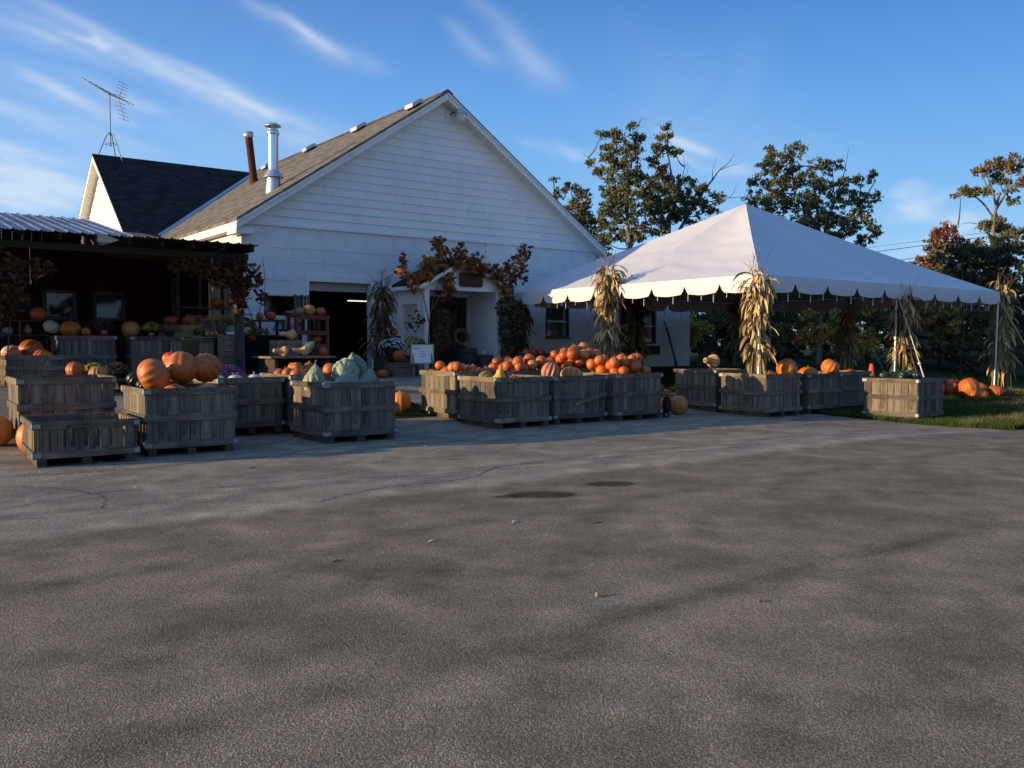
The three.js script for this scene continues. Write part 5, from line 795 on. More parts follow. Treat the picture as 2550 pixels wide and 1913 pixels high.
{ const o = thing('straw_bale', 'loose straw heaped on the crate and bale', 'straw', [-3.85, 1.9, 0.3]), s = new Soup(), q = rng(33); for (let k = 0; k < 700; k++) { const t = q() < 0.55, x = t ? (q() - 0.5) * 0.5 : -0.55 + (q() - 0.5) * 0.4, z = (q() - 0.5) * 0.4, y = t ? q() * 0.09 * (1 - Math.abs(x) * 1.5) : -0.35 + q() * 0.42, a = q() * 6.28, l = 0.08 + q() * 0.14, e = (q() - 0.4) * 0.9, c = tint([0.48, 0.34, 0.12], q, 0.35), i = s.v(x, y, z, c), j = s.v(x + Math.cos(a) * l * Math.cos(e), y + Math.sin(e) * l, z + Math.sin(a) * l * Math.cos(e), c), m = s.v(x + 0.008, y + 0.008, z, c); s.tri(i, j, m); } part('straw', s.geo(), M.dryLeaf, o, { kind: 'stuff' }); }
fruit('squash', 'flat', 'blue', 'grey green squash at the left end of the black table', [-3.82, 1.572, 0.75], 0.135, { category: 'squash', squash: 1.25 });
fruit('squash', 'oval', 'pale', 'pale yellow round squash on the black table', [-3.47, 1.572, 0.82], 0.11, { category: 'squash', squash: 1.1 });
fruit('squash', 'oval', 'blue', 'dark green round squash on the black table', [-3.20, 1.572, 0.72], 0.125, { category: 'squash' });
fruit('gourd', 'pear', 'sage', 'swan necked green gourd on the black table', [-3.60, 1.572, 0.62], 0.085, { category: 'gourd' });
fruit('gourd', 'pear', 'orange', 'small orange gourd on the black table', [-3.02, 1.572, 0.75], 0.065, { category: 'gourd' });
fruit('gourd', 'little1', 'deep', 'orange gourd inside the dark basket', [-3.36, 1.6, 0.5], 0.075, { category: 'gourd' });
{ const s = new Soup(), q = rng(3); const o = thing('white_rag', 'crumpled white cloth on the left corner of the black table', 'cloth', [-3.88, 1.575, 0.98]); const g = new THREE.PlaneGeometry(0.3, 0.26, 14, 12).rotateX(-Math.PI / 2), p = g.attributes.position; for (let i = 0; i < p.count; i++) { const x = p.getX(i), z = p.getZ(i); p.setY(i, 0.015 + 0.05 * fbm(x * 14 + 3, z * 14 + 9, 0, 3) - (z > 0.06 ? (z - 0.06) * 2.2 : 0)); if (z > 0.06) p.setZ(i, 0.075 + (z - 0.06) * 0.2); } g.computeVertexNormals(); part('rag', g, M.white, o); }
{ const o = site('slat_lantern', 'small white slatted lantern standing on the black table', 'lantern', [-3.3, 1.572, 0.3]); part('cap', box(-3.42, -3.2, 2.02, 2.04, 0.2, 0.4), M.darkWood, o); part('base', box(-3.41, -3.21, 1.572, 1.6, 0.2, 0.4), M.darkWood, o); part('post', box(-3.33, -3.29, 1.6, 1.84, 0.28, 0.32, 'y'), M.darkWood, o); for (let k = 0; k < 4; k++) part('slat', box(-3.41 + k * 0.055, -3.375 + k * 0.055, 1.84, 2.02, 0.385, 0.395, 'y'), M.white, o); }
// shelves hung inside the porch right of the red wall
{ const o = site('porch_shelf', 'dim grey shelves inside the porch holding pumpkins', 'shelf', [-3.75, G0, -0.6]); for (const y of [2.2, 1.8]) part('shelf', box(-4.5, -3.42, y - 0.03, y, -0.95, -0.4), M.greyWood, o); for (const x of [-4.5, -4.0, -3.47]) part('upright', box(x, x + 0.05, 0.6, 3.0, -0.95, -0.85, 'y'), M.greyWood, o); }
fruit('pumpkin', 'pumpkin1', 'deep', 'dim orange pumpkin on the upper porch shelf', [-3.66, 2.202, -0.62], 0.15);
fruit('pumpkin', 'pumpkin2', 'red', 'dim pumpkin on the lower porch shelf', [-4.28, 1.802, -0.62], 0.13);
{ const o = site('hay_block', 'dark straw bale behind the porch bin', 'bale', [-4.65, G0, 0.05]); part('bale', uvBox(new THREE.BoxGeometry(0.8, 1.16, 0.45)).translate(-4.7, 1.19, 0.02), M.straw, o); part('twine', merge([box(-5.105, -4.295, 1.77, 1.776, -0.1, -0.09), box(-5.105, -4.295, 1.77, 1.776, 0.12, 0.13)]), M.rope, o); }
fruit('pumpkin', 'pumpkin3', 'red', 'knobbly red orange pumpkin left of the tipped basket', [-4.58, 1.775, 0.1], 0.13);
// crate and plank with butternuts in front of the table
crate('weathered crate with a faded stencil under the butternuts', -3.34, -2.74, 1.115, 1.45, 1.72, 2.05, 14, { mark: true, m: M.woods[2] });
{ const o = site('plank_shelf', 'long plank on dark trestles with butternut squash', 'plank', [-3.0, 0.5, 2.35]); part('plank', box(-3.72, -2.28, 1.07, 1.11, 1.68, 2.75), M.woods[2], o); for (const x of [-3.6, -2.45]) part('trestle', box(x, x + 0.08, 0.5, 1.07, 1.75, 2.65, 'y'), M.darkWood, o); part('back_cloth', box(-3.5, -2.46, 0.5, 1.06, 2.3, 2.31), M.black, o); }
fruit('squash', 'butternut1', 'butternut', 'butternut squash lying on the stencilled crate', [-3.02, 1.452, 1.95], 0.115, { tilt: -1.5, axis: 1.25, category: 'squash' });
fruit('squash', 'butternut2', 'butternut', 'butternut squash at the left end of the plank', [-3.45, 1.112, 2.6], 0.105, { tilt: -1.5, axis: 1.5, category: 'squash' });
fruit('squash', 'butternut0', 'butternut', 'butternut squash in the middle of the plank', [-3.02, 1.112, 2.62], 0.11, { tilt: -1.5, axis: 1.2, category: 'squash' });
fruit('squash', 'hubbard1', 'sage', 'pale green squash behind the butternuts on the plank', [-2.72, 1.112, 2.35], 0.12, { category: 'squash', tilt: 0.8, axis: 1 });
fruit('gourd', 'little2', 'butternut', 'small buff gourd beside the crate top butternut', [-2.7, 1.30, 2.12], 0.07, { category: 'gourd' });
crate('small dark crate under the buff gourd', -2.82, -2.5, 1.115, 1.295, 2.07, 2.28, 17, { m: M.darkWood });
fruit('pumpkin', 'little0', 'deep', 'small pumpkin at the right end of the plank', [-2.38, 1.112, 2.3], 0.1);
// red painted shelf unit
{
  const o = site('red_shelf_unit', 'red painted open shelf unit beside the shop door', 'shelf unit', [-2.3, G0, 1.4]);
  for (const x of [-2.70, -1.98]) for (const z of [1.16, 1.62]) part('post', box(x, x + 0.075, 0.58, 1.985, z - 0.04, z, 'y'), M.redPaint, o);
  for (const y of [2.0, 1.66, 1.37]) part('shelf', box(-2.72, -1.88, y - 0.045, y, 1.1, 1.61), M.redPaint, o);
  for (const y of [1.985, 1.645, 1.36]) part('front_rail', box(-2.625, -1.98, y - 0.08, y - 0.002, 1.611, 1.632), M.redPaint, o);
  part('divider', box(-2.38, -2.30, 1.662, 1.95, 1.14, 1.2, 'y'), M.redPaint, o);
}
{ const o = site('red_side_table', 'low red painted table left of the shelf unit', 'table', [-3.0, G0, 0.95]); part('top', box(-3.36, -2.74, 1.86, 1.9, 0.7, 1.15), M.redPaint, o); for (const x of [-3.34, -2.8]) for (const z of [0.72, 1.1]) part('leg', box(x, x + 0.05, 1.571, 1.86, z, z + 0.04, 'y'), M.darkWood, o); }
fruit('pumpkin', 'pumpkin1', 'deep', 'orange pumpkin at the right end of the red shelf top', [-2.02, 2.002, 1.42], 0.12);
fruit('pumpkin', 'pumpkin3', 'tan', 'buff pumpkin on the red shelf top', [-2.28, 2.002, 1.4], 0.135, { squash: 1.25 });
fruit('squash', 'oval', 'olive', 'dull green squash on the red shelf top', [-2.52, 2.002, 1.42], 0.11, { category: 'squash', squash: 1.1 });
fruit('squash', 'butternut1', 'olive', 'long tan squash at the left end of the red shelf top', [-2.72, 2.002, 1.38], 0.06, { tilt: -1.5, axis: 1.4, category: 'squash' });
fruit('pumpkin', 'little2', 'deep', 'small pumpkin on the low red table', [-3.26, 1.902, 0.98], 0.085);
fruit('squash', 'flat', 'red', 'scarlet squash on the low red table', [-3.02, 1.902, 0.98], 0.13, { category: 'squash', squash: 1.2 });
fruit('pumpkin', 'pumpkin2', 'deep', 'dim pumpkin on the bottom red shelf', [-2.12, 1.372, 1.38], 0.13, { squash: 0.9 });
fruit('gourd', 'little4', 'butternut', 'small buff gourd on the middle red shelf', [-2.56, 1.662, 1.42], 0.055, { category: 'gourd' });
for (const [x, h] of [[-2.44, 0.22], [-2.24, 0.25], [-2.12, 0.23]]) { const o = thing('glass_jar', 'dark jar on the middle red shelf', 'jar', [x, 1.662, 1.3], 'jars on the red shelf'); part('jar', lathe([[0, 0], [0.045, 0], [0.045, h * 0.75], [0.025, h * 0.85], [0.025, h]], 14), M.darkMetal, o); part('lid', lathe([[0.028, h - 0.02], [0.028, h], [0, h]], 14), M.white, o); }
{ const o = site('pallet_board', 'grey slatted pallet leaning by the shop window', 'pallet', [-2.02, 2.05, 0.35]); for (let k = 0; k < 5; k++) part('slat', box(-2.2 + k * 0.082, -2.135 + k * 0.082, 2.05, 2.52 - (k % 2) * 0.02, 0.36, 0.375, 'y', k), M.greyWood, o); for (const y of [2.1, 2.42]) part('crosspiece', box(-2.2, -1.8, y, y + 0.05, 0.33, 0.359), M.greyWood, o); part('leg', box(-2.19, -2.13, 0.6, 2.05, 0.34, 0.375, 'y'), M.greyWood, o); part('leg', box(-1.87, -1.81, 0.6, 2.05, 0.34, 0.375, 'y'), M.greyWood, o); }
// by the portico
crate('grey crate under the pumpkin left of the portico', -0.48, 0.06, G0 - 0.02, 0.94, 1.55, 2.0, 21, { m: M.woods[3] });
crate('dim crate under the white flowers', -0.5, 0.45, G0 - 0.02, 1.10, 1.28, 1.53, 22, { m: M.darkWood });
fruit('pumpkin', 'pumpkin4', 'deep', 'orange pumpkin on the grey crate left of the portico', [-0.2, 0.942, 1.78], 0.16, { squash: 1.1 });
fruit('pumpkin', 'pumpkin1', 'deep', 'pumpkin on the ground at the foot of the portico corn bundle', [-0.78, ground(-0.78, 2.0), 2.0], 0.13);
fruit('pumpkin', 'little3', 'deep', 'small pumpkin above the white flowers', [0.0, 1.56, 1.15], 0.1);
crate('upright dark box behind the white flowers', -0.12, 0.13, G0 - 0.02, 1.555, 1.02, 1.26, 23, { m: M.darkWood });
{ // whiteboard on an easel
  const c = document.createElement('canvas'); c.width = 512; c.height = 352; const k = c.getContext('2d'); k.fillStyle = '#e9edf2'; k.fillRect(0, 0, 512, 352); const q = rng(8);
  k.strokeStyle = 'rgba(90,110,150,0.35)'; k.lineWidth = 2; for (let i = 0; i < 46; i++) { const x = 20 + q() * 470, y = 20 + q() * 310; k.beginPath(); k.moveTo(x, y); k.lineTo(x + (q() - 0.5) * 26, y + (q() - 0.5) * 18); k.stroke(); }
  k.fillStyle = '#2c4a78'; k.font = 'italic 60px serif'; k.save(); k.translate(24, 78); k.rotate(-0.03); k.fillText('Mums', 0, 0); k.restore(); k.strokeStyle = '#2c4a78'; k.lineWidth = 4; k.beginPath(); k.moveTo(70, 96); k.lineTo(205, 92); k.stroke();
  k.fillStyle = '#15294f'; k.font = 'italic bold 36px serif'; k.fillText('Small', 186, 142); k.fillText('Medium', 184, 190); k.fillText('Large', 205, 238); k.beginPath(); k.arc(492, 60, 5, 0, 7); k.fill();
  const t = new THREE.CanvasTexture(c); t.colorSpace = THREE.SRGBColorSpace;
  const o = thing('notice_easel', 'whiteboard in a yellow frame on a wooden easel', 'sign', [0.02, 0.56, 2.45]);
  const w = 0.29, h = 0.205, cy = 0.575, yel = mat([0.42, 0.40, 0.10], 0.7);
  part('board', box(-w, w, cy - h, cy + h, -0.012, -0.003), M.white, o); part('writing', new THREE.PlaneGeometry(w * 2 - 0.01, h * 2 - 0.01).translate(0, cy, 0.002), mat([1, 1, 1], 0.35, { map: t }), o);
  for (const [a, b, c2, d] of [[-w - 0.022, -w, cy - h - 0.022, cy + h + 0.022], [w, w + 0.022, cy - h - 0.022, cy + h + 0.022], [-w, w, cy + h, cy + h + 0.022], [-w, w, cy - h - 0.022, cy - h]]) part('frame', box(a, b, c2, d, -0.015, 0.012), yel, o);
  for (const [a, b] of [[[-0.27, 0.02, 0.05], [-0.24, 0.8, -0.03]], [[0.27, 0.02, 0.05], [0.24, 0.8, -0.03]], [[0, 0.02, -0.38], [0, 0.78, -0.045]]]) part('leg', beam(a, b, 0.028, 0.02), M.crate, o);
  o.rotation.y = 0.02;
}
{ const o = thing('cider_barrel', 'dark staved barrel inside the portico', 'barrel', [2.25, 0.66, 0.95]); const dm = mat([0.04, 0.04, 0.05], 0.7, { map: T.wood }); part('barrel', lathe([[0, 0], [0.24, 0], [0.29, 0.3], [0.26, 0.6], [0.24, 0.6], [0, 0.585]], 28), dm, o); for (const y of [0.1, 0.48]) part('hoop', lathe([[0.262, y], [0.285, y], [0.287, y + 0.04], [0.265, y + 0.04]], 28), M.darkMetal, o); }
{ const o = thing('twig_wreath', 'dry twig wreath round a pumpkin on the barrel', 'wreath', [2.2, 1.262, 0.85]); part('hoop', new THREE.TorusGeometry(0.2, 0.06, 8, 26).rotateX(-0.25).translate(0, 0.27, -0.06), mat([0.16, 0.12, 0.06], 0.95, { map: T.mottle }), o); }
fruit('pumpkin', 'little1', 'deep', 'small pumpkin inside the twig wreath', [2.2, 1.262, 1.0], 0.08);
crate('grey crate at the right side inside the portico', 2.5, 2.85, 0.66, 1.07, 0.95, 1.3, 25, { m: M.greyWood });
fruit('gourd', 'pear', 'pale', 'pale yellow gourd on the portico crate', [2.62, 1.072, 1.2], 0.065, { category: 'gourd' });
fruit('pumpkin', 'pumpkin2', 'deep', 'orange pumpkin at the foot of the right portico post', [2.95, ground(2.95, 1.65), 1.65], 0.19);
crate('dark crate of pumpkins right of the portico', 3.35, 4.25, G0 - 0.04, 1.12, 1.5, 1.98, 26, { m: M.darkWood });
for (const [x, z, r] of [[3.55, 1.8, 0.13], [3.8, 1.75, 0.14], [4.05, 1.8, 0.12], [3.7, 1.62, 0.12]]) fruit('pumpkin', 'little2', 'deep', 'dim pumpkin in the dark crate right of the portico', [x, 1.02, z], r, { group: 'pumpkins right of the portico' });
// tools, wheel, cone
for (const [x, dx] of [[10.56, 0.22], [10.68, 0.14]]) { const o = site('garden_tool', x < 10.6 ? 'long handled fork leaning on the white annex wall, left one' : 'long handled tool leaning on the white annex wall, right one', 'tool', [x + dx, G0, 0.3]); part('handle', tube([[x, 2.1 - (x > 10.6 ? 0.2 : 0), 0.04], [x + dx, 0.85, 0.3]], 0.018, 0.018, 8, 1), M.darkMetal, o); part('head', merge([tube([[x + dx, 0.86, 0.3], [x + dx + 0.02, 0.62, 0.34]], 0.025, 0.02, 7, 1), tube([[x + dx - 0.06, 0.8, 0.31], [x + dx - 0.06, 0.64, 0.34]], 0.008, 0.008, 5, 1), tube([[x + dx + 0.07, 0.8, 0.31], [x + dx + 0.07, 0.64, 0.34]], 0.008, 0.008, 5, 1)]), M.darkMetal, o); }
{ const o = thing('cart_wheel', 'black rubber cart wheel on its bracket beside the bin', 'wheel', [1.68, ground(1.68, 8.5), 8.5], null, 0.5); part('tyre', new THREE.TorusGeometry(0.12, 0.045, 12, 30).translate(0, 0.24, 0), mat([0.012, 0.012, 0.012], 0.85), o); part('hub', new THREE.CylinderGeometry(0.085, 0.085, 0.04, 20).rotateX(Math.PI / 2).translate(0, 0.24, 0), mat([0.06, 0.045, 0.03], 0.7), o); part('bracket', merge([box(-0.05, 0.05, 0, 0.02, -0.06, 0.06), box(-0.045, -0.02, 0.02, 0.2, -0.055, -0.045, 'y'), box(0.02, 0.045, 0.02, 0.2, -0.055, -0.045, 'y'), box(-0.03, 0.03, 0.02, 0.09, 0.03, 0.05, 'y')]), M.darkMetal, o); }
{ const o = thing('traffic_cone', 'orange traffic cone with a white band behind the right bins', 'cone', [8.15, ground(8.15, 8.75), 8.75]), oc = mat([0.62, 0.075, 0.02], 0.6); part('base', box(-0.19, 0.19, 0, 0.035, -0.19, 0.19), oc, o); part('cone', lathe([[0.14, 0.035], [0.03, 0.72], [0.0, 0.72]], 24), oc, o); part('band', lathe([[0.106, 0.25], [0.068, 0.49], [0.066, 0.49]], 24).scale(1.02, 1, 1.02), M.white, o); o.scale.setScalar(1.32); }

// ---------------------------------------------------------------- bundles of corn stalks
function corn(label, [x, y, z], h, seed, { spread = 1, lean = [0, 0], n = 300, dull = 1, husk = 26 } = {}) {
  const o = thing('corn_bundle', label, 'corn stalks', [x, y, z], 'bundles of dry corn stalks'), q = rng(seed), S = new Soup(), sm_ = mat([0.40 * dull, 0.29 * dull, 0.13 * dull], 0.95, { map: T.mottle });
  const P = (t, a, r) => V(lean[0] * t + Math.cos(a) * r, h * t, lean[1] * t + Math.sin(a) * r), stalks = [];
  for (let k = 0; k < 11; k++) { const a = k / 11 * 6.283 + q(), r0 = (0.10 + q() * 0.10) * spread, r1 = 0.035 + q() * 0.03, top = 0.86 + q() * 0.12, c = [P(0, a, r0), P(0.22, a, r0 * 0.8), P(0.5, a, r1), P(0.8, a, r1 + 0.03), P(top, a, r1 + 0.06 + q() * 0.06)]; stalks.push(new THREE.CatmullRomCurve3(c)); part('stalk', tube(c, 0.015, 0.007, 6), sm_, o); }
  const leaf = (c0, dir, len, w, droop, col, curl = 0.3) => { const m = 8, p = c0.clone(), d = dir.clone(); let last = null; const tw = q() * 6.28, tq = (q() - 0.5) * 5; for (let i = 0; i <= m; i++) { const t = i / m, ww = w * Math.pow(Math.sin(Math.PI * (0.12 + 0.86 * t)), 0.8) + 0.0015, sx = V(Math.cos(tw + t * tq), 0.3 * Math.sin(tw * 2 + t), Math.sin(tw + t * tq)), A = S.v(p.x - sx.x * ww, p.y - sx.y * ww, p.z - sx.z * ww, col), C = S.v(p.x + d.z * ww * 0.5, p.y + ww * 0.3, p.z - d.x * ww * 0.5, col), B = S.v(p.x + sx.x * ww, p.y + sx.y * ww, p.z + sx.z * ww, col); if (last) { S.tri(last[0], last[1], A); S.tri(A, last[1], C); S.tri(last[1], last[2], C); S.tri(C, last[2], B); } last = [A, C, B]; p.addScaledVector(d, len / m); d.y -= droop / m; d.x += (q() - 0.5) * curl; d.z += (q() - 0.5) * curl; d.normalize(); } };
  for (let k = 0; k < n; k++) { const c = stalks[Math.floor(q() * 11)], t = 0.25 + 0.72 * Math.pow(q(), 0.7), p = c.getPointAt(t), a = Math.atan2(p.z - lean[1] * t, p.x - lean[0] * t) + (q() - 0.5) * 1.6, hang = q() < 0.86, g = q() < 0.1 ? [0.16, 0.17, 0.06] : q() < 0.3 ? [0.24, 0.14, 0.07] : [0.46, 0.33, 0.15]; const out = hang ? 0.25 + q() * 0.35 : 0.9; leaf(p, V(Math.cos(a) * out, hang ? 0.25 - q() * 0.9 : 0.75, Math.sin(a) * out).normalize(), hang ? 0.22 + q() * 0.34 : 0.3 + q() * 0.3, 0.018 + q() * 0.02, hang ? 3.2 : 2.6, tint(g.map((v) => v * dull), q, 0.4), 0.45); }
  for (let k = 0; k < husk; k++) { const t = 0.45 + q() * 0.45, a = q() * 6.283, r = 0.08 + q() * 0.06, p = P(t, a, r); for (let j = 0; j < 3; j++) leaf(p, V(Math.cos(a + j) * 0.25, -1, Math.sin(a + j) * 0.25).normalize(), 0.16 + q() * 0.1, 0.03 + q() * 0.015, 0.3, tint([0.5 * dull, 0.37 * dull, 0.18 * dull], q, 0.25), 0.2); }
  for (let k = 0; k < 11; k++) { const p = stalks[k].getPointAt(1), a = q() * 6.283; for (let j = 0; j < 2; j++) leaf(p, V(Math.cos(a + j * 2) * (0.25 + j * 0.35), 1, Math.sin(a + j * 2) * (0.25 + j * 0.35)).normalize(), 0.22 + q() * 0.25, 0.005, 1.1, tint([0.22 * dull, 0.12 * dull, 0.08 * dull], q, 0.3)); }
  part('leaves', S.geo(), M.dryLeaf, o, { kind: 'stuff' });
  part('twine', new THREE.TorusGeometry(0.1, 0.012, 5, 18).rotateX(Math.PI / 2).translate(lean[0] * 0.5, h * 0.5, lean[1] * 0.5), M.rope, o);
  return o;
}
corn('thick dry corn bundle on the left side pole of the marquee', [3.52, ground(3.5, 4.85), 4.9], 3.1, 1, { n: 400, spread: 0.9, husk: 40 });
corn('dry corn bundle on the front corner pole of the marquee', [3.72, BIN.R2.deck, 8.95], 2.55, 2, { n: 210, spread: 1.0, husk: 26 });
corn('corn bundle on the middle pole of the marquee right side', [8.82, ground(8.8, 9.1), 9.12], 2.7, 3, { n: 280, dull: 0.8 });
corn('corn bundle on the right corner pole of the marquee', [13.95, ground(13.9, 9.0), 9.0], 3.3, 4, { n: 420, spread: 1.5, husk: 50 });
corn('shaded corn bundle on the rear corner pole of the marquee', [13.4, ground(13.4, 0.7), 0.7], 2.35, 5, { n: 220, husk: 10 });
corn('shaded corn bundle on the right rear side pole of the marquee', [13.35, ground(13.3, 4.8), 4.85], 2.4, 6, { n: 220, husk: 10 });
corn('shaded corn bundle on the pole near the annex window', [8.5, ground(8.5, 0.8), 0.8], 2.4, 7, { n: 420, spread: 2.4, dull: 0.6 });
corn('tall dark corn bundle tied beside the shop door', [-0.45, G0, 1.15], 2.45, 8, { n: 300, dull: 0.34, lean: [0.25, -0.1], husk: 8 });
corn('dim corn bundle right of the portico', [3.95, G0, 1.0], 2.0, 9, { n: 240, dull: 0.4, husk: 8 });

// ---------------------------------------------------------------- dry leafy vines
function lobedLeaf(S, p, n, t, r, col, q) {      // a curled five lobed leaf
  const b = n.clone().cross(t).normalize(), pts = 11, mid = S.v(p.x + n.x * r * 0.12, p.y + n.y * r * 0.12, p.z + n.z * r * 0.12, col), ring = [], cu = 0.25 + q() * 0.5;
  for (let i = 0; i < pts; i++) { const a = i / pts * 6.283, rr = r * (i % 2 ? 0.52 : 1) * (0.8 + 0.2 * Math.cos(a)), k = cu * rr * (i % 2 ? 0.1 : 0.55) * (q() - 0.75); ring.push(S.v(p.x + (t.x * Math.cos(a) + b.x * Math.sin(a)) * rr + n.x * k, p.y + (t.y * Math.cos(a) + b.y * Math.sin(a)) * rr + n.y * k, p.z + (t.z * Math.cos(a) + b.z * Math.sin(a)) * rr + n.z * k, col)); }
  for (let i = 0; i < pts; i++) S.tri(mid, ring[i], ring[(i + 1) % pts]);
}
function vine(label, base, stems, clumps, seed, colours, size = 0.085) {
  const o = site('dry_vine', label, 'vine', base), q = rng(seed), S = new Soup();
  for (const [pts, r] of stems) part('stem', tube(pts, r, r * 0.5, 6), M.twig, o);
  for (const [x, y, z, rx, ry, rz, n] of clumps) for (let k = 0; k < n * 1.8; k++) {
    let a, b, c; do { a = q() * 2 - 1; b = q() * 2 - 1; c = q() * 2 - 1; } while (a * a + b * b + c * c > 1); const p = V(x + a * rx, y + b * ry, z + c * rz), nn = V(q() - 0.5, q() - 0.3, q() * 0.9 - 0.2).normalize(), t = V(q() - 0.5, -0.8 - q(), q() - 0.5).cross(nn).normalize();
    lobedLeaf(S, p, nn, t, size * (0.6 + q() * 0.7), tint(colours[Math.floor(q() * colours.length)], q, 0.35), q);
  }
  part('leaves', S.geo(), M.dryLeaf, o, { kind: 'stuff' }); return o;
}
const BROWNS = [[0.26, 0.10, 0.032], [0.19, 0.08, 0.03], [0.34, 0.135, 0.04], [0.14, 0.066, 0.028], [0.23, 0.105, 0.036]], DARKS = [[0.085, 0.036, 0.014], [0.065, 0.03, 0.014], [0.12, 0.045, 0.016]], OLIVES = [[0.09, 0.075, 0.03], [0.075, 0.05, 0.028], [0.11, 0.07, 0.03], [0.06, 0.06, 0.025]];
vine('brown leaved vine arching over the entry portico', [1.9, 2.7, 1.5], [[[[0.85, 0.66, 1.42], [0.82, 1.8, 1.45], [1.0, 2.7, 1.48], [1.25, 3.2, 1.5]], 0.02], [[[0.82, 1.9, 1.45], [0.6, 2.7, 1.4], [0.3, 3.1, 1.3]], 0.014], [[[0.9, 2.2, 1.46], [1.4, 3.0, 1.55], [1.9, 3.5, 1.5], [2.6, 3.2, 1.5], [3.3, 3.0, 1.5]], 0.016], [[[1.1, 3.0, 1.5], [1.15, 3.6, 1.45], [1.2, 4.0, 1.4]], 0.01], [[[3.0, 3.0, 1.5], [3.3, 3.5, 1.5], [3.7, 4.0, 1.5]], 0.01]],
  [[1.15, 3.75, 1.45, 0.28, 0.3, 0.16, 34], [0.15, 3.35, 1.35, 0.12, 0.25, 0.12, 16], [0.1, 3.05, 1.4, 0.2, 0.12, 0.12, 12], [0.55, 3.0, 1.5, 0.45, 0.14, 0.14, 30], [0.95, 3.3, 1.5, 0.45, 0.22, 0.16, 44], [1.6, 3.45, 1.5, 0.45, 0.28, 0.18, 58], [2.1, 3.3, 1.55, 0.4, 0.2, 0.16, 40], [2.6, 3.2, 1.55, 0.4, 0.22, 0.16, 44], [3.1, 3.05, 1.55, 0.35, 0.28, 0.16, 44], [3.4, 3.35, 1.5, 0.3, 0.3, 0.16, 34], [3.72, 3.75, 1.5, 0.22, 0.28, 0.14, 20], [3.7, 3.2, 1.5, 0.14, 0.3, 0.12, 14], [1.35, 2.85, 1.55, 0.22, 0.3, 0.12, 40], [0.35, 2.72, 1.45, 0.1, 0.2, 0.1, 9], [3.15, 2.7, 1.55, 0.2, 0.25, 0.14, 24], [2.2, 3.55, 1.5, 0.2, 0.15, 0.12, 10], [1.72, 3.72, 1.5, 0.18, 0.15, 0.1, 10]], 41, BROWNS, 0.10);
vine('dull brown vine hanging down the right portico post', [3.1, 0.7, 1.6], [[[[3.15, 0.66, 1.5], [3.1, 1.6, 1.55], [3.2, 2.7, 1.5]], 0.018]], [[3.15, 2.3, 1.6, 0.42, 0.28, 0.2, 100], [3.2, 1.95, 1.6, 0.4, 0.3, 0.2, 110], [3.15, 1.6, 1.6, 0.35, 0.3, 0.18, 80], [3.1, 1.25, 1.6, 0.2, 0.3, 0.14, 40], [3.45, 1.5, 1.5, 0.25, 0.5, 0.14, 50]], 42, OLIVES, 0.085);
vine('thin brown vine on the left portico post', [0.95, 0.7, 1.5], [[[[1.05, 0.66, 1.5], [1.0, 1.4, 1.5], [1.1, 2.2, 1.5]], 0.014]], [[1.15, 1.5, 1.5, 0.24, 0.35, 0.12, 46], [0.55, 1.3, 1.45, 0.3, 0.2, 0.12, 26], [1.25, 2.0, 1.5, 0.2, 0.25, 0.1, 18], [1.4, 2.5, 1.45, 0.25, 0.2, 0.1, 14], [0.5, 1.9, 1.35, 0.3, 0.3, 0.1, 18]], 43, DARKS.concat(OLIVES), 0.075);
vine('dark leafy vine around the right porch post', [-3.95, 0.7, 1.75], [[[[-3.9, 0.6, 1.8], [-3.95, 1.8, 1.78], [-4.0, 3.0, 1.75]], 0.02], [[[-3.8, 1.5, 1.8], [-3.6, 2.0, 1.8], [-3.45, 2.6, 1.8], [-3.5, 3.2, 1.8]], 0.01], [[[-3.55, 1.62, 1.8], [-3.7, 1.8, 1.8], [-3.85, 2.2, 1.8]], 0.012]],
  [[-4.1, 3.0, 1.75, 0.4, 0.16, 0.16, 70], [-4.3, 2.75, 1.75, 0.4, 0.25, 0.18, 110], [-3.95, 2.65, 1.8, 0.25, 0.35, 0.16, 90], [-4.6, 2.9, 1.7, 0.5, 0.2, 0.18, 100], [-4.0, 2.25, 1.8, 0.18, 0.3, 0.12, 46], [-3.62, 2.75, 1.8, 0.12, 0.35, 0.1, 22], [-3.5, 2.3, 1.8, 0.12, 0.2, 0.1, 10], [-5.0, 2.95, 1.6, 0.4, 0.15, 0.2, 60], [-3.72, 1.62, 1.8, 0.06, 0.16, 0.06, 6]], 44, DARKS, 0.085);
vine('dark leafy vine curtain at the left end of the porch', [-8.5, 0.7, 1.75], [[[[-8.55, 0.6, 1.8], [-8.5, 1.8, 1.8], [-8.45, 3.0, 1.75]], 0.02], [[[-8.3, 0.6, 1.75], [-8.2, 1.8, 1.75], [-8.1, 2.9, 1.75]], 0.014]],
  [[-8.5, 2.9, 1.7, 0.5, 0.2, 0.2, 110], [-8.35, 2.5, 1.75, 0.45, 0.3, 0.2, 170], [-8.45, 2.1, 1.75, 0.42, 0.35, 0.2, 170], [-8.6, 1.7, 1.75, 0.32, 0.35, 0.18, 120], [-8.65, 1.35, 1.75, 0.22, 0.3, 0.15, 60], [-7.75, 2.75, 1.7, 0.35, 0.18, 0.18, 60], [-8.05, 2.2, 1.7, 0.2, 0.25, 0.12, 40]], 45, DARKS.concat([[0.11, 0.05, 0.025]]), 0.085);

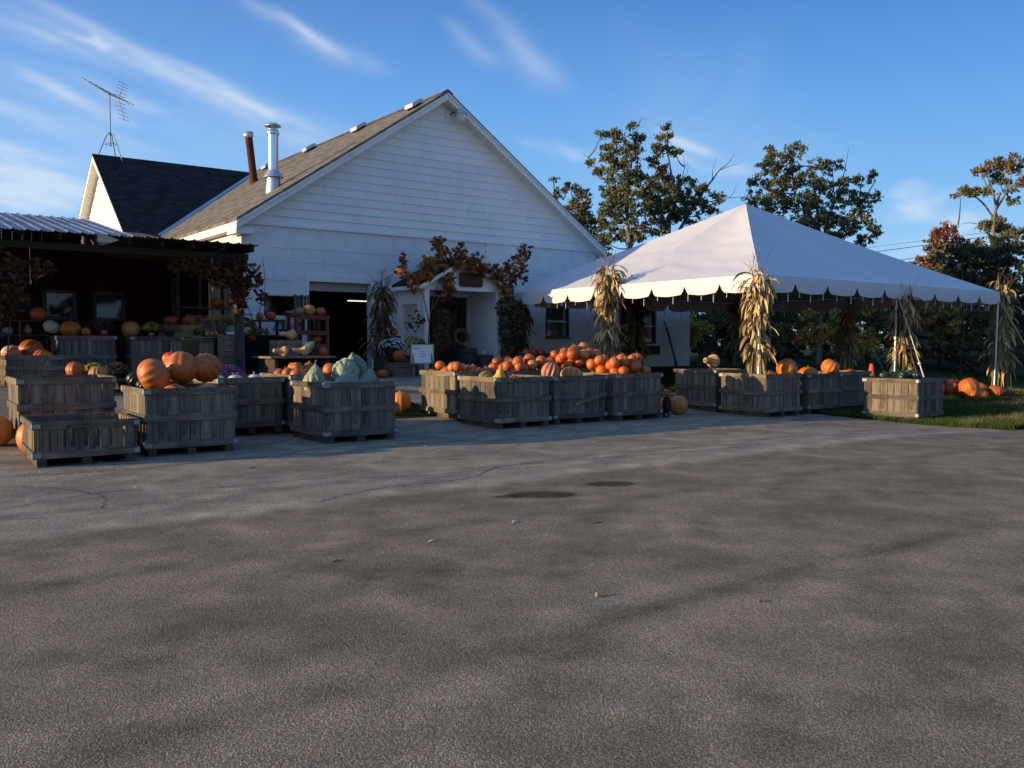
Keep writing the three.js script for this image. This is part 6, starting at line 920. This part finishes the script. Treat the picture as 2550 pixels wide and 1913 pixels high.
// ---------------------------------------------------------------- trees
// crown lobes: centre x, y, z, half width, half height, colour (0 green, 1 turning, 2 red)
const LOBES = {
T1:[[14.89,10.04,-6.9,0.37,0.28,0],[14.2,9.88,-6.97,0.21,0.16,0],[15.92,9.95,-6.64,0.33,0.23,0],[15.33,10.21,-6.31,0.18,0.16,0],[14.64,9.38,-6.5,0.69,0.37,0],[15.0,8.88,-7.28,0.56,0.42,0],[16.76,9.49,-7.68,0.39,0.49,0],[15.11,9.18,-8.52,0.29,0.19,0],[15.19,8.68,-8.32,0.29,0.24,0],[15.19,8.41,-6.54,0.79,0.51,0],[15.44,7.81,-7.33,0.76,0.52,0],[15.72,7.88,-6.29,0.65,0.51,0],[14.54,7.01,-6.78,0.51,0.55,0],[15.19,6.98,-6.07,0.73,0.6,0],[15.48,6.1,-6.16,0.51,0.51,0],[15.88,6.58,-8.2,0.53,0.63,0],[15.53,5.73,-8.1,0.39,0.34,0],[16.11,5.92,-7.6,0.58,0.39,0]],
T1b:[[17.98,10.31,-7.06,0.37,0.27,0],[16.92,10.41,-5.88,0.28,0.14,0],[17.38,9.35,-5.85,0.35,0.28,0],[17.47,9.67,-6.84,0.36,0.29,0],[17.39,9.25,-7.22,0.27,0.24,0],[17.89,8.97,-7.23,0.49,0.24,1],[18.19,8.4,-7.05,0.78,0.44,0],[16.38,7.42,-5.77,0.74,0.6,0],[18.23,8.12,-6.11,0.53,0.34,0],[18.19,7.38,-6.31,0.68,0.53,0],[17.28,6.84,-6.43,0.62,0.53,0],[18.05,7.74,-4.83,0.37,0.28,0],[18.41,7.4,-5.5,0.52,0.38,0],[18.38,7.33,-4.27,0.26,0.32,0],[19.72,7.15,-6.01,0.37,0.22,0],[18.09,8.64,-7.09,0.39,0.24,1],[18.08,6.76,-5.95,0.67,0.43,0],[16.47,7.13,-6.38,0.47,0.57,0],[17.8,6.5,-7.32,0.59,0.44,0]],
T0:[[15.93,8.45,-10.87,0.33,0.28,0],[16.96,8.33,-11.11,0.39,0.29,0],[15.94,8.27,-11.75,0.29,0.23,0],[16.17,7.71,-10.44,0.56,0.41,0],[16.19,7.06,-10.08,0.46,0.46,0],[16.87,6.67,-10.15,0.46,0.46,0],[15.07,8.74,-11.08,0.13,0.09,0],[15.24,7.17,-9.98,0.6,0.5,0],[15.94,6.27,-9.87,0.5,0.4,0],[17.4,6.22,-10.42,0.42,0.42,0]],
T2:[[22.6,9.94,-5.14,0.32,0.24,0],[23.67,9.99,-4.36,0.45,0.4,0],[24.64,9.96,-5.95,0.72,0.39,0],[23.3,9.41,-5.54,0.59,0.48,0],[25.79,9.62,-4.7,0.47,0.36,0],[26.13,9.53,-4.19,0.36,0.41,0],[24.5,9.07,-4.87,0.81,0.49,0],[25.61,8.95,-6.65,0.91,0.57,0],[24.85,8.5,-3.99,0.64,0.48,0],[26.42,8.78,-3.69,0.49,0.38,0],[26.42,8.77,-2.85,0.35,0.27,0],[28.13,9.19,-3.31,0.28,0.22,0],[27.13,8.17,-2.58,0.22,0.19,0],[26.02,8.05,-3.72,0.76,0.49,0],[28.04,8.03,-3.77,0.61,0.5,0],[24.62,7.81,-4.62,0.86,0.59,0],[24.39,7.71,-5.73,0.83,0.5,0],[27.13,7.38,-5.05,0.9,0.56,0],[25.81,6.85,-2.79,0.69,0.53,0],[26.32,6.47,-2.23,0.4,0.42,0],[26.46,6.05,-2.77,0.43,0.29,0],[27.16,6.7,-4.43,0.78,0.45,0],[24.34,8.29,-6.03,0.61,0.44,0],[22.73,8.52,-5.74,0.48,0.43,0],[22.88,7.82,-5.97,0.54,0.49,0],[24.41,6.99,-4.15,0.85,0.53,0],[25.62,6.3,-4.34,0.82,0.44,0],[23.39,6.62,-4.36,0.79,0.42,0]],
T3:[[28.01,8.94,2.76,0.44,0.27,1],[28.08,8.8,2.17,0.52,0.27,1],[27.79,8.59,1.78,0.45,0.17,1],[28.38,8.67,2.93,0.34,0.32,1],[28.39,8.29,2.23,0.42,0.25,0],[24.93,7.42,2.74,0.53,0.23,0],[25.34,7.35,2.17,0.26,0.17,1],[28.0,7.75,1.94,0.3,0.2,0],[28.2,7.91,2.7,0.39,0.27,0],[27.62,7.84,3.46,0.29,0.24,1],[28.84,7.39,2.67,0.27,0.16,0],[27.11,6.24,2.49,0.51,0.34,0],[28.15,6.21,2.63,0.52,0.42,0],[26.51,5.41,3.15,0.62,0.45,0],[26.8,5.62,3.69,0.33,0.42,0],[27.29,4.98,3.27,0.6,0.48,0],[26.61,4.2,3.81,0.42,0.51,0],[26.53,4.58,2.93,0.57,0.5,0],[28.48,3.88,2.54,0.7,0.5,0]],
T4:[[23.88,5.82,2.28,0.6,0.25,2],[22.68,5.55,2.45,0.38,0.16,2],[22.98,5.23,2.57,0.52,0.25,1],[23.67,5.36,2.68,0.41,0.23,2],[24.61,4.97,1.4,0.41,0.36,1],[23.26,4.54,1.79,0.28,0.23,1],[23.79,4.79,2.4,0.64,0.44,0],[23.63,4.2,2.95,0.73,0.39,0],[25.37,4.39,1.36,0.63,0.34,0]],
T5:[[27.23,5.38,1.39,0.5,0.37,0],[27.05,5.07,1.97,0.64,0.56,0],[26.82,4.06,2.34,0.73,0.49,0],[26.43,4.59,2.04,0.58,0.49,0],[27.24,4.62,2.27,0.59,0.54,0],[28.25,3.72,1.43,0.76,0.41,0],[27.44,3.64,2.54,0.73,0.39,0]],
};
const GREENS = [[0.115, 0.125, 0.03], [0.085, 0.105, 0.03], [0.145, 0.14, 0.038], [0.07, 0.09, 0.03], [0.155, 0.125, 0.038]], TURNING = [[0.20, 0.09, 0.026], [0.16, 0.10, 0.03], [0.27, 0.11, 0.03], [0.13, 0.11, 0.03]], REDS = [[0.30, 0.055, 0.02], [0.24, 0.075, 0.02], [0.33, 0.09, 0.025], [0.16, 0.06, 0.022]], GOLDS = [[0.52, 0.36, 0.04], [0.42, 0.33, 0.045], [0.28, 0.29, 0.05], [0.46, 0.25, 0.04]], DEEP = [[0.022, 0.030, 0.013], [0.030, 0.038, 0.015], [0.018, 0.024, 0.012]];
const leafMat = new THREE.MeshPhysicalMaterial({ vertexColors: true, roughness: 0.95, side: THREE.DoubleSide, transmission: 0.3, thickness: 0 });
function leafAt(S, x, y, z, r, col, q) {
  const th = q() * 6.283, up = q() * 1.3 - 0.35, n = V(Math.cos(th), up, Math.sin(th)).normalize(), t = V(-Math.sin(th) + (q() - 0.5), q() - 0.7, Math.cos(th) + (q() - 0.5)).cross(n).normalize(), b = n.clone().cross(t), pts = 6, ring = [], mid = S.v(x + n.x * r * 0.2, y + n.y * r * 0.2, z + n.z * r * 0.2, col);
  for (let i = 0; i < pts; i++) { const a = i / pts * 6.283, k = r * (i % 2 ? 0.45 : 1) * (0.8 + q() * 0.4); ring.push(S.v(x + (t.x * Math.cos(a) + b.x * Math.sin(a)) * k, y + (t.y * Math.cos(a) + b.y * Math.sin(a)) * k, z + (t.z * Math.cos(a) + b.z * Math.sin(a)) * k, col)); }
  for (let i = 0; i < pts; i++) S.tri(mid, ring[i], ring[(i + 1) % pts]);
}
function crownGeo(lobes, palette, seed, { leaf = 0.07, dense = 1.35 } = {}) {
  const q = rng(seed), S = new Soup();
  for (const [x, y, z, rx, ry, c] of lobes) {
    const rz = (rx + ry) * 0.6, n = Math.round(620 * dense * rx * ry * (0.115 / leaf) ** 2 + 12), sub = []; for (let k = 0; k < Math.max(6, n / 26); k++) { let a, b, d; do { a = q() * 2 - 1; b = q() * 2 - 1; d = q() * 2 - 1; } while (a * a + b * b + d * d > 1); sub.push([x + a * rx, y + b * ry, z + d * rz, palette[c][Math.floor(q() * palette[c].length)]]); }
    for (let k = 0; k < n; k++) { const s = sub[Math.floor(q() * sub.length)], w = 0.13 + q() * 0.10; leafAt(S, s[0] + (q() + q() - 1) * w, s[1] + (q() + q() - 1) * w * 0.75, s[2] + (q() + q() - 1) * w, leaf * (0.6 + q() * 0.7), tint(q() < 0.75 ? s[3] : palette[c][Math.floor(q() * palette[c].length)], q, 0.35), q); }
  }
  return S.geo();
}
function tree(label, base, limbs, lobes, palette, seed, { bark = M.bark, leaf, dense, twigs = true, group = null } = {}) {
  const o = site('tree', label, 'tree', base, group), q = rng(seed + 500), [tr, ...rest] = limbs; const trunk = part('trunk', tube(tr[0], tr[1], tr[2] ?? tr[1] * 0.35, 9, 14), bark, o);
  for (const [p, r, r1] of rest) part('branch', tube(p, r, r1 ?? r * 0.35, 6, 9), bark, o);
  if (twigs) { const spine = limbs.flatMap(([p]) => p.slice(1)), tw = []; for (const [x, y, z, rx, ry] of lobes) { let best = null; for (const s of spine) { const d = Math.hypot(s[0] - x, s[1] - y + 0.6, s[2] - z) + (s[1] > y + 0.2 ? 3 : 0); if (!best || d < best[0]) best = [d, s]; } const s = best[1]; if (best[0] < 3.5) { tw.push(tube([s, [mix(s[0], x, 0.5), mix(s[1], y, 0.4) - 0.1, mix(s[2], z, 0.5)], [x, y, z]], 0.035, 0.012, 5, 5)); for (let k = 0; k < 3; k++) tw.push(tube([[x, y, z], [x + (q() - 0.5) * rx * 1.5, y + q() * ry * 0.9, z + (q() - 0.5) * rx * 1.5]], 0.012, 0.004, 4, 2)); } } if (tw.length) part('twigs', merge(tw), bark, o, { kind: 'stuff' }); }
  part('crown', crownGeo(lobes, palette, seed, { leaf, dense }), leafMat, o, { kind: 'stuff' }); return o;
}
const PAL = [GREENS, TURNING, REDS];
tree('tall green maple nearest the barn roof with two leaders', [15.7, 0.58, -6.6], [[[[15.69, 0.5, -6.59], [15.76, 5.33, -6.83], [15.7, 6.34, -6.94], [15.72, 8.69, -7.06], [15.7, 10.2, -7.16]], 0.16, 0.03], [[[15.74, 6.34, -6.91], [15.5, 7.05, -7.36], [15.2, 8.52, -7.35]], 0.07], [[[15.72, 7.6, -7.0], [16.02, 9.7, -6.89], [16.18, 10.54, -6.82], [16.29, 10.87, -6.75]], 0.05, 0.008], [[[15.7, 7.2, -7.0], [15.1, 8.3, -7.8], [14.6, 9.2, -8.2], [14.4, 9.4, -8.4]], 0.04, 0.006], [[[16.18, 10.54, -6.82], [16.3, 10.75, -6.7], [16.5, 10.8, -6.6]], 0.012, 0.004]], LOBES.T1, PAL, 11, { bark: M.barkPale });
tree('green maple with bare upper twigs behind the marquee peak', [17.3, 0.58, -6.0], [[[[17.33, 0.5, -5.98], [17.49, 6.74, -6.24], [17.66, 7.77, -6.18], [17.49, 9.47, -6.4], [17.49, 10.3, -6.46]], 0.15, 0.02], [[[17.5, 5.6, -6.11], [18.66, 7.47, -5.78], [19.46, 8.54, -5.49]], 0.09], [[[19.46, 8.54, -5.49], [19.61, 8.8, -5.4], [19.96, 9.14, -5.15], [20.18, 9.58, -5.01]], 0.025, 0.005], [[[19.61, 8.8, -5.4], [19.9, 8.95, -5.2], [20.4, 9.15, -4.9]], 0.015, 0.004], [[[19.3, 8.3, -5.5], [19.25, 8.9, -5.4], [19.4, 9.35, -5.3]], 0.018, 0.004], [[[19.0, 7.2, -5.7], [20.11, 7.59, -5.58], [20.46, 7.85, -5.33], [20.62, 8.4, -5.24]], 0.025, 0.005], [[[20.3, 7.7, -5.4], [20.9, 7.75, -5.0], [21.3, 7.7, -4.8]], 0.014, 0.004], [[[17.6, 7.2, -6.1], [17.82, 7.94, -6.06], [18.05, 8.87, -5.94], [18.0, 9.4, -6.0]], 0.03, 0.005], [[[17.9, 8.3, -6.0], [18.2, 8.7, -5.9], [18.2, 9.1, -5.9]], 0.014, 0.004], [[[17.48, 10.2, -6.45], [17.35, 10.57, -6.57], [17.06, 10.69, -6.8]], 0.012, 0.004], [[[17.4, 4.6, -6.1], [16.9, 6.4, -6.2], [17.0, 7.2, -6.1]], 0.07, 0.03]], LOBES.T1b, PAL, 12, { bark: M.barkPale });
tree('smaller green tree rising just behind the right roof slope', [16.3, 0.58, -9.9], [[[[16.28, 0.5, -9.89], [16.38, 6.01, -10.16], [15.92, 7.83, -10.61]], 0.13, 0.03], [[[16.0, 7.2, -10.4], [15.26, 7.83, -11.1], [15.21, 8.55, -11.18], [15.19, 8.83, -11.22]], 0.03, 0.006]], LOBES.T0, PAL, 13);
tree('broad dark green tree behind the right side of the marquee', [25.6, 0.58, -4.2], [[[[25.6, 0.5, -4.15], [25.67, 5.2, -4.4], [25.59, 7.62, -4.6], [25.44, 9.6, -4.86]], 0.17, 0.03], [[[25.7, 6.13, -4.43], [26.72, 8.07, -4.4], [27.14, 9.58, -4.17], [27.3, 10.6, -4.12]], 0.06, 0.006], [[[25.69, 5.75, -4.42], [27.0, 7.43, -3.53], [27.79, 8.92, -3.02]], 0.06], [[[25.6, 6.5, -4.5], [24.2, 8.2, -4.8], [23.4, 9.3, -5.0]], 0.06]], LOBES.T2, PAL, 14, { leaf: 0.066, dense: 1.2 });
tree('tall bare stemmed maple turning rust at the top, right edge', [26.7, 0.55, 2.9], [[[[26.69, 0.3, 2.92], [26.84, 3.91, 2.81], [26.93, 6.2, 2.74], [27.01, 6.86, 2.77], [27.16, 7.51, 2.84]], 0.14, 0.05], [[[26.98, 6.4, 2.75], [26.63, 7.05, 2.46], [26.1, 7.4, 2.25], [25.5, 7.45, 2.3]], 0.05], [[[27.04, 6.86, 2.79], [27.35, 7.51, 2.99], [27.57, 8.33, 3.11]], 0.05], [[[27.01, 7.02, 2.76], [26.9, 7.67, 2.64], [26.72, 8.33, 2.47]], 0.045], [[[26.9, 5.7, 2.7], [26.6, 6.12, 2.5], [26.21, 6.28, 2.2], [25.7, 6.2, 1.9]], 0.025, 0.004]], LOBES.T3, PAL, 15, { bark: M.barkPale });
tree('low maple with a scarlet crown left of the tall rust one', [24.5, 0.55, 2.5], [[[[24.51, 0.3, 2.53], [24.55, 3.84, 2.35], [24.1, 5.3, 2.2]], 0.10, 0.03], [[[24.5, 3.4, 2.4], [23.4, 4.6, 2.2], [22.4, 4.9, 2.3]], 0.04]], LOBES.T4, PAL, 16);
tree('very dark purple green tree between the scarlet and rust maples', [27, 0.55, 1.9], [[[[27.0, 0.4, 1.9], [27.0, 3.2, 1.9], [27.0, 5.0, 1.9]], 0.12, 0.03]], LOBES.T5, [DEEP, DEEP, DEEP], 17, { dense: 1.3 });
{ // woodland and undergrowth that close the view beneath the marquee
  const q = rng(61);
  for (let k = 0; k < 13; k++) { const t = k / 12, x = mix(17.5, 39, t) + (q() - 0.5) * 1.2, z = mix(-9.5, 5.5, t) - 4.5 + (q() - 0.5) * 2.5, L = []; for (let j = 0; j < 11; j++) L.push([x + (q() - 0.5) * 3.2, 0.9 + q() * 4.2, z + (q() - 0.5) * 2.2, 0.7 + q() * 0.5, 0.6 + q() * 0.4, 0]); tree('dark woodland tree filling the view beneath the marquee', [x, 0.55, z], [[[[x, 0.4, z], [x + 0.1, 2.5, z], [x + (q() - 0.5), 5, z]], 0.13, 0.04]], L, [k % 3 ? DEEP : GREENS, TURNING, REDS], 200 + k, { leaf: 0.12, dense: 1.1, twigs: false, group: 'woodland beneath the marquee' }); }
}
function shrub(label, x, z, h, w, pal, seed, group = null) {
  const q = rng(seed), L = [], base = ground(x, z), o = site('shrub', label, 'shrub', [x, base, z], group); for (let j = 0; j < 9; j++) { const y = base + h * (0.2 + 0.75 * q()); L.push([x + (q() - 0.5) * w * 1.5, y, z + (q() - 0.5) * w, w * (0.32 + q() * 0.25), h * (0.14 + q() * 0.1), 0]); }
  for (let k = 0; k < 5; k++) part('stem', tube([[x + (q() - 0.5) * 0.3, base - 0.05, z], [x + (q() - 0.5) * w * 0.6, base + h * 0.5, z + (q() - 0.5) * 0.3], [x + (q() - 0.5) * w * 1.3, base + h * (0.7 + q() * 0.25), z + (q() - 0.5) * 0.5]], 0.03, 0.008, 5), M.bark, o);
  part('foliage', crownGeo(L, [pal], seed, { leaf: 0.07, dense: 1.1 }), leafMat, o, { kind: 'stuff' });
}
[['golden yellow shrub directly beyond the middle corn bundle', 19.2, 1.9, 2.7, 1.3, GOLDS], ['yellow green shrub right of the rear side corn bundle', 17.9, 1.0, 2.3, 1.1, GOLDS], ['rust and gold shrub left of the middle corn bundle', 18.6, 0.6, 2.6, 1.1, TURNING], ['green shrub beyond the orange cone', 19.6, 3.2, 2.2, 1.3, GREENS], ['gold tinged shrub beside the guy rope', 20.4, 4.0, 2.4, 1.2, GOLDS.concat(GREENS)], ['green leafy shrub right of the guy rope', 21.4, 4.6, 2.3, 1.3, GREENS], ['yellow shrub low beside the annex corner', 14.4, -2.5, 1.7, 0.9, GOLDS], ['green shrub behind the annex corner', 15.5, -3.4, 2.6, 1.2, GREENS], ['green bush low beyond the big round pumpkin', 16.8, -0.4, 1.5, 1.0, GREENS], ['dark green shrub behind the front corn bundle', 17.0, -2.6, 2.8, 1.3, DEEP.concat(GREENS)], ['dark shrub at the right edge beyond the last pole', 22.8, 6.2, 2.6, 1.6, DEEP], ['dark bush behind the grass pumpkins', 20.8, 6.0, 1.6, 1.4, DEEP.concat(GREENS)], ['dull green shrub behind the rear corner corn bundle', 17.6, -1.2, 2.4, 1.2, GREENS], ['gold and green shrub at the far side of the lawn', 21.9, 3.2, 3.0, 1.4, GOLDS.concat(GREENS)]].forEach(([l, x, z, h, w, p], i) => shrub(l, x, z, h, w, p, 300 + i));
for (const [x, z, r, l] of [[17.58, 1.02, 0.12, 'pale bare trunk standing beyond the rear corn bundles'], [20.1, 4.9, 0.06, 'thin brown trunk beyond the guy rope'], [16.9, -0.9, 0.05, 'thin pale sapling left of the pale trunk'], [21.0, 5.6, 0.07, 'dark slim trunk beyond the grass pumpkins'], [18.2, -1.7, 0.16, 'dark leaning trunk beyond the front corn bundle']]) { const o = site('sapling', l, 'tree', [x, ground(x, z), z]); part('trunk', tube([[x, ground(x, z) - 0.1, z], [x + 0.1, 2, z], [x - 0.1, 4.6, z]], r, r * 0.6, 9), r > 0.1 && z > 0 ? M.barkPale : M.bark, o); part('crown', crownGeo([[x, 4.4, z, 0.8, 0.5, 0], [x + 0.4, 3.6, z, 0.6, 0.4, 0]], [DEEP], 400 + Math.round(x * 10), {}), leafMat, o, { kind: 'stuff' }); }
{ // roadside trees on the far side of the lot, which the shop windows mirror
  const q = rng(71), L = []; for (let j = 0; j < 26; j++) { const a = q() * 6.28, r = 3.4 * Math.sqrt(q()), y = 2.2 + q() * 8; L.push([Math.cos(a) * r * (1 - (y - 5) ** 2 / 60), y, Math.sin(a) * r, 1.3 + q() * 0.6, 1.0 + q() * 0.5, 0]); }
  const g = crownGeo(L, [GREENS], 72, { leaf: 0.34, dense: 1.1 }), tg = tube([[0, -0.2, 0], [0.1, 4, 0], [0, 9, 0]], 0.3, 0.06, 8);
  for (let k = 0; k < 16; k++) { const x = -46 + k * 8.2 + (q() - 0.5) * 3, z = 56 - Math.max(0, k - 8) * 3.4 + (q() - 0.5) * 5, o = thing('roadside_tree', 'roadside tree across the lot, mirrored in the shop windows', 'tree', [x, 0, z], 'roadside trees across the lot', q() * 6.28), s = 0.9 + q() * 0.35; o.scale.setScalar(s); part('trunk', tg, M.bark, o); part('crown', g, leafMat, o, { kind: 'stuff' }); }
}
// ---------------------------------------------------------------- wires, a car beyond the trees
for (const [p, d, l] of [[[45.85, 7.65, -13.18], [2.2, 0.35, 1.63], 'upper dark power line above the right of the marquee'], [[46.71, 7.02, -12.5], [2.2, 0.37, 1.63], 'middle dark power line above the right of the marquee'], [[46.9, 6.75, -12.4], [2.2, 0.33, 1.63], 'lowest dark power line above the right of the marquee'], [[45.86, 8.0, -13.19], [2.2, 0.33, 1.63], 'faint topmost power line above the right of the marquee']]) solo('power_line', l, 'wire', tube([[p[0] - d[0] * 5, p[1] - d[1] * 5, p[2] - d[2] * 5], p, [p[0] + d[0] * 9, p[1] + d[1] * 9 + 0.3, p[2] + d[2] * 9]], l.startsWith('faint') ? 0.012 : 0.022, undefined, 5, 16), M.darkMetal, 'power lines');
{ const o = thing('parked_car', 'pale car glimpsed beyond the front corn bundle', 'car', [22.6, 0.58, -5.6], null, 0.5), paint = mat([0.45, 0.5, 0.56], 0.35), dk = mat([0.015, 0.02, 0.03], 0.15), S = [[-2.1, 0.35], [-2.15, 0.7], [-1.7, 0.85], [-1.1, 1.38], [0.7, 1.42], [1.5, 0.95], [2.1, 0.85], [2.15, 0.4]]; part('body', extrude(S, 1.6, 0.8), paint, o); part('side_windows', merge([extrude([[-1.35, 0.92], [-1.0, 1.3], [0.6, 1.33], [1.2, 0.95]], 0.02, 0.815), extrude([[-1.35, 0.92], [-1.0, 1.3], [0.6, 1.33], [1.2, 0.95]], 0.02, -0.8)]), dk, o); for (const x of [-1.35, 1.35]) for (const z of [-0.78, 0.78]) part('wheel', new THREE.CylinderGeometry(0.32, 0.32, 0.2, 18).rotateX(Math.PI / 2).translate(x, 0.32, z), dk, o); }

// ---------------------------------------------------------------- grass, straw and litter
{
  const q = rng(81), S = new Soup(); for (let b = 0; b < 6; b++) { const a = q() * 6.28, l = 0.05 + q() * 0.05, x = (q() - 0.5) * 0.06, z = (q() - 0.5) * 0.06, bx = Math.cos(a) * l * 0.6, bz = Math.sin(a) * l * 0.6, w = 0.004, c = tint([1, 1, 1], q, 0.2), i = S.v(x - Math.sin(a) * w, 0, z + Math.cos(a) * w, c), j = S.v(x + Math.sin(a) * w, 0, z - Math.cos(a) * w, c), m = S.v(x + bx, l, z + bz, c); S.tri(i, j, m); }
  const N = 42000, im = new THREE.InstancedMesh(S.geo(), mat([1, 1, 1], 0.9, { vertexColors: true }), N), m4 = new THREE.Matrix4(), e = new THREE.Euler(), c = new THREE.Color(); im.name = 'grass'; im.userData = { kind: 'stuff', label: 'mown grass of the lawn beside the lot', category: 'grass' }; im.castShadow = im.receiveShadow = true;
  for (let k = 0; k < N; k++) { const x = 5.5 + 16 * Math.pow(q(), 1.25), z = 13.0 - 8 * Math.pow(q(), 1.5), s = 0.7 + q() * 0.9; e.set(0, q() * 6.28, 0); m4.makeRotationFromEuler(e).scale(V(s, s * 0.9, s)).setPosition(x, ground(x, z) + 0.012, z); im.setMatrixAt(k, m4); const dry = step(0.5, 0.68, fbm(x * 0.6 + 4, z * 1.4 + 8, 0, 3)); im.setColorAt(k, c.setRGB(mix(0.055, 0.26, dry * q()), mix(0.095, 0.20, dry * q()), mix(0.02, 0.07, dry))); }
  scene.add(im);
  const L = new Soup(); for (let k = 0; k < 1500; k++) { const lawn = q() < 0.75, x = lawn ? 5.6 + q() * 9 : -10 + q() * 16, z = lawn ? 12.6 - 5.5 * q() : 8.9 + q() * q() * 4, a = q() * 6.28, l = lawn ? 0.06 + q() * 0.12 : 0.02 + q() * 0.05, y = ground(x, z) + (lawn ? 0.06 : 0.008), col = tint([0.42, 0.31, 0.13], q, 0.35), i = L.v(x, y, z, col), j = L.v(x + Math.cos(a) * l, y + 0.004, z + Math.sin(a) * l, col), m = L.v(x + 0.006 * Math.sin(a), y + 0.007, z + 0.006 * Math.cos(a), col); L.tri(i, j, m); }
  solo('straw_litter', 'scattered straw and chaff on grass and paving', 'straw', L.geo(), M.dryLeaf, null, 'stuff');
  const scrap = (label, x, z, a, l, w, col, h = 0.012) => { const g = new THREE.IcosahedronGeometry(1, 1), p = g.attributes.position; for (let i = 0; i < p.count; i++) p.setXYZ(i, p.getX(i) * (0.85 + 0.3 * hash(i, 1, Math.round(x * 100))), p.getY(i), p.getZ(i) * (0.85 + 0.3 * hash(i, 2, 5))); const gg = mergeVertices(g); gg.computeVertexNormals(); gg.scale(l / 2, h, w / 2).rotateY(a).translate(x, ground(x, z) + h * 0.9, z); solo('ground_scrap', label, 'litter', gg, mat(col, 0.8)); };
  scrap('white flat scrap on the paving, left of the other white one', -7.33, 14.76, 0.3, 0.065, 0.03, [0.6, 0.6, 0.58], 0.006); scrap('short white scrap on the paving right of the flat one', -6.49, 14.60, 0.1, 0.05, 0.022, [0.62, 0.62, 0.6], 0.012); scrap('tan stone lying alone in the foreground paving', -7.32, 16.45, 1, 0.03, 0.026, [0.30, 0.24, 0.15], 0.014); scrap('straw coloured husk strip in front of the bins', -7.01, 10.43, 0.6, 0.16, 0.03, [0.5, 0.38, 0.2], 0.006); scrap('thin pale twig on the paving right of the oil stains', -5.98, 14.97, 0.2, 0.14, 0.008, [0.4, 0.33, 0.22], 0.004); scrap('small husk on the foreground paving at left', -8.11, 14.86, 0.5, 0.09, 0.012, [0.42, 0.33, 0.18], 0.005); scrap('brown leaf scrap on the right foreground paving', -6.69, 17.04, 0.2, 0.035, 0.02, [0.24, 0.17, 0.09], 0.008); scrap('orange scrap in front of the lawn edge bin', 4.35, 12.1, 0.2, 0.06, 0.04, [0.5, 0.2, 0.08], 0.01);
}

renderer.render(scene, camera);
